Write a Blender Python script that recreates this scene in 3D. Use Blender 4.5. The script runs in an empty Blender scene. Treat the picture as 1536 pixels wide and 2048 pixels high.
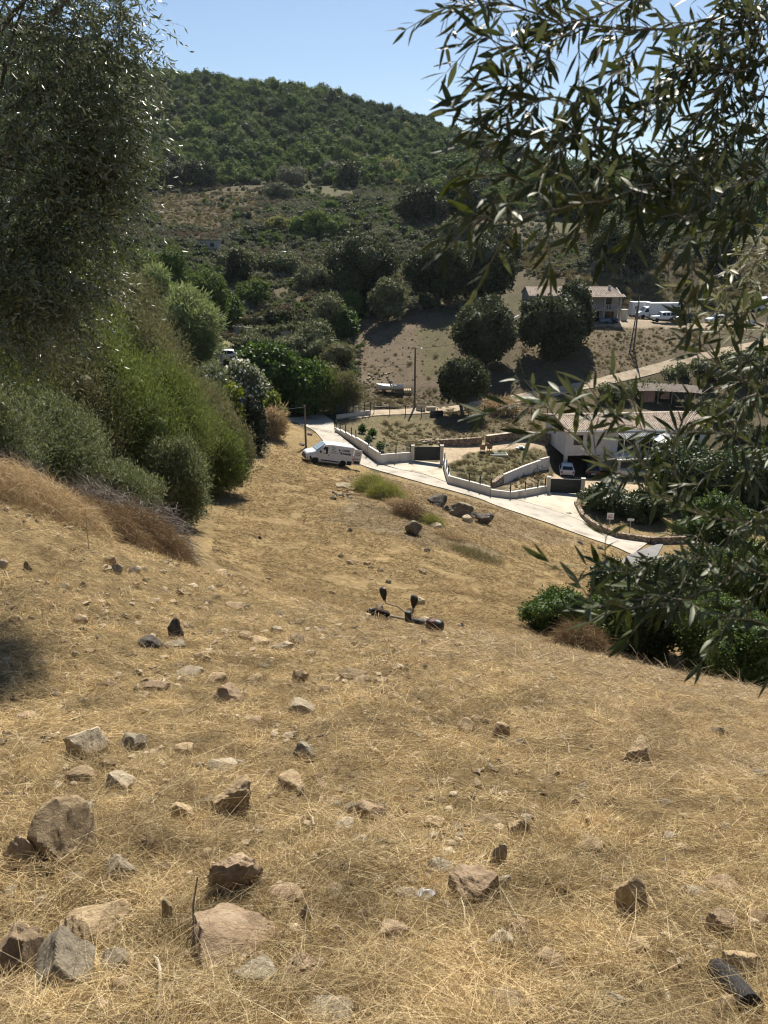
import bpy, math, random
import numpy as np
from mathutils import Vector, Matrix

scene = bpy.context.scene
COL = scene.collection
R = math.radians

# ------------------------------------------------------------------ camera, sky, sun
PITCH = R(19.5)
FPX = 1538.0                      # focal length in photo pixels (photo 1536 x 2048)
cam_data = bpy.data.cameras.new("camera")
cam_data.sensor_fit = 'VERTICAL'
cam_data.sensor_height = 34.6
cam_data.lens = 34.6 * FPX / 2048.0
cam_data.clip_start = 0.05
cam_data.clip_end = 12000
cam_data.dof.use_dof = True
cam_data.dof.focus_distance = 30.0
cam_data.dof.aperture_fstop = 7.5
cam = bpy.data.objects.new("camera", cam_data)
COL.objects.link(cam)
cam.location = (0, 0, 0)
cam.rotation_euler = (math.pi / 2 - PITCH, 0, 0)
scene.camera = cam

SUN_EL, SUN_AZ = R(52), R(9)      # azimuth measured from +Y towards +X
world = bpy.data.worlds.new("World")
scene.world = world
world.use_nodes = True
wn = world.node_tree
sky = wn.nodes.new('ShaderNodeTexSky')
sky.sky_type = 'NISHITA'
sky.sun_disc = False
sky.sun_elevation = SUN_EL
sky.sun_rotation = SUN_AZ
sky.altitude = 100
sky.air_density = 1.0
sky.dust_density = 0.35
sky.ozone_density = 2.2
wn.links.new(sky.outputs[0], wn.nodes['Background'].inputs[0])
wn.nodes['Background'].inputs[1].default_value = 0.056

sun_data = bpy.data.lights.new("sun", 'SUN')
sun_data.energy = 5.0
sun_data.angle = R(0.53)
sun_data.color = (1.0, 0.93, 0.82)
sun = bpy.data.objects.new("sun", sun_data)
COL.objects.link(sun)
sd = Vector((math.sin(SUN_AZ) * math.cos(SUN_EL), math.cos(SUN_AZ) * math.cos(SUN_EL), math.sin(SUN_EL)))
sun.rotation_euler = sd.to_track_quat('Z', 'Y').to_euler()
sun.location = (0, 0, 60)

scene.view_settings.view_transform = 'Standard'
scene.view_settings.look = 'None'
scene.view_settings.exposure = 1.0
scene.view_settings.gamma = 1.0
scene.cycles.max_bounces = 6
scene.cycles.pixel_filter_type = 'BLACKMAN_HARRIS'
scene.cycles.filter_width = 1.15
scene.cycles.transparent_max_bounces = 8
scene.cycles.volume_bounces = 0

# ------------------------------------------------------------------ small helpers
rng = np.random.default_rng(7)
CP, SP = math.cos(PITCH), math.sin(PITCH)
FWD = np.array([0, CP, -SP]); UPV = np.array([0, SP, CP]); RGT = np.array([1.0, 0, 0])

def tag(o, label=None, cat=None, group=None, kind=None):
    if label: o['label'] = label
    if cat: o['category'] = cat
    if group: o['group'] = group
    if kind: o['kind'] = kind
    return o

def thing(name, label, cat, loc=(0, 0, 0), yaw=0.0, group=None, rot=None):
    o = bpy.data.objects.new(name, None)
    o.empty_display_size = 0.2
    COL.objects.link(o)
    o.location = loc
    o.rotation_euler = rot if rot is not None else (0, 0, yaw)
    return tag(o, label, cat, group)

def np_mesh(name, V, F, mats, smooth=False, col=None):
    V = np.ascontiguousarray(V, dtype=np.float32); F = np.ascontiguousarray(F, dtype=np.int32)
    me = bpy.data.meshes.new(name)
    k = F.shape[1]
    me.vertices.add(len(V)); me.vertices.foreach_set('co', V.ravel())
    me.loops.add(F.size); me.loops.foreach_set('vertex_index', F.ravel())
    me.polygons.add(len(F))
    me.polygons.foreach_set('loop_start', np.arange(0, F.size, k, dtype=np.int32))
    me.polygons.foreach_set('loop_total', np.full(len(F), k, dtype=np.int32))
    me.polygons.foreach_set('use_smooth', np.full(len(F), bool(smooth)))
    for m in (mats if isinstance(mats, (list, tuple)) else [mats]): me.materials.append(m)
    if col is not None:
        a = me.color_attributes.new('zone', 'FLOAT_COLOR', 'POINT')
        a.data.foreach_set('color', np.ascontiguousarray(col, dtype=np.float32).ravel())
    me.update(calc_edges=True)
    return me

def link(name, me, parent=None, loc=None, rot=None, scale=None):
    o = bpy.data.objects.new(name, me)
    COL.objects.link(o)
    if parent is not None: o.parent = parent
    if loc is not None: o.location = loc
    if rot is not None: o.rotation_euler = rot
    if scale is not None: o.scale = scale
    return o

class MB:
    """collects simple solids and links them as one mesh object"""
    def __init__(s): s.v = []; s.f = []
    def add(s, vs, fs):
        n = len(s.v); s.v += [tuple(v) for v in vs]; s.f += [tuple(i + n for i in f) for f in fs]; return s
    def box(s, x0, x1, y0, y1, z0, z1):
        return s.add([(x0,y0,z0),(x1,y0,z0),(x1,y1,z0),(x0,y1,z0),(x0,y0,z1),(x1,y0,z1),(x1,y1,z1),(x0,y1,z1)],
                     [(0,3,2,1),(4,5,6,7),(0,1,5,4),(1,2,6,5),(2,3,7,6),(3,0,4,7)])
    def bar(s, a, b, w, h=None):
        """rectangular bar from a to b"""
        h = h or w
        a = Vector(a); b = Vector(b); d = (b - a).normalized()
        u = d.cross(Vector((0, 0, 1)))
        if u.length < 1e-4: u = Vector((1, 0, 0))
        u.normalize(); n = u.cross(d).normalized()
        vs = []
        for p in (a, b):
            for (i, j) in ((-1,-1),(1,-1),(1,1),(-1,1)): vs.append(p + u*(i*w/2) + n*(j*h/2))
        return s.add(vs, [(0,1,2,3),(7,6,5,4),(0,4,5,1),(1,5,6,2),(2,6,7,3),(3,7,4,0)])
    def quad(s, a, b, c, d): return s.add([a, b, c, d], [(0, 1, 2, 3)])
    def slab(s, pts, t):
        """flat polygon given a thickness along its normal"""
        P = [Vector(p) for p in pts]; n = (P[1]-P[0]).cross(P[2]-P[0]).normalized() * t
        k = len(P)
        return s.add(P + [p + n for p in P], [tuple(range(k))[::-1], tuple(range(k, 2*k))] + [(i, (i+1) % k, (i+1) % k + k, i + k) for i in range(k)])
    def tube(s, pts, rad, n=8, cap=True):
        P = [Vector(p) for p in pts]; k = len(P)
        rad = rad if isinstance(rad, (list, tuple)) else [rad] * k
        vs = []; fs = []; ref = None
        for i, p in enumerate(P):
            d = (P[min(i+1, k-1)] - P[max(i-1, 0)]).normalized()
            if ref is None:
                ref = Vector((0, 0, 1)) if abs(d.z) < 0.9 else Vector((1, 0, 0))
            u = d.cross(ref).normalized(); w = u.cross(d).normalized(); ref = w
            for j in range(n):
                a = 2 * math.pi * j / n
                vs.append(p + (u * math.cos(a) + w * math.sin(a)) * rad[i])
        for i in range(k - 1):
            for j in range(n):
                fs.append((i*n+j, i*n+(j+1) % n, (i+1)*n+(j+1) % n, (i+1)*n+j))
        if cap: fs += [tuple(range(n))[::-1], tuple(range((k-1)*n, k*n))]
        return s.add(vs, fs)
    def lathe(s, prof, n=16, axis='z', c=(0, 0, 0)):
        vs = []; fs = []; k = len(prof)
        for (r, h) in prof:
            for j in range(n):
                a = 2*math.pi*j/n; p = (r*math.cos(a), r*math.sin(a), h)
                if axis == 'y': p = (p[0], p[2], p[1])
                if axis == 'x': p = (p[2], p[0], p[1])
                vs.append((p[0]+c[0], p[1]+c[1], p[2]+c[2]))
        for i in range(k-1):
            for j in range(n): fs.append((i*n+j, i*n+(j+1) % n, (i+1)*n+(j+1) % n, (i+1)*n+j))
        fs += [tuple(range(n))[::-1], tuple(range((k-1)*n, k*n))]
        return s.add(vs, fs)
    def build(s, name, m, parent=None, smooth=False, bevel=0.0, loc=None, rot=None):
        me = bpy.data.meshes.new(name); me.from_pydata([tuple(v) for v in s.v], [], s.f); me.materials.append(m)
        if smooth:
            me.polygons.foreach_set('use_smooth', [True] * len(me.polygons))
            me.set_sharp_from_angle(angle=R(38))
        me.update()
        o = link(name, me, parent, loc, rot)
        if bevel > 0:
            b = o.modifiers.new('bevel', 'BEVEL'); b.width = bevel; b.segments = 2; b.limit_method = 'ANGLE'; b.angle_limit = R(40)
        return o

# ------------------------------------------------------------------ numpy noise
def vnoise(x, y, seed=0):
    x = np.asarray(x, float); y = np.asarray(y, float)
    xi = np.floor(x).astype(np.int64); yi = np.floor(y).astype(np.int64)
    fx = x - xi; fy = y - yi; fx = fx*fx*(3-2*fx); fy = fy*fy*(3-2*fy)
    def h(a, b):
        n = (a * 374761393 + b * 668265263 + seed * 1442695041) & 0xffffffff
        n = ((n ^ (n >> 13)) * 1274126177) & 0xffffffff
        return ((n ^ (n >> 16)) & 0xffffff) / float(0xffffff) * 2 - 1
    return (h(xi, yi)*(1-fx) + h(xi+1, yi)*fx)*(1-fy) + (h(xi, yi+1)*(1-fx) + h(xi+1, yi+1)*fx)*fy

def fbm(x, y, seed=0, oct=4):
    s = 0; a = 1.0; t = 0
    for i in range(oct):
        s = s + a*vnoise(np.asarray(x)*2**i, np.asarray(y)*2**i, seed+i*17); t += a; a *= 0.5
    return s / t

def sstep(a, b, x):
    t = np.clip((np.asarray(x, float) - a) / (b - a), 0, 1); return t*t*(3-2*t)

# ------------------------------------------------------------------ lie of the land
def rowtan(row):       # tangent of the downward angle of a photo row
    return np.tan(PITCH + np.arctan((np.asarray(row, float) - 1024) / FPX))
def at(px, row, Y):    # point seen at a photo pixel, Y metres ahead
    v = (1024 - row) / FPX
    d = Y / (CP + v * SP)
    return np.array([(px - 768) / FPX * d, Y, -Y * float(rowtan(row))])
def atd(px, row, d):   # the same, by depth along the lens axis
    return d * (FWD + (px - 768) / FPX * RGT + (1024 - row) / FPX * UPV)

ANCH = [  # px, row, metres ahead
 (60,1960,2.4),(768,2000,2.05),(1480,1960,2.35),(-200,1700,3.6),(300,1700,3.7),(768,1700,3.75),(1200,1700,3.8),(1750,1700,3.6),
 (0,1400,7.0),(400,1400,7.6),(768,1400,7.9),(1150,1400,8.2),(1536,1500,7.6),(1800,1560,7),
 (0,1200,10.5),(300,1200,13),(-300,1250,8.5),(350,1130,18),(550,1190,18.5),(768,1240,18.3),(900,1268,17.6),(1040,1290,16.8),(1300,1352,14),(1536,1412,11.8),(1750,1460,10.5),
 (0,1005,16),(150,1060,19),(-300,950,17),(300,1110,22),(370,1060,36),(480,1000,50),
 (768,1225,26),(768,1150,33),(768,1100,39),(768,1050,46),(768,1000,56),(600,1100,37),(600,1000,52),(1000,1200,32),(1000,1130,43),(1000,1060,54),(1000,1020,66),(1150,1150,46),(1180,1090,59),
 (1000,1262,23.5),(1100,1240,28),(1200,1300,28),(1450,1370,25),(1300,1200,42),(1536,1250,42),(1750,1250,42),(1700,1400,22),
 (630,927,76.2),(682,934,77),(560,930,70),(520,900,76),(700,960,71),
 (590,838,100),(640,870,90.5),(720,930,81),(800,952,77.5),(900,977,74.5),(1000,1006,71.5),(1080,1031,69),(1170,1066,65),(1250,1092,61.5),(1290,1112,58.5),(1270,1150,55),(1400,1080,65),
 (745,862,97),(690,845,99),(800,895,89),(855,922,85.5),(900,904,90.5),(970,887,95),(1060,884,95.5),(940,960,80),(1000,940,85),(1080,915,92),(1120,986,77),(1060,975,80),
 (1133,953,89),(1200,951,90),(1300,951,91),(1130,950,91),(1400,960,91),(1300,985,80),(1450,1010,78),(1536,1000,85),(1300,1040,70),
 (960,850,102),(870,835,106),(740,826,104),(900,822,110),(1080,840,106),(1250,835,106),(1450,850,107),(1700,850,110),
 (828,814,110),(785,783,116),(760,720,128),(760,660,140),(800,622,150),(700,760,119),(1000,792,114),(1200,766,118),(1350,726,125),(1536,684,133),(1700,645,142),(1350,808,114),(1500,790,117),
 (1300,690,132),(1080,643,142),(1240,645,142),(1400,650,142),(1536,655,142),(1530,614,150),(1000,700,130),(930,620,150),
 (1150,562,164),(1350,545,174),(1536,560,170),(1100,500,200),(1000,470,216),(1300,500,205),(1250,440,255),(1536,450,260),(950,580,172),
 (560,640,150),(560,682,140),(600,702,135),(560,728,127),(450,700,126),(447,757,104),(560,800,106),(380,760,98),(560,560,180),(500,520,200),(562,517,201),(400,498,205),(650,450,242),(400,450,242),(250,560,150),(250,640,118),(100,640,100),(-200,700,80),(120,800,66),(0,880,40),(250,900,55),(330,820,70),(420,890,68),(180,980,36),
 (470,677,140),(630,684,140),(440,641,150),(640,645,150),(480,692,134),(640,700,134),
 (400,400,300),(350,388,320),(100,390,320),(700,384,322),(840,450,240),(900,420,275),(500,265,440),(430,168,560),(300,160,570),(200,130,580),(100,80,600),(-100,30,620),(-500,0,650),(600,190,555),(700,213,540),(850,252,520),(950,295,490),(1000,315,470),(1100,352,430),(1250,392,380),(1400,420,350),(1536,430,340),(1900,440,340),(-500,380,330),(-500,700,120),(1900,600,160),(2100,900,90),(1900,1050,70),(-400,1100,11),
]
WORLD_ANCH = [(0,0,-1.65),(-3,0,-1.7),(3,0,-1.75),(0,-3,-0.45),(-5,-3,-0.4),(5,-3,-0.6),(7,2,-2.9),(-7,2,-2.3),
 (430*-1,800,95),(-150,820,70),(100,760,20),(300,700,5),(500,700,8),(-800,900,110),
 (26,146,-14.1),(34,150,-14.1),(43,148,-14.1),(47,153,-14.2),(56,153,-14.2),(66,152,-14.1),(47,158,-13.6),(56,158,-13.6),
 (250,1400,112),(450,1400,118),(620,1400,134),(900,1400,150),(0,1400,90),(-500,1400,90),(500,1000,45),(300,1000,40),
 (0,2600,-60),(1500,2600,-60),(-1500,2600,-60),(900,3400,-150),(-900,3400,-150),(0,3400,-150)]
_A = np.array([at(*a) for a in ANCH] + [np.array(w, float) for w in WORLD_ANCH])
def _uv(x, y): return np.asarray(x, float) / (np.asarray(y, float) + 6.0), np.log(np.asarray(y, float) + 6.0)
_au, _av = _uv(_A[:, 0], _A[:, 1])
_aq = _A[:, 2] / (_A[:, 1] + 6.0)
def _k(r2): return 0.5 * r2 * np.log(r2 + 1e-9)
_n = len(_A)
_M = np.zeros((_n + 3, _n + 3))
_M[:_n, :_n] = _k((_au[:, None] - _au[None]) ** 2 + (_av[:, None] - _av[None]) ** 2) + np.eye(_n) * 2e-4
_P = np.stack([np.ones(_n), _au, _av], 1)
_M[:_n, _n:] = _P; _M[_n:, :_n] = _P.T
_W = np.linalg.solve(_M, np.concatenate([_aq, np.zeros(3)]))
def T0(x, y):
    x = np.asarray(x, float); y = np.asarray(y, float)
    shp = np.broadcast(x, y).shape
    x = np.broadcast_to(x, shp).ravel(); y0 = np.broadcast_to(y, shp).ravel()
    y = np.maximum(y0, -4.0)
    u, v = _uv(x, y)
    u = np.clip(u, -1.6, 1.6)
    out = np.empty(len(u))
    for i in range(0, len(u), 40000):
        s = slice(i, i + 40000)
        K = _k((u[s, None] - _au[None]) ** 2 + (v[s, None] - _av[None]) ** 2)
        out[s] = K @ _W[:_n] + _W[_n] + _W[_n+1] * u[s] + _W[_n+2] * v[s]
    z = out * (y + 6.0) + np.maximum(-4 - y0, 0) * 0.42
    return z.reshape(shp)
def Tn(x, y):          # bumps of the ground
    x = np.asarray(x, float); y = np.asarray(y, float)
    near = 1 - sstep(16, 24, y)
    smooth_zone = 1 - 0.8 * sstep(60, 70, y) * (1 - sstep(104, 112, y))
    b = near * (0.09 * fbm(x * 1.1, y * 1.1, 3, 3) + 0.055 * (1 - 0.85 * sstep(4, 10, y)) * fbm(x * 4.2, y * 4.2, 5, 2))
    b = b + (1 - near) * smooth_zone * (0.10 * fbm(x * 0.5, y * 0.5, 9, 3)) + sstep(108, 160, y) * 0.5 * fbm(x * 0.09, y * 0.09, 11, 4)
    return b
def T(x, y): return T0(x, y) + Tn(x, y)

def gp(px, Y):         # ground point under a photo column, Y metres ahead
    x = (px - 768) / FPX * Y
    for _ in range(5):
        z = float(T(x, Y)); x = (px - 768) / FPX * (Y * CP - z * SP)
    return np.array([x, Y, float(T(x, Y))])
def depth(p): return float(p[1] * CP - p[2] * SP)
_YS = np.exp(np.linspace(math.log(1.2), math.log(700), 1400))
def hit(px, row):      # first ground point on the ray of a photo pixel
    v = (1024 - row) / FPX
    d = _YS / (CP + v * SP)
    xs = (px - 768) / FPX * d; zs = -_YS * float(rowtan(row))
    b = zs - T(xs, _YS)
    i = int(np.argmax(b < 0)) if (b < 0).any() else len(b) - 1
    if i > 0:
        t = b[i-1] / (b[i-1] - b[i]) if b[i-1] != b[i] else 0
        Y = _YS[i-1] + t * (_YS[i] - _YS[i-1])
    else: Y = _YS[0]
    x = (px - 768) / FPX * Y / (CP + v * SP)
    return np.array([x, Y, float(T(x, Y))])
def to_px(p):
    d = depth(p); return 768 + FPX * p[0] / d, 1024 - FPX * (p[1] * SP + p[2] * CP) / d

def inpoly(x, y, poly):
    x = np.asarray(x); y = np.asarray(y); r = np.zeros(x.shape, bool); n = len(poly)
    for i in range(n):
        x0, y0 = poly[i]; x1, y1 = poly[(i+1) % n]
        c = ((y0 > y) != (y1 > y)) & (x < (x1-x0) * (y-y0) / ((y1-y0) if y1 != y0 else 1e-9) + x0)
        r ^= c
    return r

# ------------------------------------------------------------------ materials
def nodes_of(name):
    m = bpy.data.materials.new(name); m.use_nodes = True
    nt = m.node_tree
    return m, nt, nt.nodes['Principled BSDF']

def ramp(nt, cols):
    r = nt.nodes.new('ShaderNodeValToRGB'); e = r.color_ramp.elements
    k = len(cols)
    e[0].position = 0; e[0].color = (*cols[0], 1)
    e[1].position = 1; e[1].color = (*cols[-1], 1)
    for i in range(1, k - 1):
        q = e.new(i / (k - 1)); q.color = (*cols[i], 1)
    return r

def nmat(name, cols, rough=0.9, scale=4.0, detail=6, bump=0.0, bscale=None, spec=0.25, metal=0.0, stretch=None, lo=0.3, hi=0.7):
    """surface whose colour wanders between cols with a noise"""
    m, nt, b = nodes_of(name)
    tc = nt.nodes.new('ShaderNodeTexCoord')
    src = tc.outputs['Object']
    if stretch:
        mp = nt.nodes.new('ShaderNodeMapping'); mp.inputs['Scale'].default_value = stretch
        nt.links.new(src, mp.inputs[0]); src = mp.outputs[0]
    n = nt.nodes.new('ShaderNodeTexNoise'); n.inputs['Scale'].default_value = scale; n.inputs['Detail'].default_value = detail
    nt.links.new(src, n.inputs['Vector'])
    mr = nt.nodes.new('ShaderNodeMapRange'); mr.inputs[1].default_value = lo; mr.inputs[2].default_value = hi
    nt.links.new(n.outputs['Fac'], mr.inputs[0])
    r = ramp(nt, cols if len(cols) > 1 else [cols[0], cols[0]])
    nt.links.new(mr.outputs[0], r.inputs[0]); nt.links.new(r.outputs[0], b.inputs['Base Color'])
    b.inputs['Roughness'].default_value = rough; b.inputs['Metallic'].default_value = metal
    b.inputs['Specular IOR Level'].default_value = spec
    if bump > 0:
        n2 = nt.nodes.new('ShaderNodeTexNoise'); n2.inputs['Scale'].default_value = bscale or scale * 3; n2.inputs['Detail'].default_value = 8
        nt.links.new(src, n2.inputs['Vector'])
        bp = nt.nodes.new('ShaderNodeBump'); bp.inputs['Strength'].default_value = bump; bp.inputs['Distance'].default_value = 0.05
        nt.links.new(n2.outputs['Fac'], bp.inputs['Height']); nt.links.new(bp.outputs[0], b.inputs['Normal'])
    return m

def leafmat(name, cols, trans=0.25, rough=0.5, under=None, spec=0.35, obj_rand=0.0, nscale=0.0):
    """leaves: every leaf (loose piece) takes its own tone from cols"""
    m, nt, b = nodes_of(name)
    g = nt.nodes.new('ShaderNodeNewGeometry')
    fac = g.outputs['Random Per Island']
    if obj_rand > 0:
        oi = nt.nodes.new('ShaderNodeObjectInfo')
        mx = nt.nodes.new('ShaderNodeMix'); mx.data_type = 'FLOAT'; mx.inputs[0].default_value = obj_rand
        nt.links.new(fac, mx.inputs[2]); nt.links.new(oi.outputs['Random'], mx.inputs[3]); fac = mx.outputs[0]
    r = ramp(nt, cols); nt.links.new(fac, r.inputs[0])
    c = r.outputs[0]
    if nscale > 0:     # whole patches of older, duller growth
        gp_ = nt.nodes.new('ShaderNodeTexNoise'); gp_.inputs['Scale'].default_value = nscale; gp_.inputs['Detail'].default_value = 5
        nt.links.new(g.outputs['Position'], gp_.inputs['Vector'])
        mr_ = nt.nodes.new('ShaderNodeMapRange'); mr_.inputs[1].default_value = 0.34; mr_.inputs[2].default_value = 0.62; mr_.inputs[3].default_value = 0.52; mr_.inputs[4].default_value = 1.1
        nt.links.new(gp_.outputs['Fac'], mr_.inputs[0])
        hv_ = nt.nodes.new('ShaderNodeHueSaturation'); hv_.inputs['Saturation'].default_value = 0.95
        nt.links.new(c, hv_.inputs['Color']); nt.links.new(mr_.outputs[0], hv_.inputs['Value']); c = hv_.outputs[0]
    if under is not None:
        mx = nt.nodes.new('ShaderNodeMix'); mx.data_type = 'RGBA'
        nt.links.new(g.outputs['Backfacing'], mx.inputs[0]); nt.links.new(c, mx.inputs[6]); mx.inputs[7].default_value = (*under, 1)
        c = mx.outputs[2]
    nt.links.new(c, b.inputs['Base Color'])
    b.inputs['Roughness'].default_value = rough; b.inputs['Specular IOR Level'].default_value = spec
    if trans > 0:
        t = nt.nodes.new('ShaderNodeBsdfTranslucent'); ms = nt.nodes.new('ShaderNodeMixShader')
        ms.inputs[0].default_value = trans
        hs = nt.nodes.new('ShaderNodeHueSaturation'); hs.inputs['Value'].default_value = 1.5; hs.inputs['Saturation'].default_value = 1.15; hs.inputs['Hue'].default_value = 0.49
        nt.links.new(c, hs.inputs['Color']); nt.links.new(hs.outputs[0], t.inputs[0])
        nt.links.new(b.outputs[0], ms.inputs[1]); nt.links.new(t.outputs[0], ms.inputs[2])
        nt.links.new(ms.outputs[0], nt.nodes['Material Output'].inputs[0])
    return m

M = {}
M['white_paint'] = nmat('white_vehicle_paint', [(0.50,0.51,0.53),(0.56,0.57,0.58)], rough=0.28, spec=0.5, scale=2)
M['black_plastic'] = nmat('black_plastic', [(0.012,0.012,0.013),(0.022,0.022,0.023)], rough=0.45, scale=8)
M['glass'] = nmat('dark_glass', [(0.010,0.012,0.014),(0.016,0.019,0.022)], rough=0.12, spec=0.35, scale=2)
M['windscreen'] = nmat('windscreen_glass', [(0.16,0.20,0.21),(0.24,0.29,0.30)], rough=0.05, spec=1.0, scale=2)
M['tyre'] = nmat('tyre_rubber', [(0.012,0.012,0.012),(0.025,0.024,0.022)], rough=0.85, scale=10)
M['rim'] = nmat('steel_rim', [(0.10,0.10,0.10),(0.2,0.2,0.2)], rough=0.45, metal=0.6, scale=10)
M['red_lens'] = nmat('red_lens', [(0.35,0.012,0.01),(0.45,0.02,0.015)], rough=0.25, scale=6)
M['lamp'] = nmat('headlight_lens', [(0.4,0.43,0.45),(0.6,0.62,0.64)], rough=0.1, spec=0.9, scale=8)
M['ink'] = nmat('dark_lettering', [(0.015,0.017,0.02),(0.02,0.022,0.026)], rough=0.5, scale=8)
M['ink_red'] = nmat('dark_red_lettering', [(0.22,0.02,0.02),(0.3,0.03,0.03)], rough=0.5, scale=8)
M['navy'] = nmat('dark_blue_car_paint', [(0.012,0.016,0.03),(0.02,0.025,0.045)], rough=0.25, spec=0.6)
M['grey_car'] = nmat('grey_car_paint', [(0.20,0.22,0.24),(0.27,0.29,0.31)], rough=0.35, spec=0.5)
M['blue_car'] = nmat('faded_blue_paint', [(0.06,0.11,0.17),(0.09,0.15,0.22)], rough=0.45)
M['render_white'] = nmat('white_wall_render', [(0.50,0.49,0.47),(0.60,0.59,0.57)], rough=0.92, scale=1.3, bump=0.15, bscale=30, detail=8)
M['wall_cream'] = nmat('cream_wall_render', [(0.30,0.265,0.22),(0.47,0.43,0.37),(0.53,0.49,0.43),(0.56,0.52,0.46)], rough=0.92, scale=1.1, bump=0.15, bscale=30, detail=9, stretch=(1,1,.35))
M['grey_render'] = nmat('grey_wall_render', [(0.20,0.19,0.17),(0.30,0.285,0.255),(0.36,0.34,0.305)], rough=0.95, scale=0.5, bump=0.2, bscale=12, detail=9)
M['conc'] = nmat('pale_concrete', [(0.24,0.21,0.155),(0.37,0.33,0.255),(0.42,0.38,0.30),(0.45,0.41,0.33)], rough=0.93, scale=0.7, bump=0.12, bscale=6, detail=12)
M['conc_lane'] = nmat('brushed_concrete', [(0.22,0.195,0.155),(0.32,0.29,0.24),(0.36,0.33,0.275),(0.38,0.35,0.295)], rough=0.93, scale=0.6, bump=0.12, bscale=9, detail=12)
M['conc_grey'] = nmat('grey_concrete', [(0.26,0.255,0.24),(0.38,0.37,0.35)], rough=0.95, scale=1.5, bump=0.2)
M['asphalt'] = nmat('worn_asphalt', [(0.15,0.145,0.14),(0.20,0.195,0.19)], rough=0.95, scale=0.8, bump=0.2, bscale=40, detail=10)
M['dirt_track'] = nmat('pale_dirt', [(0.22,0.17,0.115),(0.32,0.26,0.185),(0.37,0.31,0.225)], rough=0.97, scale=0.9, bump=0.4, bscale=6, detail=10)
M['gravel'] = nmat('beige_gravel', [(0.40,0.30,0.19),(0.52,0.41,0.28),(0.58,0.47,0.33)], rough=0.97, scale=0.6, bump=0.4, bscale=12, detail=10)
M['anthracite'] = nmat('anthracite_metal', [(0.018,0.022,0.024),(0.03,0.034,0.036)], rough=0.5, scale=2)
M['post_green'] = nmat('dark_green_post', [(0.012,0.02,0.016),(0.02,0.03,0.024)], rough=0.6)
M['dark_int'] = nmat('painted_interior_shade', [(0.05,0.048,0.045),(0.08,0.076,0.07)], rough=0.95)  # interior shade put into the colour as a dark tone
M['wood_pole'] = nmat('weathered_pole_wood', [(0.10,0.085,0.07),(0.17,0.15,0.125)], rough=0.9, scale=6, stretch=(1,1,0.1), bump=0.3)
M['conc_pole'] = nmat('grey_concrete_pole', [(0.19,0.18,0.165),(0.28,0.265,0.245)], rough=0.9, scale=3)
M['cable'] = nmat('black_cable', [(0.02,0.02,0.02),(0.03,0.03,0.03)], rough=0.7)
M['rust'] = nmat('rusty_sheet', [(0.07,0.055,0.042),(0.12,0.098,0.08),(0.16,0.14,0.12)], rough=0.9, scale=2, bump=0.3)
M['pink_wall'] = nmat('faded_pink_render', [(0.22,0.13,0.10),(0.32,0.20,0.16)], rough=0.95, scale=1.5, bump=0.2)
M['wood'] = nmat('grey_wood', [(0.15,0.12,0.09),(0.28,0.235,0.18)], rough=0.9, scale=5, stretch=(0.3,1,1), bump=0.2)
M['palewood'] = nmat('pale_pallet_wood', [(0.28,0.235,0.165),(0.40,0.345,0.255)], rough=0.9, scale=5)
M['rattan'] = nmat('brown_rattan', [(0.24,0.15,0.085),(0.40,0.27,0.17)], rough=0.85, scale=14, bump=0.4)
M['canvas'] = nmat('white_canvas', [(0.66,0.66,0.65),(0.74,0.74,0.73)], rough=0.85, scale=2)
M['plastic_white'] = nmat('off_white_plastic', [(0.50,0.52,0.53),(0.62,0.63,0.64)], rough=0.5)
M['steel'] = nmat('galvanised_steel', [(0.30,0.30,0.30),(0.42,0.42,0.42)], rough=0.45, metal=0.7)
M['pool'] = nmat('teal_basin', [(0.02,0.045,0.04),(0.035,0.065,0.058)], rough=0.3, spec=0.4)
M['hull'] = nmat('white_gelcoat', [(0.55,0.55,0.53),(0.68,0.68,0.66)], rough=0.35, spec=0.5, scale=1.5)
M['orange'] = nmat('dark_red_plastic', [(0.05,0.010,0.006),(0.09,0.016,0.009)], rough=0.5, scale=10)
M['maroon'] = nmat('dusty_dark_guard', [(0.008,0.004,0.003),(0.016,0.008,0.006)], rough=0.7, scale=10, spec=0.1)
M['alu'] = nmat('dusty_metal_tube', [(0.16,0.125,0.085),(0.26,0.21,0.15)], rough=0.5, metal=0.2, scale=14)
M['char'] = nmat('charred_wood', [(0.008,0.008,0.009),(0.025,0.024,0.024)], rough=0.75, scale=10, bump=0.6, stretch=(0.3,1,1))

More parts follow.
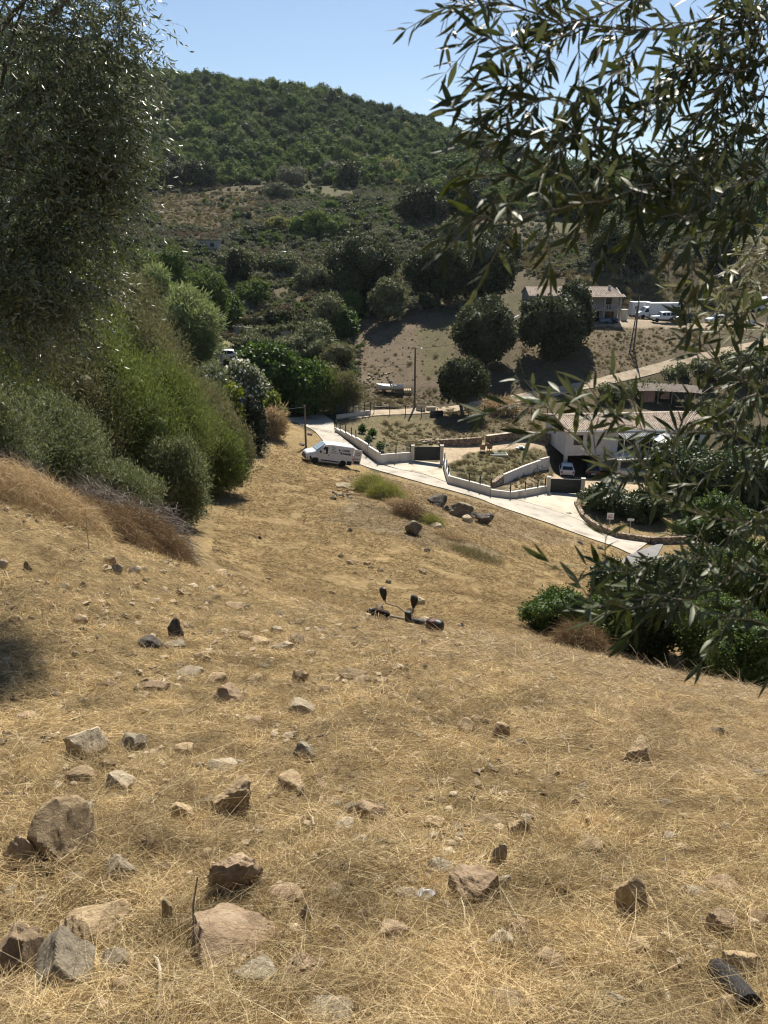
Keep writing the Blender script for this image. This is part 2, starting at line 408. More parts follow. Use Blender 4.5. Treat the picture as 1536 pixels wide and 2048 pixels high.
def stone_mat(name, cols, lichen):
    m, nt, b = nodes_of(name)
    tc = nt.nodes.new('ShaderNodeTexCoord'); oi = nt.nodes.new('ShaderNodeObjectInfo')
    va = nt.nodes.new('ShaderNodeVectorMath'); va.operation = 'ADD'
    nt.links.new(tc.outputs['Object'], va.inputs[0]); 
    cx = nt.nodes.new('ShaderNodeCombineXYZ'); mu = nt.nodes.new('ShaderNodeMath'); mu.operation = 'MULTIPLY'; mu.inputs[1].default_value = 37
    nt.links.new(oi.outputs['Random'], mu.inputs[0]); nt.links.new(mu.outputs[0], cx.inputs[0]); nt.links.new(cx.outputs[0], va.inputs[1])
    n = nt.nodes.new('ShaderNodeTexNoise'); n.inputs['Scale'].default_value = 2.2; n.inputs['Detail'].default_value = 9; n.inputs['Roughness'].default_value = 0.65
    nt.links.new(va.outputs[0], n.inputs['Vector'])
    mr = nt.nodes.new('ShaderNodeMapRange'); mr.inputs[1].default_value = 0.3; mr.inputs[2].default_value = 0.7
    nt.links.new(n.outputs['Fac'], mr.inputs[0])
    r = ramp(nt, cols); nt.links.new(mr.outputs[0], r.inputs[0])
    n3 = nt.nodes.new('ShaderNodeTexNoise'); n3.inputs['Scale'].default_value = 7; n3.inputs['Detail'].default_value = 8; n3.inputs['Roughness'].default_value = 0.7
    nt.links.new(va.outputs[0], n3.inputs['Vector'])
    m3 = nt.nodes.new('ShaderNodeMapRange'); m3.inputs[1].default_value = 0.56; m3.inputs[2].default_value = 0.66
    nt.links.new(n3.outputs['Fac'], m3.inputs[0])
    mx = nt.nodes.new('ShaderNodeMix'); mx.data_type = 'RGBA'
    nt.links.new(m3.outputs[0], mx.inputs[0]); nt.links.new(r.outputs[0], mx.inputs[6]); mx.inputs[7].default_value = (*lichen, 1)
    hs = nt.nodes.new('ShaderNodeHueSaturation')
    m4 = nt.nodes.new('ShaderNodeMapRange'); m4.inputs[3].default_value = 0.72; m4.inputs[4].default_value = 1.25
    nt.links.new(oi.outputs['Random'], m4.inputs[0]); nt.links.new(m4.outputs[0], hs.inputs['Value'])
    nt.links.new(mx.outputs[2], hs.inputs['Color']); nt.links.new(hs.outputs[0], b.inputs['Base Color'])
    b.inputs['Roughness'].default_value = 0.92; b.inputs['Specular IOR Level'].default_value = 0.2
    n2 = nt.nodes.new('ShaderNodeTexNoise'); n2.inputs['Scale'].default_value = 9; n2.inputs['Detail'].default_value = 10; n2.inputs['Roughness'].default_value = 0.7
    nt.links.new(va.outputs[0], n2.inputs['Vector'])
    bp = nt.nodes.new('ShaderNodeBump'); bp.inputs['Strength'].default_value = 0.55; bp.inputs['Distance'].default_value = 0.06
    nt.links.new(n2.outputs['Fac'], bp.inputs['Height']); nt.links.new(bp.outputs[0], b.inputs['Normal'])
    return m
M['stone_tan'] = stone_mat('tan_stone', [(0.16,0.11,0.06),(0.31,0.23,0.135),(0.43,0.335,0.21)], (0.20,0.165,0.11))
M['stone_grey'] = stone_mat('grey_stone', [(0.12,0.10,0.072),(0.23,0.195,0.14),(0.33,0.285,0.21)], (0.35,0.31,0.23))
M['stone_pink'] = stone_mat('reddish_stone', [(0.14,0.098,0.06),(0.255,0.185,0.118),(0.35,0.27,0.18)], (0.24,0.18,0.115))
M['stone_pale'] = stone_mat('pale_stone', [(0.22,0.175,0.11),(0.35,0.29,0.20),(0.44,0.375,0.27)], (0.22,0.175,0.11))
M['stone_dark'] = stone_mat('dark_boulder', [(0.035,0.03,0.024),(0.085,0.074,0.06),(0.15,0.135,0.11)], (0.26,0.24,0.20))

def wall_stone(name, cols, scale):
    m, nt, b = nodes_of(name)
    tc = nt.nodes.new('ShaderNodeTexCoord')
    vo = nt.nodes.new('ShaderNodeTexVoronoi'); vo.inputs['Scale'].default_value = scale
    nt.links.new(tc.outputs['Object'], vo.inputs['Vector'])
    r = ramp(nt, cols); sp = nt.nodes.new('ShaderNodeSeparateColor'); nt.links.new(vo.outputs['Color'], sp.inputs[0]); nt.links.new(sp.outputs[0], r.inputs[0])
    ve = nt.nodes.new('ShaderNodeTexVoronoi'); ve.feature = 'DISTANCE_TO_EDGE'; ve.inputs['Scale'].default_value = scale
    nt.links.new(tc.outputs['Object'], ve.inputs['Vector'])
    bp = nt.nodes.new('ShaderNodeBump'); bp.inputs['Strength'].default_value = 1.0; bp.inputs['Distance'].default_value = 0.15
    mr = nt.nodes.new('ShaderNodeMapRange'); mr.inputs[2].default_value = 0.12; nt.links.new(ve.outputs['Distance'], mr.inputs[0])
    nt.links.new(mr.outputs[0], bp.inputs['Height']); nt.links.new(bp.outputs[0], b.inputs['Normal'])
    nt.links.new(r.outputs[0], b.inputs['Base Color']); b.inputs['Roughness'].default_value = 0.95
    return m
M['dry_stone'] = wall_stone('dry_stone_wall', [(0.16,0.115,0.08),(0.28,0.215,0.15),(0.40,0.32,0.23)], 3.2)

def tile_mat(name, cols):
    m, nt, b = nodes_of(name)
    tc = nt.nodes.new('ShaderNodeTexCoord')
    mp = nt.nodes.new('ShaderNodeMapping'); mp.inputs['Scale'].default_value = (3.6, 2.6, 0.0)
    vo = nt.nodes.new('ShaderNodeTexVoronoi'); vo.inputs['Scale'].default_value = 1.0; vo.inputs['Randomness'].default_value = 0.25
    nt.links.new(tc.outputs['Object'], mp.inputs[0]); nt.links.new(mp.outputs[0], vo.inputs['Vector'])
    sp = nt.nodes.new('ShaderNodeSeparateColor'); nt.links.new(vo.outputs['Color'], sp.inputs[0])
    r = ramp(nt, cols); nt.links.new(sp.outputs[0], r.inputs[0])
    nt.links.new(r.outputs[0], b.inputs['Base Color']); b.inputs['Roughness'].default_value = 0.9
    return m
M['tiles'] = tile_mat('terracotta_tiles', [(0.25,0.185,0.135),(0.37,0.30,0.235),(0.43,0.37,0.305)])
M['tiles_old'] = tile_mat('weathered_tiles', [(0.26,0.20,0.155),(0.36,0.29,0.235),(0.41,0.355,0.30)])

M['straw'] = leafmat('dry_straw', [(0.13,0.09,0.042),(0.54,0.41,0.20),(0.68,0.54,0.29),(0.28,0.20,0.095),(0.80,0.67,0.42)], trans=0.2, rough=0.75, spec=0.12, nscale=1.5)
M['straw_grey'] = leafmat('greyed_stubble', [(0.16,0.122,0.08),(0.42,0.335,0.215),(0.60,0.50,0.35)], trans=0.15, rough=0.8, spec=0.12)
M['straw_field'] = leafmat('mown_stubble', [(0.14,0.097,0.045),(0.33,0.243,0.117),(0.42,0.325,0.17)], trans=0.15, rough=0.8, spec=0.1, nscale=0.7)
M['dry_brown'] = leafmat('brown_dry_stems', [(0.085,0.057,0.032),(0.20,0.142,0.08),(0.30,0.225,0.138)], trans=0.1, rough=0.8, spec=0.1)
M['dry_beige'] = leafmat('beige_dry_grass', [(0.20,0.148,0.08),(0.38,0.295,0.17),(0.52,0.42,0.265)], trans=0.2, rough=0.8, spec=0.12)
M['dry_olive'] = leafmat('olive_dry_grass', [(0.10,0.088,0.042),(0.17,0.15,0.075),(0.24,0.205,0.11)], trans=0.2, rough=0.8, spec=0.1)
M['wisp_green'] = leafmat('wispy_green_grass', [(0.10,0.115,0.03),(0.17,0.18,0.05),(0.26,0.25,0.09)], trans=0.3, rough=0.7, spec=0.15)
M['dark_twig'] = leafmat('dark_olive_twigs', [(0.035,0.03,0.022),(0.06,0.052,0.04)], trans=0, rough=0.8, spec=0.1)
M['twig_grey'] = leafmat('grey_dead_twigs', [(0.10,0.08,0.06),(0.20,0.17,0.14),(0.30,0.27,0.23)], trans=0.0, rough=0.8, spec=0.2)
M['bark'] = nmat('grey_bark', [(0.07,0.055,0.042),(0.15,0.125,0.10)], rough=0.95, scale=8, bump=0.6, stretch=(1,1,0.25))
M['olive_bark'] = nmat('olive_twig_bark', [(0.16,0.14,0.10),(0.30,0.27,0.21)], rough=0.8, scale=20, bump=0.3)

M['lf_oak'] = leafmat('holm_oak_leaves', [(0.028,0.036,0.015),(0.050,0.060,0.027),(0.085,0.096,0.048)], trans=0.18, rough=0.65, spec=0.15)
M['lf_wood'] = leafmat('maquis_leaves', [(0.050,0.076,0.022),(0.080,0.114,0.034),(0.125,0.158,0.058)], trans=0.25, rough=0.75, spec=0.08, obj_rand=0.6)
M['lf_wood2'] = leafmat('maquis_dark_leaves', [(0.036,0.056,0.022),(0.058,0.082,0.034),(0.088,0.112,0.050)], trans=0.22, rough=0.75, spec=0.08, obj_rand=0.6)
M['lf_grey'] = leafmat('grey_green_scrub', [(0.10,0.105,0.066),(0.15,0.152,0.098),(0.205,0.20,0.138)], trans=0.15, rough=0.8, spec=0.08, obj_rand=0.5)
M['lf_brown'] = leafmat('heather_brown_scrub', [(0.115,0.088,0.056),(0.17,0.135,0.086),(0.225,0.182,0.12)], trans=0.1, rough=0.85, spec=0.08, obj_rand=0.5)
M['lf_yel'] = leafmat('yellow_green_scrub', [(0.11,0.12,0.042),(0.165,0.172,0.064),(0.23,0.23,0.095)], trans=0.25, rough=0.75, spec=0.08, obj_rand=0.4)
M['lf_heath'] = leafmat('tree_heath_green', [(0.050,0.072,0.018),(0.085,0.115,0.030),(0.125,0.155,0.048),(0.17,0.195,0.085)], trans=0.32, rough=0.7, spec=0.15)
M['lf_heath_olive'] = leafmat('tree_heath_olive', [(0.070,0.074,0.032),(0.11,0.11,0.050),(0.15,0.145,0.072),(0.195,0.185,0.11)], trans=0.28, rough=0.7, spec=0.15)
M['lf_broom'] = leafmat('broom_grey_green', [(0.055,0.072,0.026),(0.092,0.112,0.043),(0.14,0.16,0.075),(0.23,0.245,0.155)], trans=0.28, rough=0.55, spec=0.25)
M['lf_fig'] = leafmat('bright_broad_leaves', [(0.028,0.055,0.012),(0.048,0.085,0.019),(0.08,0.12,0.033)], trans=0.28, rough=0.55, spec=0.25)
M['lf_lime'] = leafmat('yellow_green_leaves', [(0.06,0.085,0.014),(0.11,0.14,0.026),(0.17,0.195,0.045)], trans=0.35, rough=0.6, spec=0.2)
M['lf_cane'] = leafmat('giant_reed_leaves', [(0.09,0.125,0.045),(0.15,0.19,0.078),(0.23,0.265,0.13)], trans=0.35, rough=0.5, spec=0.25)
M['lf_cypress'] = leafmat('cypress_leaves', [(0.012,0.019,0.008),(0.022,0.031,0.013),(0.035,0.045,0.02)], trans=0.05, rough=0.6)
M['lf_laurel'] = leafmat('glossy_shrub_leaves', [(0.026,0.042,0.014),(0.044,0.064,0.022),(0.078,0.098,0.042)], trans=0.2, rough=0.5, spec=0.3)
M['lf_green'] = leafmat('fresh_green_leaves', [(0.032,0.058,0.014),(0.055,0.09,0.022),(0.088,0.128,0.038)], trans=0.28, rough=0.55, spec=0.25)
M['lf_bramble'] = leafmat('bramble_leaves', [(0.058,0.070,0.030),(0.10,0.113,0.053),(0.15,0.16,0.085),(0.21,0.21,0.125)], trans=0.18, rough=0.7, spec=0.1)
M['lf_olive'] = leafmat('olive_leaves', [(0.028,0.040,0.010),(0.048,0.064,0.018),(0.080,0.096,0.034)], trans=0.2, rough=0.5, spec=0.25, under=(0.072,0.085,0.042))
M['lf_olive_light'] = leafmat('sun_painted_olive_leaves', [(0.06,0.07,0.02),(0.10,0.11,0.035),(0.15,0.155,0.06)], trans=0.3, rough=0.5, spec=0.3, under=(0.13,0.135,0.08))  # paler copy of the olive leaves, sunlight put into the colour
M['lf_olive_far'] = leafmat('olive_crown_leaves', [(0.044,0.062,0.020),(0.075,0.098,0.036),(0.125,0.148,0.068)], trans=0.18, rough=0.42, spec=0.5, under=(0.14,0.16,0.105))
M['flower'] = leafmat('white_blossom', [(0.55,0.55,0.50),(0.7,0.7,0.66)], trans=0.3, rough=0.6)

# ------------------------------------------------------------------ ground
def px_poly(pts): return [tuple(hit(*p)[:2]) for p in pts]
C_STRAW = np.array([0.185,0.135,0.067]); C_FIELD = np.array([0.22,0.16,0.079]); C_STUB = np.array([0.19,0.145,0.09])
C_DIRT = np.array([0.125,0.098,0.066]); C_GRAV = np.array([0.36,0.285,0.195]); C_MEAD = np.array([0.068,0.054,0.031])
C_SCRUB = np.array([0.085,0.07,0.042]); C_GARD = np.array([0.125,0.105,0.058]); C_WOOD = np.array([0.035,0.042,0.018]); C_TERR = np.array([0.14,0.125,0.06])
ZONES = [  # photo outline, colour, edge wobble in metres
 ([(560,838),(640,870),(700,915),(742,940),(820,963),(960,1001),(1105,1053),(1250,1104),(1215,1140),(1190,1200),(1040,1240),(900,1235),(700,1195),(520,1160),(420,1100),(430,1040),(500,960),(545,880)], C_FIELD, 0.6),
 ([(735,945),(830,968),(960,1003),(1100,1056),(1180,1085),(1100,1085),(980,1080),(900,1050),(860,1075),(780,1050),(700,1000),(690,955)], np.array([0.185,0.138,0.08]), 0.8),
 ([(720,1000),(830,1040),(1000,1105),(960,1120),(820,1085),(640,1040)], np.array([0.165,0.128,0.076]), 0.8),
 ([(700,640),(760,645),(860,625),(920,640),(920,700),(880,760),(880,815),(750,822),(715,780)], C_DIRT, 1.2),
 ([(835,668),(905,640),(915,700),(885,765),(850,755)], np.array([0.105,0.092,0.05]), 1.5),
 ([(700,760),(870,775),(880,815),(720,825)], np.array([0.095,0.075,0.05]), 1.0),
 ([(672,835),(742,828),(1090,832),(1090,868),(850,896),(820,918),(760,922)], C_GARD, 0.5),
 ([(880,820),(1090,830),(1090,866),(980,868),(870,875)], np.array([0.10,0.08,0.048]), 0.8),
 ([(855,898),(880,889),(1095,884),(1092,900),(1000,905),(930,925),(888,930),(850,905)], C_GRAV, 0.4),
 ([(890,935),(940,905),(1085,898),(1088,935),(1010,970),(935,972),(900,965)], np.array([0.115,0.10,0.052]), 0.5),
 ([(1010,968),(1090,940),(1130,955),(1095,980),(1020,990)], np.array([0.20,0.155,0.09]), 0.4),
 ([(1098,980),(1100,945),(1300,940),(1330,975),(1260,1000),(1160,988)], C_GRAV, 0.4),
 ([(285,385),(470,382),(610,392),(600,420),(520,450),(480,475),(280,470)], C_MEAD, 4),
 ([(960,480),(1190,485),(1180,540),(1060,545),(1000,500)], C_MEAD*0.95, 2),
 ([(1300,500),(1536,500),(1536,600),(1300,570)], C_MEAD*0.9, 2),
 ([(1010,660),(1460,660),(1300,735),(1190,762),(1050,760)], np.array([0.115,0.092,0.058]), 1),
 ([(1040,636),(1536,645),(1536,660),(1040,655)], np.array([0.28,0.23,0.165]), 0.4),
 ([(380,610),(700,630),(710,690),(450,700),(380,650)], C_TERR, 1),
 ([(400,626),(560,630),(650,640),(650,646),(520,637),(400,633)], np.array([0.26,0.215,0.13]), 0.3),
 ([(455,664),(560,672),(700,676),(700,694),(560,692),(455,684)], np.array([0.19,0.175,0.085]), 0.4),
 ([(790,600),(812,605),(808,622),(785,634),(832,660),(800,640),(776,634),(800,618)], np.array([0.25,0.185,0.12]), 0.1),
]
us = np.concatenate([-np.geomspace(1.6, 0.67, 16)[:-1], np.arange(-0.66, 0.6601, 0.004), np.geomspace(0.67, 1.6, 16)[1:]])
ys = [-25, -20, -15, -11, -8, -6, -4, -3, -2.2] + list(np.arange(-1.6, 1.5, 0.1))
y = 1.5
while y < 700: ys.append(y); y += max(0.05, 0.0085 * y)
while y < 3400: ys.append(y); y *= 1.035
ys = np.array(ys)
GX = us[None, :] * (np.maximum(ys, 0)[:, None] + 6.0); GY = np.repeat(ys[:, None], len(us), 1)
GZ = T(GX, GY)
nr, nc = GX.shape
zone = np.empty((nr, nc, 3)); zone[:] = C_STRAW
far = sstep(66, 80, GY)[..., None]
zone = zone * (1 - far) + C_SCRUB * far
# boundary of the closed wood on the hill, by direction
FB_U = np.array([-0.8, -0.33, -0.18, -0.06, 0.03, 0.10, 0.16, 0.25, 0.5, 0.9]); FB_Y = np.array([300, 325, 335, 338, 335, 300, 270, 245, 240, 240])
def wood_edge(x, y): return np.interp(x / np.maximum(y, 1), FB_U, FB_Y)
wd = sstep(-6, 10, GY - wood_edge(GX, GY))[..., None]
zone = zone * (1 - wd) + C_WOOD * wd
# mixed patches on the open hillside
pt = sstep(-0.05, 0.35, fbm(GX * 0.045, GY * 0.03, 31, 4))[..., None] * sstep(130, 160, GY)[..., None] * (1 - wd)
zone = zone * (1 - pt) + np.array([0.085, 0.082, 0.042]) * pt
st = (sstep(1.5, 4, GX) * sstep(9, 13, GY) * (1 - sstep(20, 25, GY)))[..., None]
zone = zone * (1 - st) + C_STUB * st
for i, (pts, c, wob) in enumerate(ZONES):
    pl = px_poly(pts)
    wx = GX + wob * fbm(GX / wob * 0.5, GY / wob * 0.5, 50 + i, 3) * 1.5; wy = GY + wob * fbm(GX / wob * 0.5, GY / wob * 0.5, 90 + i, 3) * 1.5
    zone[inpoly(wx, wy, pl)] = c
tone = 1 + 0.22 * fbm(GX * 0.35, GY * 0.35, 70, 4) + 0.12 * fbm(GX * 2.2, GY * 2.2, 71, 3)
zone = zone * tone[..., None]
idx = np.arange(nr * nc).reshape(nr, nc)
F = np.stack([idx[:-1, :-1], idx[:-1, 1:], idx[1:, 1:], idx[1:, :-1]], -1).reshape(-1, 4)
gm, nt, b = nodes_of('hillside_ground')
att = nt.nodes.new('ShaderNodeAttribute'); att.attribute_name = 'zone'
tc = nt.nodes.new('ShaderNodeTexCoord')
n1 = nt.nodes.new('ShaderNodeTexNoise'); n1.inputs['Scale'].default_value = 3.0; n1.inputs['Detail'].default_value = 12; n1.inputs['Roughness'].default_value = 0.7
nt.links.new(tc.outputs['Object'], n1.inputs['Vector'])
mr = nt.nodes.new('ShaderNodeMapRange'); mr.inputs[1].default_value = 0.25; mr.inputs[2].default_value = 0.75; mr.inputs[3].default_value = 0.4; mr.inputs[4].default_value = 1.5
nt.links.new(n1.outputs['Fac'], mr.inputs[0])
mx = nt.nodes.new('ShaderNodeMix'); mx.data_type = 'RGBA'; mx.blend_type = 'MULTIPLY'; mx.inputs[0].default_value = 1.0
nt.links.new(att.outputs['Color'], mx.inputs[6]); nt.links.new(mr.outputs[0], mx.inputs[7]); nt.links.new(mx.outputs[2], b.inputs['Base Color'])
b.inputs['Roughness'].default_value = 0.97; b.inputs['Specular IOR Level'].default_value = 0.1
bp = nt.nodes.new('ShaderNodeBump'); bp.inputs['Strength'].default_value = 0.8; bp.inputs['Distance'].default_value = 0.12
n2 = nt.nodes.new('ShaderNodeTexNoise'); n2.inputs['Scale'].default_value = 5.0; n2.inputs['Detail'].default_value = 12; n2.inputs['Roughness'].default_value = 0.75
nt.links.new(tc.outputs['Object'], n2.inputs['Vector'])
nt.links.new(n2.outputs['Fac'], bp.inputs['Height']); nt.links.new(bp.outputs[0], b.inputs['Normal'])
ground = link('ground', np_mesh('ground', np.stack([GX, GY, GZ], -1).reshape(-1, 3), F, gm, True,
              np.concatenate([zone.reshape(-1, 3), np.ones((nr * nc, 1))], 1)))
tag(ground, 'dry golden valley slope rising to a wooded hill', 'ground', kind='structure')

# ------------------------------------------------------------------ lane, aprons, tracks
def lift(p, h): return (float(p[0]), float(p[1]), float(T(p[0], p[1])) + h)
def strip(name, A, B, h, m, label, cat, seg=8, across=4, thick=0.25):
    """paved strip between two lines of ground points, draped over the ground, with a real edge"""
    def res(L):
        out = []
        for i in range(len(L) - 1):
            for k in range(seg): out.append(np.array(L[i]) * (1 - k/seg) + np.array(L[i+1]) * (k/seg))
        out.append(np.array(L[-1])); return np.array(out)
    def smooth(P):
        for _ in range(6):
            P[1:-1] = (P[:-2] + 2 * P[1:-1] + P[2:]) / 4
        return P
    a = smooth(res(A)); bb = smooth(res(B)); n = len(a)
    V = []; rows = []
    ts = [0] + list(np.linspace(0, 1, across + 1)) + [1]
    P = np.array([[a[i] * (1 - t) + bb[i] * t for t in ts] for i in range(n)])
    Z = T(P[..., 0], P[..., 1]) + h
    Z[:, 0] -= thick; Z[:, -1] -= thick
    k = len(ts)
    V = np.concatenate([P[..., :2], Z[..., None]], -1).reshape(-1, 3)
    ii = np.arange(n * k).reshape(n, k)
    F = np.stack([ii[:-1, :-1], ii[:-1, 1:], ii[1:, 1:], ii[1:, :-1]], -1).reshape(-1, 4)
    o = link(name, np_mesh(name, V, F, m, False))
    return tag(o, label, cat, kind='structure')

from mathutils.geometry import tessellate_polygon
def drape(name, pts, h, m, label, cat, thick=0.25, levels=4):
    P = [np.array(p[:2]) for p in pts]
    tris = tessellate_polygon([[Vector((p[0], p[1], 0)) for p in P]])
    V = []; F = []
    def sub(a, b, c, l):
        if l == 0:
            n = len(V); V.extend([a, b, c]); F.append((n, n+1, n+2)); return
        ab, bc, ca = (a+b)/2, (b+c)/2, (c+a)/2
        sub(a, ab, ca, l-1); sub(ab, b, bc, l-1); sub(ca, bc, c, l-1); sub(ab, bc, ca, l-1)
    for t in tris: sub(P[t[0]], P[t[1]], P[t[2]], levels)
    V = np.array(V); Z = T(V[:, 0], V[:, 1]) + h
    F = np.array(F)
    v0 = V[F[:, 0]]; v1 = V[F[:, 1]]; v2 = V[F[:, 2]]
    cr = (v1-v0)[:, 0] * (v2-v0)[:, 1] - (v1-v0)[:, 1] * (v2-v0)[:, 0]
    F[cr < 0] = F[cr < 0][:, ::-1]
    V3 = np.concatenate([V, Z[:, None]], 1)
    Ft = np.concatenate([F, F[:, 2:]], 1)
    # side skirt
    S = []; k = 12
    for i in range(len(P)):
        p, q = P[i], P[(i+1) % len(P)]
        for j in range(k):
            a = p*(1-j/k) + q*(j/k); c = p*(1-(j+1)/k) + q*((j+1)/k)
            za = float(T(*a)) + h - 0.002; zc = float(T(*c)) + h - 0.002
            S.append([(*a, za), (*c, zc), (*c, zc - thick), (*a, za - thick)])
    S = np.array(S).reshape(-1, 3); n = len(V3)
    V3 = np.concatenate([V3, S]); Fs = (np.arange(len(S)).reshape(-1, 4) + n)
    o = link(name, tri_quad(name, V3, F, Fs, m))
    return tag(o, label, cat, kind='structure')
def tri_quad(name, V, Ft, Fq, m):
    me = bpy.data.meshes.new(name)
    me.from_pydata(V.tolist(), [], [tuple(f) for f in Ft.tolist()] + [tuple(f) for f in Fq.tolist()])
    me.materials.append(m); me.update(); return me

LN = [(560,834),(609,852),(628,862),(648,886),(680,906),(716,928),(742,938),(820,960),(870,974),(960,998),(1002,1016),(1060,1035),(1105,1050),(1150,1067),(1195,1083),(1244,1101),(1265,1111)]
LF = [(640,826),(668,842),(668,863),(690,881),(722,906),(757,929),(800,941),(850,950),(897,968),(981,993),(1022,998),(1090,1017),(1140,1034),(1175,1048),(1200,1060),(1235,1072),(1300,1083)]
H2 = lambda L: [hit(*p)[:2] for p in L]
strip('lane', H2(LN), H2(LF), 0.09, M['conc_lane'], 'pale concrete lane curving down past the white boundary wall', 'lane')
drape('driveway', H2([(762,928),(826,922),(884,927),(898,967),(850,949.5),(800,940)]), 0.085, M['conc'], 'pale concrete driveway in front of the upper dark gate', 'driveway')
drape('driveway', H2([(1022,997),(1096,985),(1158,987),(1152,1006),(1164,1031),(1178,1048),(1140,1033.5),(1090,1016.5)]), 0.085, M['conc'], 'pale concrete driveway in front of the lower dark gate', 'driveway')
strip('road', H2([(1256,1112),(1226,1133),(1208,1175),(1190,1240)]), H2([(1330,1082),(1315,1112),(1290,1150),(1280,1240)]), 0.08, M['asphalt'], 'grey asphalt road below the end of the concrete lane', 'road')
TR = [(690,836),(745,827),(800,825),(860,821),(940,812),(1010,800),(1100,786),(1190,768),(1250,753),(1350,726),(1440,704),(1536,684),(1640,655)]
tc_ = [hit(*p)[:2] for p in TR]
def offs(L, w):
    out = []
    for i, p in enumerate(L):
        d = np.array(L[min(i+1, len(L)-1)]) - np.array(L[max(i-1, 0)]); d /= np.linalg.norm(d)
        out.append(np.array(p) + np.array([d[1], -d[0]]) * w)
    return out
strip('track', offs(tc_, 1.1), offs(tc_, -1.1), 0.10, M['dirt_track'], 'pale dirt track climbing to the right past the oaks', 'track')

print('ground z', GZ.min(), GZ.max())

# ------------------------------------------------------------------ vegetation builders
def unit(a): return a / np.maximum(np.linalg.norm(a, axis=-1, keepdims=True), 1e-9)
def rdir(n): return unit(rng.normal(size=(n, 3)))

def cards(P, D, N, L, W):
    """one lozenge leaf per point"""
    D = unit(D); S = unit(np.cross(D, N)); L = np.broadcast_to(L, len(P))[:, None]; W = np.broadcast_to(W, len(P))[:, None]
    N2 = np.cross(S, D)
    V = np.stack([P, P + D*L*0.45 + S*W*0.5 + N2*L*0.04, P + D*L, P + D*L*0.45 - S*W*0.5 + N2*L*0.04], 1).reshape(-1, 3)
    return V, np.arange(len(V)).reshape(-1, 4)

def strands(P, H, B, L, W, segs=3):
    """thin bent stalks: root, heading, bend, length, width"""
    n = len(P); L = np.broadcast_to(L, n)[:, None]; W = np.broadcast_to(W, n)[:, None]
    rv = rdir(n); V = np.empty((n, segs + 1, 2, 3))
    for i in range(segs + 1):
        t = i / segs
        p = P + H*L*t + B*L*t*t
        tan = unit(H + 2*B*t); s = unit(np.cross(tan, rv)) * W * 0.5 * (1 - 0.7*t)
        V[:, i, 0] = p - s; V[:, i, 1] = p + s
    base = (np.arange(n) * (segs + 1) * 2)[:, None]
    F = np.concatenate([np.stack([base[:, 0] + 2*i, base[:, 0] + 2*i + 1, base[:, 0] + 2*i + 3, base[:, 0] + 2*i + 2], 1)[:, None] for i in range(segs)], 1).reshape(-1, 4)
    return V.reshape(-1, 3), F

def join(parts):
    V = []; F = []; n = 0
    for v, f in parts: V.append(v); F.append(f + n); n += len(v)
    return np.concatenate(V), np.concatenate(F)

def make_lobes(w, d, h, k, rmin, rmax, shape='round', z0=0.0):
    out = []
    m = min(w, h)
    for i in range(k):
        r = rng.uniform(rmin, rmax) * m
        for _ in range(40):
            p = rng.uniform(-1, 1, 3)
            if np.linalg.norm(p) > 1: continue
            if shape == 'dome' and p[2] < -0.7: continue
            break
        if i > k * 0.25: p = p / np.linalg.norm(p) * rng.uniform(0.72, 1.16)
        q = p * np.array([max(w/2 - r*0.8, 0.05), max(d/2 - r*0.8, 0.05), max(h/2 - r*0.8, 0.05)])
        q[2] += h/2
        if shape == 'cone':
            t = np.clip(q[2] / h, 0, 1); f = 1.08 - 0.75 * t; q[0] *= f; q[1] *= f; r *= (1.15 - 0.5*t)
        if shape == 'dome':
            t = np.clip(q[2] / h, 0, 1); f = math.sqrt(max(1 - (t*0.85)**2, 0.1)) * 1.05; q[0] *= f; q[1] *= f
        out.append((q[0], q[1], q[2] + z0, r))
    return np.array(out)

def crown_leaves(lobes, n, L, ratio=0.5, spiky=0.0, up=0.35, inner=0.35, fuzz=0.0):
    pr = lobes[:, 3] ** 2; pr = pr / pr.sum()
    P = []; Dn = []; got = 0
    while got < n:
        m = int((n - got) * 1.9) + 50
        li = rng.choice(len(lobes), m, p=pr); d = rdir(m)
        r = lobes[li, 3] * (1 - inner * rng.random(m) ** 2)
        p = lobes[li, :3] + d * r[:, None]
        ok = p[:, 2] > lobes[:, 2].min() - lobes[:, 3].mean() * 0.9
        dd = np.linalg.norm(p[:, None] - lobes[None, :, :3], axis=2) / lobes[None, :, 3]
        dd[np.arange(m), li] = 9
        ok &= (dd.min(1) > 0.72) | (rng.random(m) < 0.06)
        P.append(p[ok]); Dn.append(d[ok]); got += ok.sum()
    P = np.concatenate(P)[:n]; Dn = np.concatenate(Dn)[:n]
    # leaves cluster in small sprays so that the outline stays uneven
    P = P + 0.35 * L * rng.normal(size=P.shape)
    if fuzz > 0:
        k_ = len(P) // 9 + 1; sp_ = rng.integers(0, k_, len(P))      # sprays: leaves share the drift of their twig
        P = P + fuzz * lobes[:, 3].mean() * (rng.normal(size=(k_, 3))[sp_] * .5 + .4 * rng.normal(size=P.shape)); Dn = unit(Dn + rng.normal(size=(k_, 3))[sp_] * .9)
    flat = spiky < .3
    if flat: ax0 = np.cross(Dn, rdir(len(P)))
    ax = unit(ax0 + .35 * Dn + .3 * rng.normal(size=P.shape)) if flat else unit(Dn * (0.5 + spiky) + np.array([0, 0, up]) + rng.normal(size=P.shape) * (0.75 - 0.45 * min(spiky, 1)))
    nn = unit(Dn + rng.normal(size=P.shape) * (.5 if flat else .8))
    LL = L * rng.uniform(0.6, 1.35, len(P))
    return cards(P, ax, nn, LL, LL * ratio)

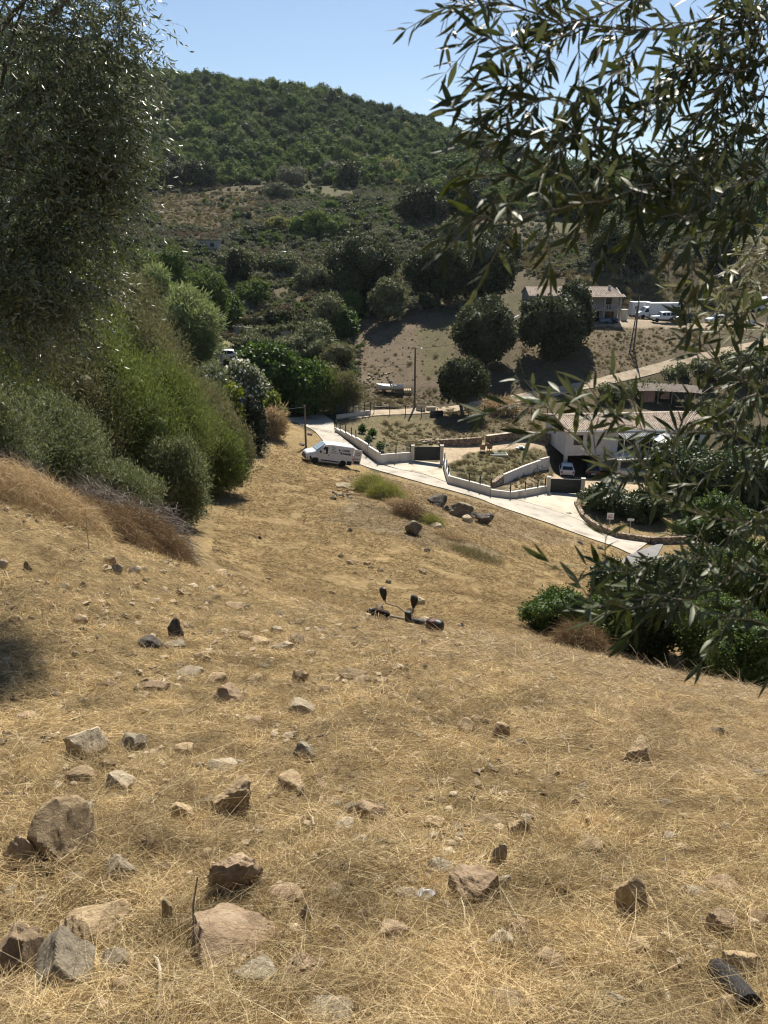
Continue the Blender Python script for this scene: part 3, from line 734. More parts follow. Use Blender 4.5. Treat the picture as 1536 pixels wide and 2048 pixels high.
_ico = None
def ico(sub=2):
    import bmesh
    bm = bmesh.new(); bmesh.ops.create_icosphere(bm, subdivisions=sub, radius=1)
    V = np.array([v.co[:] for v in bm.verts]); F = np.array([[l.vert.index for l in f.loops] for f in bm.faces]); bm.free()
    return V, F
def cores(lobes, f=0.8):
    V, Ft = ico(2); out = []
    Fq = np.concatenate([Ft, Ft[:, 2:]], 1)
    for (x, y, z, r) in lobes:
        nv = V * (1 + 0.16 * fbm(V[:, 0]*2 + x*3, V[:, 1]*2 + V[:, 2]*1.7 + y*3, 3, 3))[:, None]
        out.append((nv * r * f + np.array([x, y, z]), Ft))
    n = 0; VV = []; FF = []
    for v, ff in out: VV.append(v); FF.append(ff + n); n += len(v)
    return np.concatenate(VV), np.concatenate(FF)

def mixed_mesh(name, q, t, m):
    """quads (leaves) and triangles (inner mass) in one mesh"""
    V = np.concatenate([q[0], t[0]]); Fq = q[1]; Ft = t[1] + len(q[0])
    me = bpy.data.meshes.new(name)
    me.vertices.add(len(V)); me.vertices.foreach_set('co', np.ascontiguousarray(V, np.float32).ravel())
    me.loops.add(Fq.size + Ft.size)
    me.loops.foreach_set('vertex_index', np.concatenate([Fq.ravel(), Ft.ravel()]).astype(np.int32))
    me.polygons.add(len(Fq) + len(Ft))
    ls = np.concatenate([np.arange(0, Fq.size, 4), Fq.size + np.arange(0, Ft.size, 3)]).astype(np.int32)
    lt = np.concatenate([np.full(len(Fq), 4), np.full(len(Ft), 3)]).astype(np.int32)
    me.polygons.foreach_set('loop_start', ls); me.polygons.foreach_set('loop_total', lt)
    me.polygons.foreach_set('use_smooth', np.zeros(len(Fq) + len(Ft), dtype=bool))
    me.materials.append(m); me.update(calc_edges=True)
    return me

KIND = {  # leaf material, lobes, lobe size range, shape, leaf px, leaf ratio, spiky, density
 'oak':    ('lf_oak', 34, .11, .26, 'round', 5.5, .7, .0, .55),
 'oaklow': ('lf_oak', 26, .2, .30, 'dome', 5.5, .7, .0, .55),
 'wood':   ('lf_wood', 22, .2, .3, 'dome', 5.0, .6, .1, .5),
 'grey':   ('lf_grey', 16, .22, .36, 'dome', 4.5, .5, .2, .5),
 'brown':  ('lf_brown', 16, .22, .36, 'dome', 4.5, .35, .4, .5),
 'yel':    ('lf_yel', 14, .22, .36, 'dome', 4.5, .5, .2, .5),
 'bramble':('lf_bramble', 24, .2, .36, 'dome', 5.0, .6, .1, .55),
 'fig':    ('lf_fig', 26, .16, .27, 'dome', 7.0, .75, .0, .45),
 'lime':   ('lf_lime', 18, .16, .26, 'round', 7.0, .7, .0, .4),
 'green':  ('lf_green', 20, .18, .3, 'dome', 7.0, .5, .2, .5),
 'laurel': ('lf_laurel', 22, .18, .3, 'dome', 7.0, .5, .1, .5),
 'cypress':('lf_cypress', 26, .24, .4, 'cone', 5.0, .4, .5, .6),
 'conifer':('lf_oak', 22, .2, .33, 'cone', 5.0, .6, .1, .55),
 'cane':   ('lf_cane', 24, .16, .27, 'dome', 12.0, .16, .6, .55),
 'heath':  ('lf_heath', 46, .09, .22, 'dome', 7.5, .2, .4, 1.15),
 'holive': ('lf_heath_olive', 46, .09, .22, 'dome', 7.0, .2, .4, 1.15),
 'broom':  ('lf_broom', 48, .09, .18, 'dome', 8.0, .22, .4, 1.1),
 'dry':    ('dry_beige', 14, .2, .34, 'dome', 15, .08, .8, .8),
}
def plant(kind, px, Y, wpx, hpx, label, cat='bush', name=None, group=None, trunk=None, sink=0.06, dens=1.0, mat=None, flowers=0, lean=None):
    p = gp(px, Y); s = depth(p) / FPX
    lm, k, r0, r1, shp, lpx, ratio, spiky, dn = KIND[kind]
    w = wpx * s; h = hpx * s
    z0 = 0.0
    if trunk: z0 = h * trunk
    L = lpx * s
    lobes = make_lobes(w, w * 0.9, h - z0, k, r0, r1, shp, z0)
    n = int(min(52000, max(500, wpx * hpx * dn * dens)))
    q = crown_leaves(lobes, n, L, ratio, spiky, up=.8 if kind in ('heath', 'holive', 'broom') else .35, fuzz=.75 if kind in ('heath', 'holive', 'broom') else .12)
    mm = M[mat or lm]
    loc = (float(p[0]), float(p[1]), float(p[2]) - sink * h)
    fine = spiky > 0.45
    t = cores(lobes, 0.42 if kind in ('heath', 'holive', 'broom') else 0.62 if fine else 0.76)
    name = name or {'oak': 'oak_tree', 'oaklow': 'oak_tree', 'wood': 'tree', 'fig': 'fig_tree', 'lime': 'tree', 'cypress': 'cypress_tree', 'conifer': 'tree', 'cane': 'reed_clump'}.get(kind, 'shrub')
    if trunk is None:
        o = link(name, mixed_mesh('foliage', q, t, mm), None, loc)
        tag(o, label, cat, group)
        par = o
    else:
        o = thing(name, label, cat, loc, group=group)
        link('crown', mixed_mesh('crown', q, t, mm), o)
        tb = MB(); r = max(0.05, 0.028 * h)
        cx = float(lobes[:, 0].mean()); cy = float(lobes[:, 1].mean())
        tb.tube([(0, 0, -0.3), (0.02*h, 0, z0*0.5), (cx*0.4 - 0.02*h, cy*0.4, z0 + 0.1*h), (cx, cy, z0 + (h - z0)*0.55)], [r*1.35, r, r*0.8, r*0.3], 8)
        for i in range(5):
            l = lobes[rng.integers(len(lobes))]
            tb.tube([(0, 0, z0*0.75), (l[0]*0.5, l[1]*0.5, (z0*0.8 + l[2]) / 2), tuple(l[:3])], [r*0.55, r*0.35, r*0.12], 6)
        tb.build('trunk', M['bark'], o, smooth=True)
        par = o
    if flowers:
        li = rng.integers(0, len(lobes), flowers); d = unit(rdir(flowers) + np.array([0, -0.5, 0.6]))
        P = lobes[li, :3] + d * lobes[li, 3:4] * 1.03
        v, f = cards(P, rdir(flowers), rdir(flowers), L*0.9, L*0.8)
        link('blossom', np_mesh('blossom', v, f, M['flower']), par)
    return o

# ------------------------------------------------------------------ masses nobody could count: instanced small crowns
def proto(kind, w, h, n, L):
    lm, k, r0, r1, shp, lpx, ratio, spiky, dn = KIND[kind]
    lobes = make_lobes(w, w, h, max(6, k // 3), r0, r1, shp)
    return mixed_mesh('crown_' + kind, crown_leaves(lobes, n, L, ratio, spiky), cores(lobes, 0.78), M[lm])
def stuff(name, label, cat, P, rot, scl, pick, meshes):
    src = bpy.data.collections.new(name + '_sources')
    for i, me in enumerate(meshes):
        o = bpy.data.objects.new('%s_source_%02d' % (name, i), me); src.objects.link(o)
    me = bpy.data.meshes.new(name)
    me.vertices.add(len(P)); me.vertices.foreach_set('co', np.ascontiguousarray(P, np.float32).ravel())
    for nm, ty, a in (('rot', 'FLOAT', rot), ('scl', 'FLOAT', scl), ('pick', 'INT', pick)):
        at_ = me.attributes.new(nm, ty, 'POINT'); at_.data.foreach_set('value', np.ascontiguousarray(a, np.float32 if ty == 'FLOAT' else np.int32))
    ng = bpy.data.node_groups.new(name + '_scatter', 'GeometryNodeTree')
    ng.interface.new_socket('Geometry', in_out='INPUT', socket_type='NodeSocketGeometry')
    ng.interface.new_socket('Geometry', in_out='OUTPUT', socket_type='NodeSocketGeometry')
    N = ng.nodes; Lk = ng.links
    gi = N.new('NodeGroupInput'); go = N.new('NodeGroupOutput')
    ci = N.new('GeometryNodeCollectionInfo'); ci.inputs['Collection'].default_value = src
    ci.inputs['Separate Children'].default_value = True; ci.inputs['Reset Children'].default_value = True
    ip = N.new('GeometryNodeInstanceOnPoints'); ip.inputs['Pick Instance'].default_value = True
    def named(nm, ty):
        q = N.new('GeometryNodeInputNamedAttribute'); q.data_type = ty; q.inputs['Name'].default_value = nm; return q
    r = named('rot', 'FLOAT'); s = named('scl', 'FLOAT'); pk = named('pick', 'INT')
    cx = N.new('ShaderNodeCombineXYZ'); Lk.new(r.outputs[0], cx.inputs[2])
    m2p = N.new('GeometryNodeMeshToPoints')
    Lk.new(gi.outputs[0], m2p.inputs[0]); Lk.new(m2p.outputs[0], ip.inputs['Points'])
    Lk.new(ci.outputs[0], ip.inputs['Instance']); Lk.new(pk.outputs[0], ip.inputs['Instance Index'])
    Lk.new(cx.outputs[0], ip.inputs['Rotation']); Lk.new(s.outputs[0], ip.inputs['Scale'])
    Lk.new(ip.outputs[0], go.inputs[0])
    o = link(name, me); md = o.modifiers.new('scatter', 'NODES'); md.node_group = ng
    return tag(o, label, cat, kind='stuff')

# closed wood on the hill
protos = [proto('wood', 5.6, 5.2, 520, 0.62), proto('wood', 4.6, 4.2, 420, 0.55), proto('wood', 6.8, 5.6, 600, 0.66), proto('oaklow', 5.6, 5.6, 520, 0.6)]
for me in protos[3:]: me.materials[0] = M['lf_wood2']
protos.append(proto('wood', 5.0, 4.6, 460, 0.58)); protos[4].materials[0] = M['lf_wood2']
gx, gy = np.meshgrid(np.arange(-420, 300, 4.6), np.arange(235, 680, 5.4))
gx = gx + rng.uniform(-2.3, 2.3, gx.shape); gy = gy + rng.uniform(-2.7, 2.7, gy.shape)
ok = (gy > wood_edge(gx, gy)) & (np.abs(gx / gy) < 0.72)
gx = gx[ok]; gy = gy[ok]
n = len(gx)
sc = rng.choice([.7, .9, 1.1, 1.35, 1.7], n, p=[.2, .3, .27, .16, .07]) * rng.uniform(.85, 1.15, n) * (0.82 + 0.35 * sstep(-0.2, 0.5, fbm(gx*0.03, gy*0.03, 4, 3))) * (1 + 0.35 * (rng.random(n) < 0.05))
pk = np.where(fbm(gx*0.02, gy*0.016, 8, 3) + rng.normal(0, 0.2, n) > 0.12, rng.integers(3, 5, n), rng.integers(0, 3, n))
protos += [proto('grey', 5.2, 4.4, 420, 0.55), proto('yel', 4.8, 4.2, 420, 0.55), proto('oak', 5.6, 6.4, 560, 0.6)]
pk = np.where(rng.random(n) < .10, rng.choice([5, 6, 7], n), pk)
stuff('wood', 'dense green maquis wood covering the hill under the sky', 'wood', np.stack([gx, gy, T(gx, gy) - 0.5], 1), rng.uniform(0, 6.28, n), sc, pk, protos)

# second hill beyond
gx, gy = np.meshgrid(np.arange(60, 900, 9.0), np.arange(1050, 1460, 11.0))
gx = gx.ravel() + rng.uniform(-4, 4, gx.size); gy = gy.ravel() + rng.uniform(-5, 5, gy.size)
n = len(gx)
stuff('far_wood', 'hazy wooded ridge far behind the hill on the right', 'wood', np.stack([gx, gy, T(gx, gy) - 1], 1), rng.uniform(0, 6.28, n), rng.uniform(1.4, 2.3, n), rng.integers(0, 5, n), protos)

# open scrub between the houses and the wood
sp = [proto('grey', 2.2, 1.5, 260, 0.26), proto('grey', 2.8, 1.6, 300, 0.28), proto('brown', 2.2, 1.1, 260, 0.28), proto('brown', 1.8, 0.9, 220, 0.26),
      proto('yel', 1.9, 1.2, 240, 0.26), proto('bramble', 3.2, 1.6, 360, 0.28), proto('oaklow', 2.6, 2.2, 360, 0.3), proto('wood', 2.8, 2.0, 320, 0.3)]
gx, gy = np.meshgrid(np.arange(-190, 190, 1.35), np.arange(150, 345, 1.7))
gx = gx + rng.uniform(-.7, .7, gx.shape); gy = gy + rng.uniform(-.8, .8, gy.shape)
dn = fbm(gx*0.05, gy*0.035, 31, 4) + 0.25 * fbm(gx*0.2, gy*0.15, 33, 2)
left_half = 1 - sstep(0.02, 0.12, gx / gy)
thr = -0.2 + 0.12 * (1 - left_half) - 0.42 * left_half * sstep(160, 190, gy) * (1 - sstep(285, 330, gy))
mead = inpoly(gx + 5*fbm(gx*.05, gy*.05, 3), gy, px_poly([(285,385),(470,382),(560,392),(520,440),(480,475),(280,470)]))
thr = np.where(mead, 0.12, thr)
bare = inpoly(gx, gy, px_poly([(960,478),(1190,485),(1185,540),(1060,545),(1000,505)])) | inpoly(gx, gy, px_poly([(1300,500),(1536,500),(1536,590),(1300,565)]))
thr = np.where(bare, 0.16, thr)
ok = (dn > thr) & (gy < wood_edge(gx, gy) + 4) & (np.abs(gx / gy) < 0.62) & ~((gx/gy > 0.14) & (gy < 168))
ok |= (rng.random(gx.shape) < 0.05) & (gy < wood_edge(gx, gy)) & (gy > 172) & (np.abs(gx/gy) < 0.6)
gx = gx[ok]; gy = gy[ok]; n = len(gx)
sel = fbm(gx*0.06, gy*0.045, 77, 3) + rng.normal(0, 0.22, n)
pk = np.select([sel < -0.28, sel < -0.05, sel < 0.10, sel < 0.28], [rng.integers(2, 4, n), rng.integers(0, 2, n), rng.choice([4, 0], n), rng.choice([5, 0, 1], n)], rng.choice([6, 7, 5], n))
sc = rng.uniform(0.55, 1.35, n) * np.where(pk >= 6, 1.1, 1.0) * (0.75 + 0.5 * sstep(0, 0.6, fbm(gx*0.05, gy*0.04, 12, 3)))
stuff('scrub', 'low mixed scrub of grey, brown and yellow bushes on the open hillside', 'scrub', np.stack([gx, gy, T(gx, gy) - 0.12], 1), rng.uniform(0, 6.28, n), sc, pk, sp)

# low green growth over the old terraces
gx = []; gy = []
for pts, cnt in (([(380,560),(640,560),(700,600),(660,640),(380,640)], 700), ([(380,640),(712,640),(712,700),(450,700)], 26), ([(440,700),(720,690),(722,760),(640,770),(560,740),(450,740)], 260), ([(360,480),(660,470),(660,560),(480,600),(360,560)], 620)):
    pl = np.array(px_poly(pts)); a = pl.min(0); c = pl.max(0)
    q = rng.uniform(a, c, (cnt * 4, 2)); q = q[inpoly(q[:, 0], q[:, 1], pl)][:cnt]
    gx.append(q[:, 0]); gy.append(q[:, 1])
gx = np.concatenate(gx); gy = np.concatenate(gy); n = len(gx)
stuff('undergrowth', 'mixed green undergrowth over the old garden terraces', 'undergrowth', np.stack([gx, gy, T(gx, gy) - 0.08], 1), rng.uniform(0, 6.28, n), rng.uniform(0.25, 0.75, n), rng.choice([5, 5, 1, 0, 4, 3, 7], n), sp)

# rough weeds on banks in the valley
gx = []; gy = []
for pts, cnt in (([(1010,660),(1460,660),(1300,732),(1190,760),(1050,757)], 1500), ([(705,768),(870,778),(885,808),(720,822)], 700), ([(760,845),(1085,838),(1085,862),(850,890),(820,905),(770,915)], 800),
                 ([(700,650),(900,630),(920,700),(870,760),(720,760)], 330), ([(895,940),(940,908),(1085,900),(1085,930),(1010,966),(935,970)], 520), ([(880,815),(1090,818),(1090,836),(880,832)], 260),
                 ([(1012,966),(1085,942),(1115,955),(1092,978),(1022,986)], 120), ([(400,625),(705,640),(705,690),(450,700)], 160), ([(285,388),(470,385),(590,394),(580,418),(500,450),(470,472),(285,468)], 2600), ([(960,480),(1190,487),(1180,540),(1060,545),(1000,503)], 1500), ([(1300,502),(1536,502),(1536,598),(1300,568)], 1500), ([(1050,560),(1300,560),(1500,590),(1500,640),(1250,630)], 1100)):
    pl = np.array(px_poly(pts)); a = pl.min(0); c = pl.max(0)
    q = rng.uniform(a, c, (cnt * 4, 2)); q = q[inpoly(q[:, 0], q[:, 1], pl)][:cnt]
    gx.append(q[:, 0]); gy.append(q[:, 1])
gx = np.concatenate(gx); gy = np.concatenate(gy); n = len(gx)
wp = [proto('dry', 2.2, 1.0, 300, 0.9), proto('dry', 1.8, 0.8, 240, 0.8), proto('brown', 2.2, 0.8, 260, 0.3), proto('brown', 2.8, 0.7, 260, 0.3), proto('yel', 2.0, 0.8, 240, 0.26), proto('grey', 2.4, 0.9, 260, 0.28)]
for q_ in (0, 1): wp[q_].materials[0] = M['dry_olive' if q_ else 'dry_beige']
for q_ in (2, 3): wp[q_].materials[0] = M['lf_brown']
wp.append(proto('dry', 2.2, 0.8, 300, 0.9)); wp[6].materials[0] = M['dry_olive']
stuff('weeds', 'low dry weeds and tufts on the banks of the valley floor', 'weeds', np.stack([gx, gy, T(gx, gy) - 0.04], 1), rng.uniform(0, 6.28, n), (rng.uniform(0.06, 0.15, n) + (rng.random(n) < .25) * rng.uniform(0, .22, n)) * np.where(gy > 160, 2.1, 1.0), rng.choice([1, 1, 6, 6, 2, 3, 4, 5, 6], n), wp)

# ------------------------------------------------------------------ trees and bushes one can tell apart
G_OAK = 'holm oaks in the valley'
plant('oak', 735, 158, 158, 145, 'broad dark oak behind the small round tree at the top of the dirt field', 'tree', trunk=.08)
plant('oak', 776, 143.5, 72, 90, 'small round tree standing alone at the top of the dirt field', 'tree', trunk=.10, mat='lf_bramble')
plant('oak', 872, 152, 120, 125, 'dark oak right of the small round tree, left in a merged pair', 'tree', trunk=.14)
plant('oak', 968, 154, 125, 130, 'dark oak right of the dirt field, right in a merged pair', 'tree', trunk=.12)
plant('oak', 1003, 188, 88, 82, 'rounded oak on the slope above the merged pair of oaks', 'tree', trunk=.08)
plant('oak', 1212, 174, 76, 92, 'left one of two oaks standing close together above the grey house', 'tree', trunk=.1)
plant('oak', 1275, 174, 74, 84, 'right one of two oaks standing close together above the grey house', 'tree', trunk=.1)
plant('oak', 972, 124, 132, 142, 'large lumpy oak shading the dirt track, leftmost in a group of three', 'tree', trunk=.12)
plant('oak', 1096, 126, 134, 130, 'wide oak in front of the grey house, lowest in a group of three', 'tree', trunk=.1)
plant('oak', 1140, 130.5, 88, 136, 'tall oak covering the middle of the grey house front', 'tree', trunk=.12)
plant('oak', 922, 107, 104, 122, 'single oak with visible trunk beside the dirt track and wire fence', 'tree', trunk=.24)
plant('oak', 842, 236, 104, 88, 'dark oak high on the scrub slope, left of its neighbour', 'tree', trunk=.06)
plant('oak', 915, 248, 92, 88, 'dark oak high on the scrub slope near the olive leaves', 'tree', trunk=.06)
plant('bramble', 915, 214, 70, 46, 'grey green rounded bush under the two high oaks')
plant('oak', 1290, 250, 110, 90, 'dark tree on the far slope above the two close oaks', 'tree', trunk=.06)
plant('oak', 1130, 262, 120, 96, 'dark tree on the far slope behind the olive twig tips', 'tree', trunk=.06)
plant('wood', 1215, 300, 130, 80, 'green tree at the foot of the far wood on the right', 'tree', trunk=.06)
plant('oak', 1400, 262, 130, 100, 'dark tree on the far slope at the right, behind olive leaves', 'tree', trunk=.06)
plant('wood', 1500, 258, 110, 90, 'green tree on the far slope at the right edge', 'tree', trunk=.06)
plant('bramble', 1200, 224, 70, 44, 'pale rounded bush below the dark trees of the far slope')
plant('oak', 1440, 178, 70, 64, 'small oak on the brown slope at the right, behind leaves', 'tree', trunk=.1)
plant('grey', 1415, 160, 30, 26, 'small grey bush on the slope above the white cabin')
plant('grey', 585, 333, 62, 46, 'pale grey rounded tree at the lower edge of the hill wood', 'tree')
plant('oak', 700, 336, 40, 52, 'dark upright tree at the lower edge of the hill wood', 'tree', trunk=.05)
plant('oak', 400, 332, 70, 52, 'dark tree above the brown meadow, beside another', 'tree', trunk=.05)
plant('oak', 350, 334, 60, 48, 'dark tree above the brown meadow, near the left olive crown', 'tree', trunk=.05)
plant('green', 660, 262, 26, 28, 'small bright green bush alone in the grey scrub')
plant('grey', 620, 245, 60, 36, 'grey rounded bush in the middle of the scrub slope')
plant('grey', 555, 300, 60, 34, 'grey bush beside the brown meadow')
plant('wood', 640, 226, 120, 48, 'long dark green thicket on the scrub slope', 'thicket')
plant('yel', 560, 232, 70, 28, 'yellowish thicket on the scrub slope', 'thicket')
plant('bramble', 560, 186, 110, 48, 'bramble patch below the abandoned pickup', 'bramble')
plant('bramble', 640, 174, 120, 50, 'bramble patch left of the broad dark oak', 'bramble')
plant('bramble', 480, 188, 90, 40, 'bramble patch right of the dark conifer', 'bramble')
plant('wood', 665, 148, 50, 62, 'dark ivy covered tree at the edge of the terraces', 'tree')
plant('wood', 700, 150, 56, 60, 'green bush beneath the broad dark oak')
plant('bramble', 660, 142, 84, 84, 'tall bramble mound left of the dirt field', 'bramble')
plant('green', 692, 140, 56, 58, 'light green mound at the edge of the dirt field')
plant('bramble', 640, 134, 90, 62, 'bramble mound at the right end of the terrace hedge', 'bramble')
plant('brown', 680, 124, 74, 56, 'brown bush above the brush beside the lane', mat='lf_heath_olive')
plant('bramble', 505, 129, 84, 50, 'left piece of the dark hedge below the terraces', 'hedge', name='hedge')
plant('bramble', 580, 130, 96, 52, 'middle piece of the dark hedge below the terraces', 'hedge', name='hedge')
plant('bramble', 655, 128, 86, 50, 'right piece of the dark hedge below the terraces', 'hedge', name='hedge')
plant('brown', 640, 118, 80, 44, 'dull brown bush behind the bright green fig', mat='lf_heath_olive')
plant('green', 560, 146, 14, 16, 'small young fruit tree on the garden terrace', 'tree', trunk=.35)
plant('fig', 545, 104, 140, 128, 'bright broad leaved fig beside the lane, left of another', 'tree', trunk=.06)
plant('fig', 612, 103, 110, 118, 'bright broad leaved fig behind the thin lane pole', 'tree', trunk=.06)
plant('holive', 655, 103, 74, 92, 'olive green brush above the bend of the lane, left half', mat='lf_heath')
plant('holive', 694, 104, 66, 86, 'olive green brush above the bend of the lane, right half')
plant('laurel', 492, 97, 104, 92, 'white flowering oleander beside the grey concrete pole', flowers=700, mat='lf_broom')
plant('broom', 425, 94, 70, 70, 'white flowering oleander half hidden by the heath bushes', flowers=250)
plant('cane', 385, 103, 130, 170, 'light green giant reed stand left of the grey concrete pole', 'reeds')
plant('cane', 325, 108, 90, 160, 'light green giant reed stand behind the heath bushes', 'reeds')
plant('green', 547, 93, 44, 60, 'spiky yucca like plant above the dry clump', 'plant', mat='lf_lime')
plant('lime', 462, 72, 66, 130, 'yellow green broadleaf tree beside the dark cypress', 'tree', trunk=.1)
plant('cypress', 510, 73, 58, 132, 'dark narrow cypress at the edge of the mown field', 'tree', trunk=.03)
plant('dry', 548, 84, 42, 60, 'beige dry grass clump at the upper end of the field', 'grass clump', name='dry_grass', dens=1.3)
plant('holive', 432, 66, 80, 150, 'grey green bush left of the yellow green tree', mat='lf_broom')
plant('conifer', 477, 172, 62, 84, 'dark conical tree below the brown meadow', 'tree', trunk=.04)
for i, (px, Y, w, h, kd, lb) in enumerate([
  (410, 138, 100, 130, 'wood', 'light green tree left of the dark conical tree'), (350, 136, 110, 140, 'wood', 'green tree in the valley row, third from the dark conical tree'),
  (285, 134, 110, 130, 'wood', 'green tree in the valley row beside the left olive crown'), (215, 130, 120, 130, 'wood', 'green tree in the valley row, partly behind the left olive crown'),
  (345, 160, 80, 66, 'oak', 'dark tree behind the green valley row, by the meadow'), (240, 158, 110, 80, 'oak', 'dark tree behind the green valley row, under the olive crown'),
  (450, 146, 70, 70, 'green', 'bright green low tree right of the valley row'), (510, 160, 80, 50, 'wood', 'low dark bushy tree behind the terraces'),
  (120, 120, 150, 170, 'wood', 'green tree deep behind the left olive crown')]):
    plant(kd, px, Y, w, h, lb, 'tree', trunk=.06)

# the tall bushes left of the field
for (kd, px, Y, w, h, lb) in [
  ('heath', 340, 43, 200, 270, 'large bright green tree heath left of the mown field'),
  ('heath', 245, 39, 230, 330, 'tall green tree heath behind the dead twig tangle'),
  ('holive', 130, 36, 240, 360, 'tall olive green tree heath below the left olive crown'),
  ('heath', 25, 33, 220, 330, 'green tree heath at the left edge'),
  ('holive', 300, 58, 180, 320, 'tall olive brown tree heath in front of the reeds'),
  ('holive', 405, 55, 140, 190, 'olive brown tree heath above the thin brown bush'),
  ('heath', 215, 62, 180, 370, 'tallest green tree heath near the valley trees'),
  ('heath', 140, 54, 200, 400, 'tall green tree heath behind the left olive crown'),
  ('heath', 428, 49, 120, 170, 'green tree heath between the thin brown bush and the field'),
  ('holive', 290, 48, 190, 330, 'olive green tree heath between two bright green ones'),
  ('heath', 195, 45, 190, 360, 'bright green tree heath behind the grey green broom'),
  ('holive', 380, 48, 140, 210, 'olive tree heath behind the rounded light green broom'),
  ('broom', 362, 37.2, 116, 180, 'rounded light green broom with silvery shoot tips beside the field'),
  ('holive', 464, 51.5, 92, 170, 'thin brown green bush at the corner of the mown field'),
  ('broom', 90, 27, 260, 220, 'grey green broom at the left, above the dry grass mound'),
  ('broom', 225, 28, 200, 140, 'grey green broom behind the dead twig tangle'),
  ('broom', -40, 22, 240, 280, 'grey green broom at the left edge below the olive crown')]:
    plant(kd, px, Y, w, h, lb, 'bush', sink=.02, dens=1.0)

# right hand side: shrubs below the road
for (kd, px, Y, w, h, lb, fl) in [
  ('laurel', 1215, 72, 110, 62, 'white flowering shrub on the low stone kerb wall', 260),
  ('laurel', 1290, 70, 100, 70, 'dark glossy shrub on the low stone kerb wall', 0),
  ('laurel', 1370, 76, 190, 140, 'large glossy shrub in front of the white house', 0),
  ('green', 1470, 88, 130, 90, 'light green bushes right of the white house', 0),
  ('laurel', 1500, 74, 150, 140, 'glossy dark bush at the right edge, level with the white house', 0),
  ('green', 1420, 66, 180, 90, 'spiky green plants beside the end of the road', 0),
  ('bramble', 1300, 116.5, 120, 26, 'bramble bank under the dirt track, left part', 0), ('bramble', 1405, 120.5, 170, 40, 'bramble bank under the dirt track, middle part', 0),
  ('bramble', 1500, 122.5, 150, 48, 'bramble bank under the dirt track, right part', 0), ('bramble', 1440, 109, 130, 40, 'bramble bank below the rusty shed', 0),
  ('bramble', 1225, 113, 80, 34, 'bramble bank left of the rusty shed', 0), ('oaklow', 1490, 98, 110, 80, 'dark bush at the right end of the white house', 0),
  ('dry', 1010, 108, 90, 22, 'brown dry grass along the wire fence', 0)]:
    plant(kd, px, Y, w, h, lb, 'bush', flowers=fl)
for (kd, px, Y, w, h, lb) in [
  ('green', 1110, 25.5, 150, 96, 'fresh green bush at the lip of the slope, right of the mown field'),
  ('green', 1190, 28, 130, 110, 'fresh green bush beside the black shaded tree'),
  ('laurel', 1305, 31, 200, 215, 'big dark shaded tree below the lip of the slope'),
  ('laurel', 1235, 40, 110, 90, 'dark leafy bush beside the asphalt road'),
  ('green', 1435, 28, 190, 180, 'glossy leafed bush right of the black shaded tree'),
  ('green', 1500, 22, 190, 170, 'green bush at the right edge below the lip of the slope'),
  ('green', 1510, 45, 200, 150, 'tall leafy bush at the right edge behind olive leaves'),
  ('laurel', 1400, 48, 160, 120, 'leafy bush behind the lower olive leaves, below the road')]:
    plant(kd, px, Y, w, h, lb, 'bush', sink=.03)

# small green clumps in the mown field
for i, (px, Y) in enumerate([(725, 95), (745, 93), (737, 89), (761, 87)]):
    plant('yel', px, Y, 11, 17, 'thin sapling planted in the grass plot behind the white wall', 'sapling', name='sapling', group='saplings in the walled plot', trunk=.3, mat='lf_green')

# dry mounds and dead twigs at the left
def mound(name, label, cat, px, Y, wpx, hpx, n, m, Lm, width, mix=None):
    p = gp(px, Y); s = depth(p) / FPX; w = wpx*s; h = hpx*s
    d = rdir(n); d[:, 2] = np.abs(d[:, 2])
    P = d * np.array([w/2, w*0.42, h]) * (rng.random(n) ** 0.35)[:, None]
    H = unit(rdir(n) + np.array([0, 0, 0.25]) + 0.5*d); B = 0.35*rdir(n) + np.array([0, 0, -0.35])
    v, f = strands(P, H, B, Lm * rng.uniform(0.4, 1.3, n), width * rng.uniform(0.7, 1.4, n), 3)
    P2 = v + p; 
    low = T(P2[:, 0], P2[:, 1]) + 0.01 - p[2]; v[:, 2] = np.maximum(v[:, 2] + (T(P2[:, 0], P2[:, 1]) - p[2]), low - 0.05)
    o = link(name, np_mesh(name, v, f, m), None, p)
    return tag(o, label, cat)
mound('dry_grass', 'pale dry grass mound at the left edge', 'grass clump', 70, 17.5, 300, 92, 9000, M['dry_beige'], 0.42, 0.010)
mound('dry_bramble', 'brown dead bramble mound below the grey twigs', 'bramble', 190, 19.5, 240, 80, 8000, M['dry_brown'], 0.5, 0.011)
mound('dry_bramble', 'dark brown dead bramble at the foot of the light green broom', 'bramble', 290, 21.5, 180, 96, 8000, M['dry_brown'], 0.5, 0.011)
mound('dead_twigs', 'grey tangle of dead twigs in front of the green broom', 'dead twigs', 235, 23.5, 230, 116, 6500, M['twig_grey'], 0.75, 0.014)
mound('dead_twigs', 'grey dead twigs beside the light green broom', 'dead twigs', 335, 24.5, 110, 110, 2600, M['twig_grey'], 0.8, 0.013)
mound('dead_twigs', 'grey dead twigs at the left edge under the olive', 'dead twigs', 40, 21, 220, 120, 4200, M['twig_grey'], 0.7, 0.013)
mound('dry_grass', 'reddish dry grass in front of the dark shaded bush', 'grass clump', 1165, 22.5, 120, 62, 3500, M['dry_brown'], 0.55, 0.012)

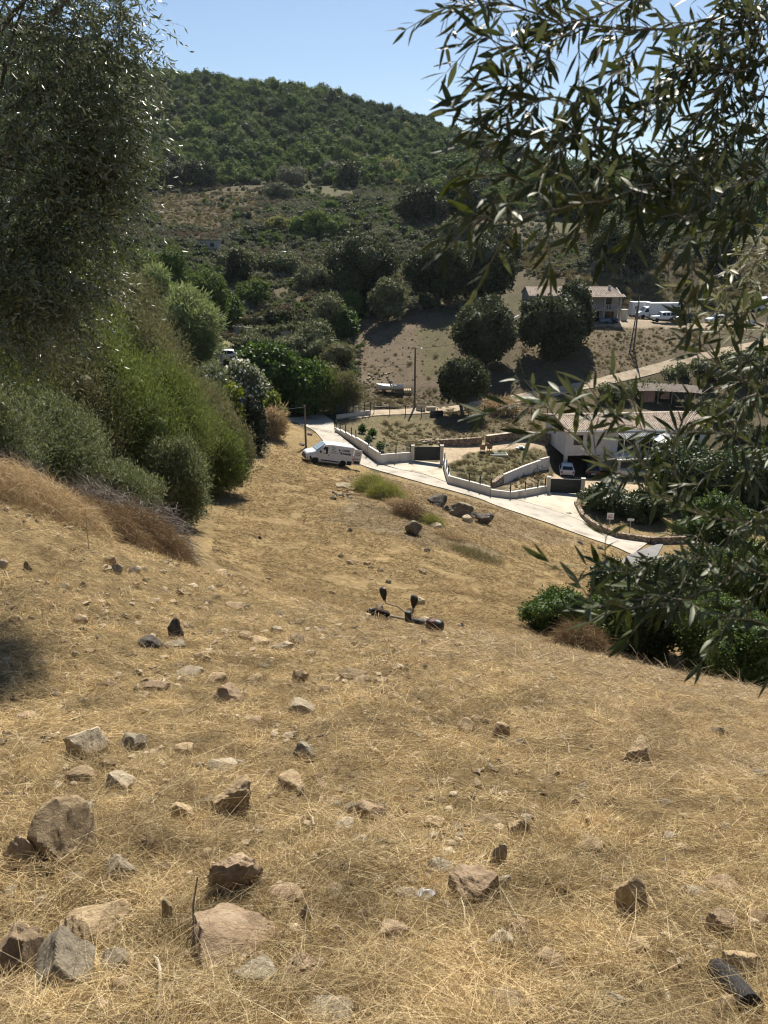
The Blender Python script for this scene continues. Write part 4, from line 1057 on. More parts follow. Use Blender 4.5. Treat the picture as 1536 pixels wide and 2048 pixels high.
mound('grass_tuft', 'yellow green wispy tuft beside the rock pile', 'grass clump', 744, 61, 70, 38, 2600, M['wisp_green'], 1.0, 0.022)
mound('grass_tuft', 'yellow green wispy tuft below the rock pile', 'grass clump', 772, 57, 76, 32, 2600, M['wisp_green'], 0.9, 0.022)
mound('dry_grass', 'orange brown dry grass tuft around the half buried block', 'grass clump', 822, 50.5, 76, 26, 2600, M['dry_brown'], 0.8, 0.02)
mound('grass_tuft', 'short green grass tuft beside the half buried block', 'grass clump', 866, 49.5, 44, 20, 1200, M['wisp_green'], 0.6, 0.02)
mound('weed_patch', 'flat grey green weed patch low in the mown field', 'weeds', 952, 43.5, 110, 10, 2200, M['dry_olive'], 0.5, 0.018)
mound('dry_grass', 'orange dry grass tuft low in the mown field', 'grass clump', 905, 47, 76, 14, 1600, M['dry_beige'], 0.5, 0.018)
mound('dry_grass', 'beige dry grass along the low field ridge', 'grass clump', 800, 54, 60, 16, 1400, M['dry_beige'], 0.5, 0.018)

# ------------------------------------------------------------------ walls, gates, fences
def wall_run(root, pts, hs, th, m, cap=None, part='wall'):
    """low wall on ground points: one mesh, tops follow hs (start, end of every span)"""
    mb = MB(); cb = MB(); o = Vector(root.location)
    for i in range(len(pts) - 1):
        a = Vector(pts[i]); b2 = Vector(pts[i+1]); d = (b2 - a); d.z = 0; d.normalize(); nrm = Vector((d.y, -d.x, 0)) * th / 2
        h0, h1 = hs[i]
        a = a - o; b2 = b2 - o
        e = d * (0.002 if i % 2 else 0.0)
        v = [a - nrm - Vector((0, 0, .5)), a + nrm - Vector((0, 0, .5)), b2 + nrm - Vector((0, 0, .5)), b2 - nrm - Vector((0, 0, .5)),
             a - nrm + Vector((0, 0, h0)), a + nrm + Vector((0, 0, h0)), b2 + nrm + Vector((0, 0, h1)), b2 - nrm + Vector((0, 0, h1))]
        mb.add(v, [(0,3,2,1),(4,5,6,7),(0,1,5,4),(1,2,6,5),(2,3,7,6),(3,0,4,7)])
        if cap:
            n2 = nrm * 1.25
            z0, z1 = Vector((0,0,h0+.003)), Vector((0,0,h1+.003)); t = Vector((0,0,.05))
            v = [a - n2 + z0, a + n2 + z0, b2 + n2 + z1, b2 - n2 + z1, a - n2 + z0 + t, a + n2 + z0 + t, b2 + n2 + z1 + t, b2 - n2 + z1 + t]
            cb.add(v, [(0,3,2,1),(4,5,6,7),(0,1,5,4),(1,2,6,5),(2,3,7,6),(3,0,4,7)])
    w = mb.build(part, m, root)
    if cap: cb.build('coping', cap, root)
    return w
def V3(p, dz=0.0): return Vector((float(p[0]), float(p[1]), float(p[2]) + dz))
def lerp(a, b2, t): return a * (1 - t) + b2 * t
def gl(a, b2, t, dz=0.0):
    q = lerp(np.array(a[:2]), np.array(b2[:2]), t); return Vector((q[0], q[1], float(T(q[0], q[1])) + dz))
def posts(root, P, hs, m, w=0.06, rail=None, name='fence_post'):
    o = Vector(root.location)
    for p, h in zip(P, hs):
        mb = MB(); mb.box(-w/2, w/2, -w/2, w/2, 0, h); mb.build(name, m, root, loc=Vector(p) - o)
    if rail:
        mb = MB()
        for i in range(len(P) - 1):
            for k in range(rail):
                f = (k + 0.9) / rail
                mb.tube([Vector(P[i]) - o + Vector((0,0,hs[i]*f)), Vector(P[i+1]) - o + Vector((0,0,hs[i+1]*f))], 0.006, 4, False)
        mb.build('wire', M['steel'], root)

B0, B1, B2 = hit(671, 864), hit(760, 928), hit(823, 922)
fr = [0, .13, .26, .40, .50, .77, 1.0]
t = thing('boundary_wall', 'stepped white wall with green fence posts between the upper gate and the lane bend', 'wall', V3(B0))
pts = [gl(B0, B1, f) for f in fr] + [V3(B2)]
hs = []
for i in range(6):
    top = pts[i].z + 0.62 + 0.10 * i - 0.05
    hs.append((top - pts[i].z, top - 0.12 - pts[i+1].z))
hs.append((1.05, 1.0))
wall_run(t, pts, hs, 0.2, M['wall_cream'], M['render_white'])
PP = []; HH = []
for f in (0.02, .12, .25, .39, .49, .76, .985):
    k = max(i for i in range(6) if fr[i] <= f + .001); p = gl(B0, B1, f); p.z = pts[k].z + hs[k][0] - 0.05; PP.append(p); HH.append(1.0)
for f in (.5, .97):
    p = gl(B1, B2, f); p.z += 1.02; PP.append(p); HH.append(1.0)
posts(t, PP, HH, M['post_green'], 0.11, 5)

t = thing('boundary_wall', 'low white wall with a short pillar and railing at the top of the lane', 'wall', V3(hit(672, 838)))
a, b2 = hit(673, 838), hit(741, 830)
wall_run(t, [V3(a), gl(a, b2, .55), V3(b2)], [(.5, .5), (.55, .6)], 0.2, M['wall_cream'], M['render_white'])
mb = MB(); mb.box(-.22, .22, -.22, .22, -.2, 1.15); mb.box(-.26, .26, -.26, .26, 1.153, 1.22); mb.build('pillar', M['wall_cream'], t, loc=gl(a, b2, .55) - Vector(t.location))
PP = [gl(a, b2, f, .55) for f in (0, .3, .5, .82, 1)]
posts(t, PP, [1.3] * 5, M['post_green'], 0.10, 5)

def gate(label, L, Rr, h, w_p=0.36):
    t = thing('gate', label, 'gate', V3(L)); o = Vector(t.location)
    L = V3(L); Rr = V3(Rr); d = (Rr - L); d.z = 0; ln = d.length; d.normalize(); ang = math.atan2(d.y, d.x)
    zt = max(L.z, Rr.z) + h
    for p, nm in ((L, 0), (Rr, 1)):
        mb = MB(); hh = zt + .18 - p.z; mb.box(-w_p/2, w_p/2, -w_p/2, w_p/2, -.3, hh); mb.box(-w_p/2-.04, w_p/2+.04, -w_p/2-.04, w_p/2+.04, hh + .002, hh + .07)
        mb.build('pillar', M['wall_cream'], t, loc=p - o, rot=(0, 0, ang))
    mb = MB(); a = w_p/2 + .04; zb = max(L.z, Rr.z) + .08 - o.z
    n = 9; ph = (zt - o.z - zb) / n
    for i in range(n): mb.box(a, ln - a, -.03 + .006 * (i % 2), .03, zb + i*ph + .008, zb + (i+1)*ph)
    mb.build('gate_panel', M['anthracite'], t, rot=(0, 0, ang))
    mb = MB()
    for x in (a - .02, ln - a - .04): mb.box(x, x + .06, -.045, .045, zb - .04, zt - o.z + .03)
    mb.box(a + .05, ln - a - .05, -.045, .045, zt - o.z + .004, zt - o.z + .06)
    mb.build('gate_frame', M['anthracite'], t, rot=(0, 0, ang))
    return t
gate('dark sliding gate of horizontal slats nearer the lane bend', hit(825, 922), hit(883, 929), 1.62)
gate('dark sliding gate of horizontal slats in front of the parked white hatchback', hit(1096, 986), hit(1164, 991), 1.55)

W0, W1, W2, W3, W4, W5 = hit(888, 934), hit(898, 969), hit(938, 980), hit(981, 993), hit(1020, 998), hit(1092, 986)
t = thing('boundary_wall', 'white wall with green fence posts between the two dark gates', 'wall', V3(W0))
m1 = gl(W0, W1, .5)
wall_run(t, [V3(W0), m1, V3(W1), V3(W2), V3(W3), V3(W4), V3(W5)], [(.95, .8), (.95, .85), (.92, .90), (.92, .98), (.72, .72), (.7, .75)], 0.2, M['wall_cream'], M['render_white'])
PP = [gl(W0, W1, .1, .85), gl(W0, W1, .5, .85), gl(W0, W1, .85, .85), gl(W2, W2, 0, .9), gl(W2, W3, .5, .9), gl(W3, W3, 0, .95), gl(W4, W4, 0, .7), gl(W4, W5, .4, .7), gl(W4, W5, .75, .7), gl(W4, W5, .96, .72)]
posts(t, PP, [1.0] * 10, M['post_green'], 0.11, 5)

R0, R1 = hit(1006, 967), hit(1096, 938)
t = thing('retaining_wall', 'white rendered retaining wall running down beside the white house', 'wall', V3(R0))
wall_run(t, [V3(R0), gl(R0, R1, .45), gl(R0, R1, .8), V3(R1)], [(1.0, 1.15), (1.15, 1.3), (1.42, 1.5)], 0.22, M['render_white'], M['wall_cream'])
t = thing('stone_wall', 'rough stone end of the white retaining wall', 'wall', V3(hit(985, 978)))
wall_run(t, [V3(hit(985, 974)), V3(hit(1004, 966))], [(.55, .95)], 0.5, M['dry_stone'])

S0, S1, S2, S3 = hit(880, 891), hit(962, 889), hit(972, 887), hit(1100, 885)
t = thing('stone_wall', 'low dry stone wall in the shade of the single oak', 'wall', V3(S0))
wall_run(t, [V3(S0), gl(S0, S1, .5), V3(S1)], [(.75, .9), (.9, .95)], 0.5, M['dry_stone'])
t = thing('stone_wall', 'sunlit dry stone wall behind the beige gravel terrace', 'wall', V3(S2))
wall_run(t, [V3(S2), gl(S2, S3, .5), V3(S3)], [(1.0, 1.05), (1.05, 1.15)], 0.5, M['dry_stone'], M['conc'])
K = [hit(*p) for p in [(1151,1009),(1164,1034),(1180,1050),(1200,1063),(1236,1077),(1300,1087),(1370,1085)]]
t = thing('kerb_wall', 'low rough stone kerb wall holding the flowering shrubs', 'wall', V3(K[0]))
wall_run(t, [V3(p) for p in K], [(.35, .45), (.45, .55), (.55, .6), (.6, .6), (.6, .6), (.6, .6)], 0.35, M['dry_stone'])
q0, q1 = hit(1380, 852), hit(1560, 848)
t = thing('stone_wall', 'stone wall running right from the end of the white house', 'wall', V3(gp(1440, 104)))
wall_run(t, [V3(gp(1440, 104)), V3(gp(1560, 106))], [(.9, .9)], 0.5, M['dry_stone'])
# terraces on the left
t = thing('retaining_wall', 'shaded grey block wall below the vegetable terrace', 'wall', V3(gp(470, 143)))
wall_run(t, [V3(gp(470, 143)), V3(gp(545, 142)), V3(gp(630, 141))], [(1.5, 1.4), (1.4, 1.3)], 0.3, M['conc_grey'])
t = thing('dirt_bank', 'long earth bank of the upper garden terrace', 'bank', V3(gp(370, 150)))
wall_run(t, [V3(gp(370, 150)), V3(gp(470, 150)), V3(gp(600, 150)), V3(gp(650, 150))], [(.9, 1.0), (1.0, .9), (.9, .6)], 0.8, M['dirt_track'])
for (px, Y, w, h, kd, lb) in [(430, 153, 120, 18, 'yel', 'grassy strip on the upper terrace, left part'), (560, 153, 150, 22, 'brown', 'dry grass strip on the upper terrace, right part'),
                              (420, 145, 120, 22, 'bramble', 'green strip above the block wall, left part'), (530, 144, 110, 20, 'bramble', 'green strip above the block wall, right part'),
                              (590, 144, 100, 26, 'bramble', 'bramble hump hanging over the block wall'), (460, 138, 40, 16, 'brown', 'small brown bush on the lower terrace'), (555, 148, 60, 34, 'oak', 'small dark bush over the upper terrace')]:
    plant(kd, px, Y, w, h, lb, 'bush')

t = thing('wire_fence', 'wire fence on thin posts between the dirt track and the walled plot', 'fence', V3(gp(748, 104)))
P = [V3(gp(748 + 31.5 * i, 104 + 0.35 * i)) for i in range(12)]
posts(t, P, [1.5] * 12, M['post_green'], 0.10, 4)

# ------------------------------------------------------------------ poles and the cable
def pole(label, px, Y, h, m, r=0.11, top=None, square=False):
    p = gp(px, Y)
    t = thing('utility_pole', label, 'pole', V3(p))
    mb = MB()
    if square: mb.tube([(0, 0, -.3), (0, 0, h)], [r*1.25, r*.85], 4)
    else: mb.tube([(0, 0, -.3), (0, 0, h*.5), (0, 0, h)], [r*1.15, r, r*.8], 10)
    mb.build('pole', m, t, smooth=not square)
    if top == 'lamp':
        mb = MB(); mb.tube([(0, 0, h-.25), (.35, -.2, h-.1), (.8, -.4, h-.05)], .03, 6); mb.build('lamp_arm', M['steel'], t)
        mb = MB(); mb.lathe([(.03, 0), (.14, .05), (.17, .16), (.05, .22)], 10, c=(.85, -.43, h-.2)); mb.build('lamp_head', M['plastic_white'], t, smooth=True)
    if top == 'cap':
        mb = MB(); mb.box(-.16, .16, -.05, .05, h-.18, h-.08); mb.box(-.2, -.12, -.04, .04, h-.079, h+.06); mb.box(.12, .2, -.04, .04, h-.079, h+.06); mb.build('insulator', M['black_plastic'], t)
    return t, Vector(p) + Vector((0, 0, h - .15))
_, c0 = pole('square grey concrete pole beside the oleander', 447, 99, 4.9, M['conc_pole'], .2, 'cap', True)
_, c1 = pole('thin wooden pole leaning shadow across the mown field edge', 612, 83.5, 4.75, M['wood_pole'], .11, 'cap')
_, c2 = pole('tall pole with a small lamp beside the crate and the dirt track', 829, 109.5, 8.6, M['wood_pole'], .14, 'lamp')
t, c3 = pole('pair of dark wooden poles on the bank below the parked vehicles', 1267, 129, 8.8, M['wood_pole'], .13, 'cap')
mb = MB(); mb.tube([(-.75, -.3, -.3), (-.15, -.05, 7.2)], [.12, .09], 8); mb.build('brace', M['wood_pole'], t, smooth=True)
def cable(label, a, b2, sag):
    t = thing('cable', label, 'cable', a)
    mb = MB(); d = b2 - a
    mb.tube([d * (i/14) - Vector((0, 0, sag * 4 * (i/14) * (1 - i/14))) for i in range(15)], 0.022, 5)
    mb.build('strand', M['cable'], t)
cable('thin overhead cable from the square concrete pole towards the lamp pole', c0, c2 + Vector((-.1, 0, -2.0)), 1.2)
cable('thin overhead cable from the lamp pole towards the pair of dark poles', c2, c3, 1.3)
cable('thin overhead cable running left from the thin wooden pole', c1, Vector(at(380, 800, 70).tolist()), .6)

# ------------------------------------------------------------------ houses
def tiled(root, p0, p1, p2, p3, m, name='roof', wave=0.30, rows=12):
    """roman-tiled slope: p0-p1 lower edge, p3-p2 upper edge"""
    p0, p1, p2, p3 = [np.array(p, float) for p in (p0, p1, p2, p3)]
    ln = np.linalg.norm(p1 - p0); nx = int(ln / wave) * 6
    n = np.cross(p1 - p0, p3 - p0); n /= np.linalg.norm(n)
    if n[2] < 0: n = -n
    V = []; ts = []
    for r in range(rows):
        ts += [(r / rows, 0.045), ((r + 0.97) / rows, 0.0)]
    for tv, lift_ in ts:
        for i in range(nx + 1):
            u = i / nx; a = p0*(1-u) + p1*u; c = p3*(1-u) + p2*u
            w = math.cos(i / 6 * 2 * math.pi)
            V.append(a*(1-tv) + c*tv + n * (0.06 * (abs(w) ** 0.6 * (1 if w > 0 else -1)) + 0.06 + lift_))
    k = len(ts); ii = np.arange(k * (nx+1)).reshape(k, nx+1)
    F = np.stack([ii[:-1, :-1], ii[:-1, 1:], ii[1:, 1:], ii[1:, :-1]], -1).reshape(-1, 4)
    return link(name, np_mesh(name, np.array(V), F, m), root)
def window(root, x0, x1, z0, z1, y, frame=M['anthracite'], glass=M['glass'], shutters=False, name='window', flip=1):
    f = MB(); b = .05
    f.box(x0, x1, y - .04, y + .02, z0, z0 + b); f.box(x0, x1, y - .04, y + .02, z1 - b, z1)
    f.box(x0, x0 + b, y - .04, y + .02, z0 + b, z1 - b); f.box(x1 - b, x1, y - .04, y + .02, z0 + b, z1 - b)
    xm = (x0 + x1) / 2; f.box(xm - .025, xm + .025, y - .038, y + .02, z0 + b, z1 - b)
    o = f.build(name, frame, root)
    g = MB(); g.box(x0 + b, x1 - b, y - .02, y - .008, z0 + b, z1 - b); g.build('pane', glass, o)
    if shutters:
        s = MB(); w = (x1 - x0) * .48
        s.box(x0 - w, x0 - .02, y - .06, y - .03, z0, z1); s.box(x1 + .02, x1 + w, y - .06, y - .03, z0, z1); s.build('shutter', M['grey_car'], o)
    return o

# white house over its car port
HX, HY, HZ, HYAW = 22.15, 91.2, -27.05, R(5.5)
Hs = thing('house', 'long white house with terracotta roof raised over an open car port', 'house', (HX, HY, HZ), HYAW)
L, D, ZF, ZE, ZR = 17.8, 8.4, 2.35, 5.3, 6.15
mb = MB()
mb.box(0, L, 0, .25, ZF, ZE); mb.box(0, .25, .252, D, ZF - .1, ZE); mb.box(L - .25, L, .252, D, 0, ZE); mb.box(.25, L - .25, D - .25, D, 0, ZE)
for x0 in (0, L - .25): mb.add([(x0, 0, ZE), (x0 + .25, 0, ZE), (x0 + .25, D, ZE), (x0, D, ZE), (x0, D/2, ZR - .1), (x0 + .25, D/2, ZR - .1)], [(0,3,4),(1,5,2),(0,4,5,1),(3,2,5,4),(0,1,2,3)])
mb.build('wall', M['render_white'], Hs)
mb = MB(); mb.box(-.02, L + .02, -.03, D, ZF - .28, ZF - .003); mb.build('floor_slab', M['render_white'], Hs)
mb = MB(); mb.box(4.9, L, .1, .35, 0, ZF - .3); mb.box(.3, 4.8, 5.5, 5.7, 0, ZF - .3); mb.box(4.75, 4.88, .1, 5.5, 0, ZF - .3); mb.build('lower_wall', M['grey_render'], Hs)
for x, y in ((.02, .0), (4.5, .0), (.02, D - .45)):
    mb = MB(); mb.box(x, x + .38, y, y + .38, 0, ZF - .29); mb.build('pillar', M['render_white'], Hs)
ov = .55
tiled(Hs, (-.45, -ov, ZE - .06), (L + .45, -ov, ZE - .06), (L + .45, D/2, ZR), (-.45, D/2, ZR), M['tiles'])
tiled(Hs, (L + .45, D + ov, ZE - .06), (-.45, D + ov, ZE - .06), (-.45, D/2, ZR), (L + .45, D/2, ZR), M['tiles'])
mb = MB(); mb.tube([(-.45, D/2, ZR + .05), (L + .45, D/2, ZR + .05)], .11, 8); mb.build('roof_ridge', M['tiles'], Hs, smooth=True)
mb = MB(); mb.box(-.43, L + .43, -ov - .02, -ov + .08, ZE - .26, ZE - .07)
for x in (-.44, L + .38):
    mb.bar((x + .03, -ov + .1, ZE - .14), (x + .03, D/2, ZR - .09), .05, .14); mb.bar((x + .03, D + ov, ZE - .14), (x + .03, D/2 + .01, ZR - .09), .05, .14)
mb.build('fascia', M['render_white'], Hs)
mb = MB(); mb.tube([(-.45, -ov - .1, ZE - .1), (L + .45, -ov - .1, ZE - .1)], .065, 8); mb.tube([(.1, -.08, ZE - .2), (.1, -.08, ZF - .2), (.12, -.08, 0)], .04, 6); mb.build('gutter', M['plastic_white'], Hs, smooth=True)
for x0, x1, z0, z1 in ((1.0, 2.15, ZF + 1.05, ZF + 2.25), (13.5, 14.7, ZF + 1.0, ZF + 2.3), (15.9, 17.0, ZF + 1.1, ZF + 2.3)):
    window(Hs, x0, x1, z0, z1, -.002)
for x0 in (6.6, 9.6): window(Hs, x0, x0 + 2.2, ZF + .05, ZF + 2.2, -.002, name='glass_door')
o = window(Hs, -4.6, -4.1, ZF + 1.5, ZF + 2.4, -.002, name='window'); o.rotation_euler = (0, 0, R(-90))
window(Hs, 9.5, 10.4, 0.1, 2.0, .098, name='door')
# terrace
mb = MB(); mb.box(5.4, 14.0, -3.4, -.031, ZF - .22, ZF - .02); mb.build('terrace_slab', M['render_white'], Hs)
for x in (5.6, 9.6, 13.6):
    mb = MB(); mb.box(x, x + .25, -3.2, -2.95, 0, ZF - .22); mb.build('terrace_pillar', M['render_white'], Hs)
mb = MB()
for x in np.linspace(5.5, 13.9, 8): mb.bar((x, -3.35, ZF - .02), (x, -3.35, ZF + 1.0), .05)
for y in (-2.3, -1.2): mb.bar((13.9, y, ZF - .02), (13.9, y, ZF + 1.0), .05)
for z in (.3, .55, .8): mb.tube([(5.5, -3.35, ZF + z), (13.9, -3.35, ZF + z), (13.9, -.05, ZF + z)], .012, 5)
mb.bar((5.5, -3.35, ZF + 1.02), (13.9, -3.35, ZF + 1.02), .05); mb.bar((13.9, -3.32, ZF + 1.02), (13.9, -.05, ZF + 1.02), .05)
mb.build('railing', M['anthracite'], Hs)
mb = MB()
for x in np.linspace(6.2, 9.8, 13): mb.bar((x, -2.9, ZF + 2.45), (x, -.1, ZF + 2.6), .06, .12)
mb.bar((6.1, -2.8, ZF + 2.35), (9.9, -2.8, ZF + 2.35), .08, .12)
for x in (6.2, 9.8): mb.bar((x, -2.8, ZF - .02), (x, -2.8, ZF + 2.29), .09)
mb.build('pergola', M['plastic_white'], Hs)
hm = Matrix.Translation((HX, HY, HZ)) @ Matrix.Rotation(HYAW, 4, 'Z')
tt = thing('canopy_tent', 'white peaked canopy tent standing on the house terrace', 'canopy', hm @ Vector((11.9, -1.75, ZF - .02)), HYAW)
mb = MB(); n = 8; prof = [(0, 1.0), (.12, .82), (.3, .52), (.6, .22), (1, 0)]
V = []; F = []
for (r, h) in prof:
    for (sx, sy) in ((-1,-1),(0,-1),(1,-1),(1,0),(1,1),(0,1),(-1,1),(-1,0)): V.append((sx*1.5*r, sy*1.5*r, 2.0 + .95*h - .05*(abs(sx*sy) == 0)*r))
for i in range(4):
    for j in range(8): F.append((i*8+j, i*8+(j+1) % 8, (i+1)*8+(j+1) % 8, (i+1)*8+j))
mb.add(V, F); mb.build('canopy', M['canvas'], tt, smooth=True)
for sx in (-1.42, 1.42):
    for sy in (-1.42, 1.42):
        mb = MB(); mb.tube([(sx, sy, 0), (sx, sy, 2.02)], .03, 6); mb.build('leg', M['steel'], tt)
tt = thing('potted_plant', 'leafy potted plant at the right corner of the house terrace', 'plant', hm @ Vector((13.3, -2.7, ZF - .02)))
mb = MB(); mb.lathe([(.16, 0), (.22, .4), (.25, .42), (.2, .38)], 12); mb.build('pot', M['tiles'], tt, smooth=True)
lb = make_lobes(.8, .8, .9, 9, .25, .4, 'dome', .4); link('foliage', mixed_mesh('foliage', crown_leaves(lb, 500, .14, .5), cores(lb, .5), M['lf_green']), tt)

# grey house
GXYZ = (26.0, 142.2, float(T(34, 142)) - .2)
Gs = thing('house', 'grey unrendered two storey house with weathered tiled roof behind the oaks', 'house', GXYZ, R(0.5))
L, D, ZF, ZE, ZR = 16.6, 7.5, 2.6, 5.0, 6.3
mb = MB(); mb.box(0, 8.2, 0, D, 0, ZE); mb.box(8.202, L, 1.9, D, 0, ZE)
for x0 in (0, L - .25): mb.add([(x0, 0, ZE), (x0 + .25, 0, ZE), (x0 + .25, D, ZE), (x0, D, ZE), (x0, D/2, ZR - .1), (x0 + .25, D/2, ZR - .1)], [(0,3,4),(1,5,2),(0,4,5,1),(3,2,5,4),(0,1,2,3)])
mb.build('wall', M['grey_render'], Gs)
mb = MB(); mb.box(8.21, L, -.15, 1.89, ZF - .22, ZF); mb.box(8.21, L, -.02, .2, ZE - .35, ZE - .02); mb.build('balcony_slab', M['grey_render'], Gs)
for x in (8.25, 11.0, 13.4, 16.25):
    mb = MB(); mb.box(x, x + .32, 0, .3, 0, ZF - .22); mb.box(x, x + .32, .002, .3, ZF + .002, ZE - .352); mb.build('pillar', M['grey_render'], Gs)
mb = MB()
for x0, x1 in ((11.35, 13.35), (13.75, 16.2)):
    mb.box(x0, x1, .05, .2, ZF + .75, ZF + .87)
    for x in np.linspace(x0 + .15, x1 - .15, 6): mb.box(x - .09, x + .09, .07, .18, ZF + .001, ZF + .749)
mb.build('balustrade', M['conc_grey'], Gs)
mb = MB(); mb.box(8.6, 10.95, .06, .2, ZF + .001, ZF + .9); mb.build('parapet', M['grey_render'], Gs)
tiled(Gs, (-.25, -.45, ZE - .05), (L - .6, -.45, ZE - .05), (L - 1.1, D/2, ZR), (-.25, D/2, ZR), M['tiles_old'])
tiled(Gs, (8.3, -1.1, ZE - .22), (L + .35, -1.1, ZE - .22), (L + .2, .3, ZE + .2), (8.3, .3, ZE + .2), M['tiles_old'], name='porch_roof', rows=3)
tiled(Gs, (L - .6, D + .4, ZE - .05), (-.25, D + .4, ZE - .05), (-.25, D/2, ZR), (L - 1.1, D/2, ZR), M['tiles_old'])
tiled(Gs, (L - .55, -.4, ZE - .04), (L + .2, 1.0, ZE - .04), (L - 1.0, D/2, ZR + .01), (L - 1.08, D/2, ZR), M['tiles_old'], rows=6)
mb = MB(); mb.box(L - 2.0, L - 1.6, 2.2, 2.6, ZE + .3, ZR + .35); mb.build('chimney', M['conc_grey'], Gs)
window(Gs, 1.5, 2.4, ZF + .75, ZF + 2.0, -.002, frame=M['conc_grey'], shutters=True)
window(Gs, 1.3, 2.3, .05, 2.1, -.002, frame=M['plastic_white'], name='door')
for x0, x1 in ((10.1, 10.9), (14.0, 15.3)): window(Gs, x0, x1, ZF + .05, ZF + 2.1, 1.898, frame=M['black_plastic'], name='door')
for x0, x1 in ((9.0, 10.4), (11.6, 13.2), (13.9, 15.9)): window(Gs, x0, x1, .05, 2.1, 1.898, frame=M['black_plastic'], name='door')
mb = MB(); mb.tube([(-.3, -.5, ZE - .1), (L - .5, -.5, ZE - .1)], .06, 6); mb.tube([(.5, -.07, ZE - .15), (.5, -.07, 0)], .04, 6); mb.build('gutter', M['conc_grey'], Gs, smooth=True)

# rusty shed in the brambles
p = gp(1281, 112.6)
Ss = thing('shed', 'low collapsing shed with rusty sheet roof and faded pink wall among brambles', 'shed', V3(p, .1), R(-3))
mb = MB(); mb.box(.3, 2.0, .1, .3, 0, 1.75); mb.box(2.9, 4.1, .12, .3, .5, 1.7); mb.box(.3, .5, .301, 3.0, 0, 1.7); mb.build('wall', M['pink_wall'], Ss)
mb = MB(); mb.box(.5, 8.6, 2.6, 2.75, 0, 1.5); mb.build('back_wall', M['dark_int'], Ss)
V = []; nx = 110
for j, (y, z) in enumerate(((-.5, 1.78), (1.3, 2.1), (3.0, 2.35))):
    for i in range(nx + 1):
        x = -.5 + (9.6 - (0.5 if j == 0 else 0)) * i / nx; V.append((x, y + .06*math.sin(i*.7), z + .035*math.sin(i*1.6) - max(0, x - 4) * .07 + .05*math.sin(x*1.1)))
ii = np.arange(3*(nx+1)).reshape(3, nx+1)
ro = link('roof', np_mesh('roof', np.array(V), np.stack([ii[:-1,:-1], ii[:-1,1:], ii[1:,1:], ii[1:,:-1]], -1).reshape(-1, 4), M['rust']), Ss)
sm = ro.modifiers.new('thickness', 'SOLIDIFY'); sm.thickness = .02
mb = MB()
for x in (.4, 2.4, 4.4, 6.6, 8.6): mb.tube([(x, -.2, -.2), (x, -.2, 1.72 - max(0, x - 4)*.07)], .06, 6)
mb.build('post', M['wood'], Ss)
mb = MB(); mb.bar((8.6, .2, 1.2), (10.2, .6, 2.3), .1, .05); mb.bar((8.9, .8, 1.5), (9.6, 1.5, 2.6), .08, .05); mb.bar((9.0, 0, 1.4), (10.6, .2, 1.55), .1, .06); mb.build('loose_beam', M['wood'], Ss)

# far little shed above the valley trees
p = gp(396, 203)
t = thing('shed', 'small pale flat roofed shed above the valley trees', 'shed', V3(p), R(-4))
mb = MB(); mb.box(0, 5, 0, 3, 0, 2.4); mb.build('wall', M['conc_grey'], t)
mb = MB(); mb.box(-.3, 5.3, -.4, 3.3, 2.402, 2.6); mb.build('roof', M['rust'], t)
window(t, 3.2, 4.2, .9, 1.9, -.002); window(t, .8, 1.8, .1, 2.0, -.002, name='door')

# ------------------------------------------------------------------ vehicles
def interp(tab, x, k): return float(np.interp(x, [r[0] for r in tab], [r[k] for r in tab]))
class Body:
    """tab rows: x, z bottom, z belt, z top, half width bottom, half width belt, half width top"""
    def __init__(s, tab): s.t = tab
    def ring(s, r):
        x, zb, zm, zt, wb, wm, wt = r
        c = min(.10, (zt - zb) * .15)
        half = [(wb - .06, zb), (wb, zb + .07), (wm, zm), (wt + (wm - wt) * .15, zt - c), (wt - c, zt - .012), (wt * .45, zt)]
        return [(x, -y, z) for y, z in half] + [(x, y, z) for y, z in half[::-1]]
    def build(s, m, root, name='body'):
        mb = MB(); V = []; n = 12
        for r in s.t: V += s.ring(r)
        F = []
        k = len(s.t)
        for i in range(k - 1):
            for j in range(n): F.append((i*n+j, i*n+(j+1) % n, (i+1)*n+(j+1) % n, (i+1)*n+j))
        F.append(tuple(range(n))); F.append(tuple(range((k-1)*n, k*n))[::-1])
        mb.add(V, F)
        return mb.build(name, m, root, smooth=True)
    def hw(s, x, z):
        zb, zm, zt, wb, wm, wt = [interp(s.t, x, k) for k in range(1, 7)]
        c = min(.10, (zt - zb) * .15)
        return float(np.interp(z, [zb + .07, zm, zt - c, zt], [wb, wm, wt + (wm - wt) * .15, wt - c]))
    def side_panel(s, root, pts, m, side, name, off=.012, t=.02):
        """flush panel on the flank through (x, z) points"""
        mb = MB(); P = [Vector((x, side * (s.hw(x, z) + off), z)) for x, z in pts]; k = len(P)
        Q = [p - Vector((0, side * t, 0)) for p in P]
        f = tuple(range(k)); 
        mb.add(P + Q, [f if side < 0 else f[::-1]] + [(i, (i+1) % k, (i+1) % k + k, i + k) for i in range(k)])
        return mb.build(name, m, root)
def wheel(root, x, y, r, w, side):
    o = link('wheel', bpy.data.meshes.new('hub'), root, loc=(x, y, r))
    mb = MB(); mb.lathe([(r*.55, -w/2), (r*.93, -w/2), (r, -w*.32), (r, w*.32), (r*.93, w/2), (r*.55, w/2)], 20, 'y'); tyre = mb.build('tyre', M['tyre'], o, smooth=True)
    mb = MB(); mb.lathe([(r*.58, -w*.40), (r*.52, -w*.43), (r*.2, -w*.34), (r*.14, -w*.46), (.005, -w*.46), (.005, w*.40), (r*.58, w*.40)], 16, 'y')
    mb.build('rim', M['rim'], o, rot=(0, 0, 0 if side < 0 else math.pi))
    return o
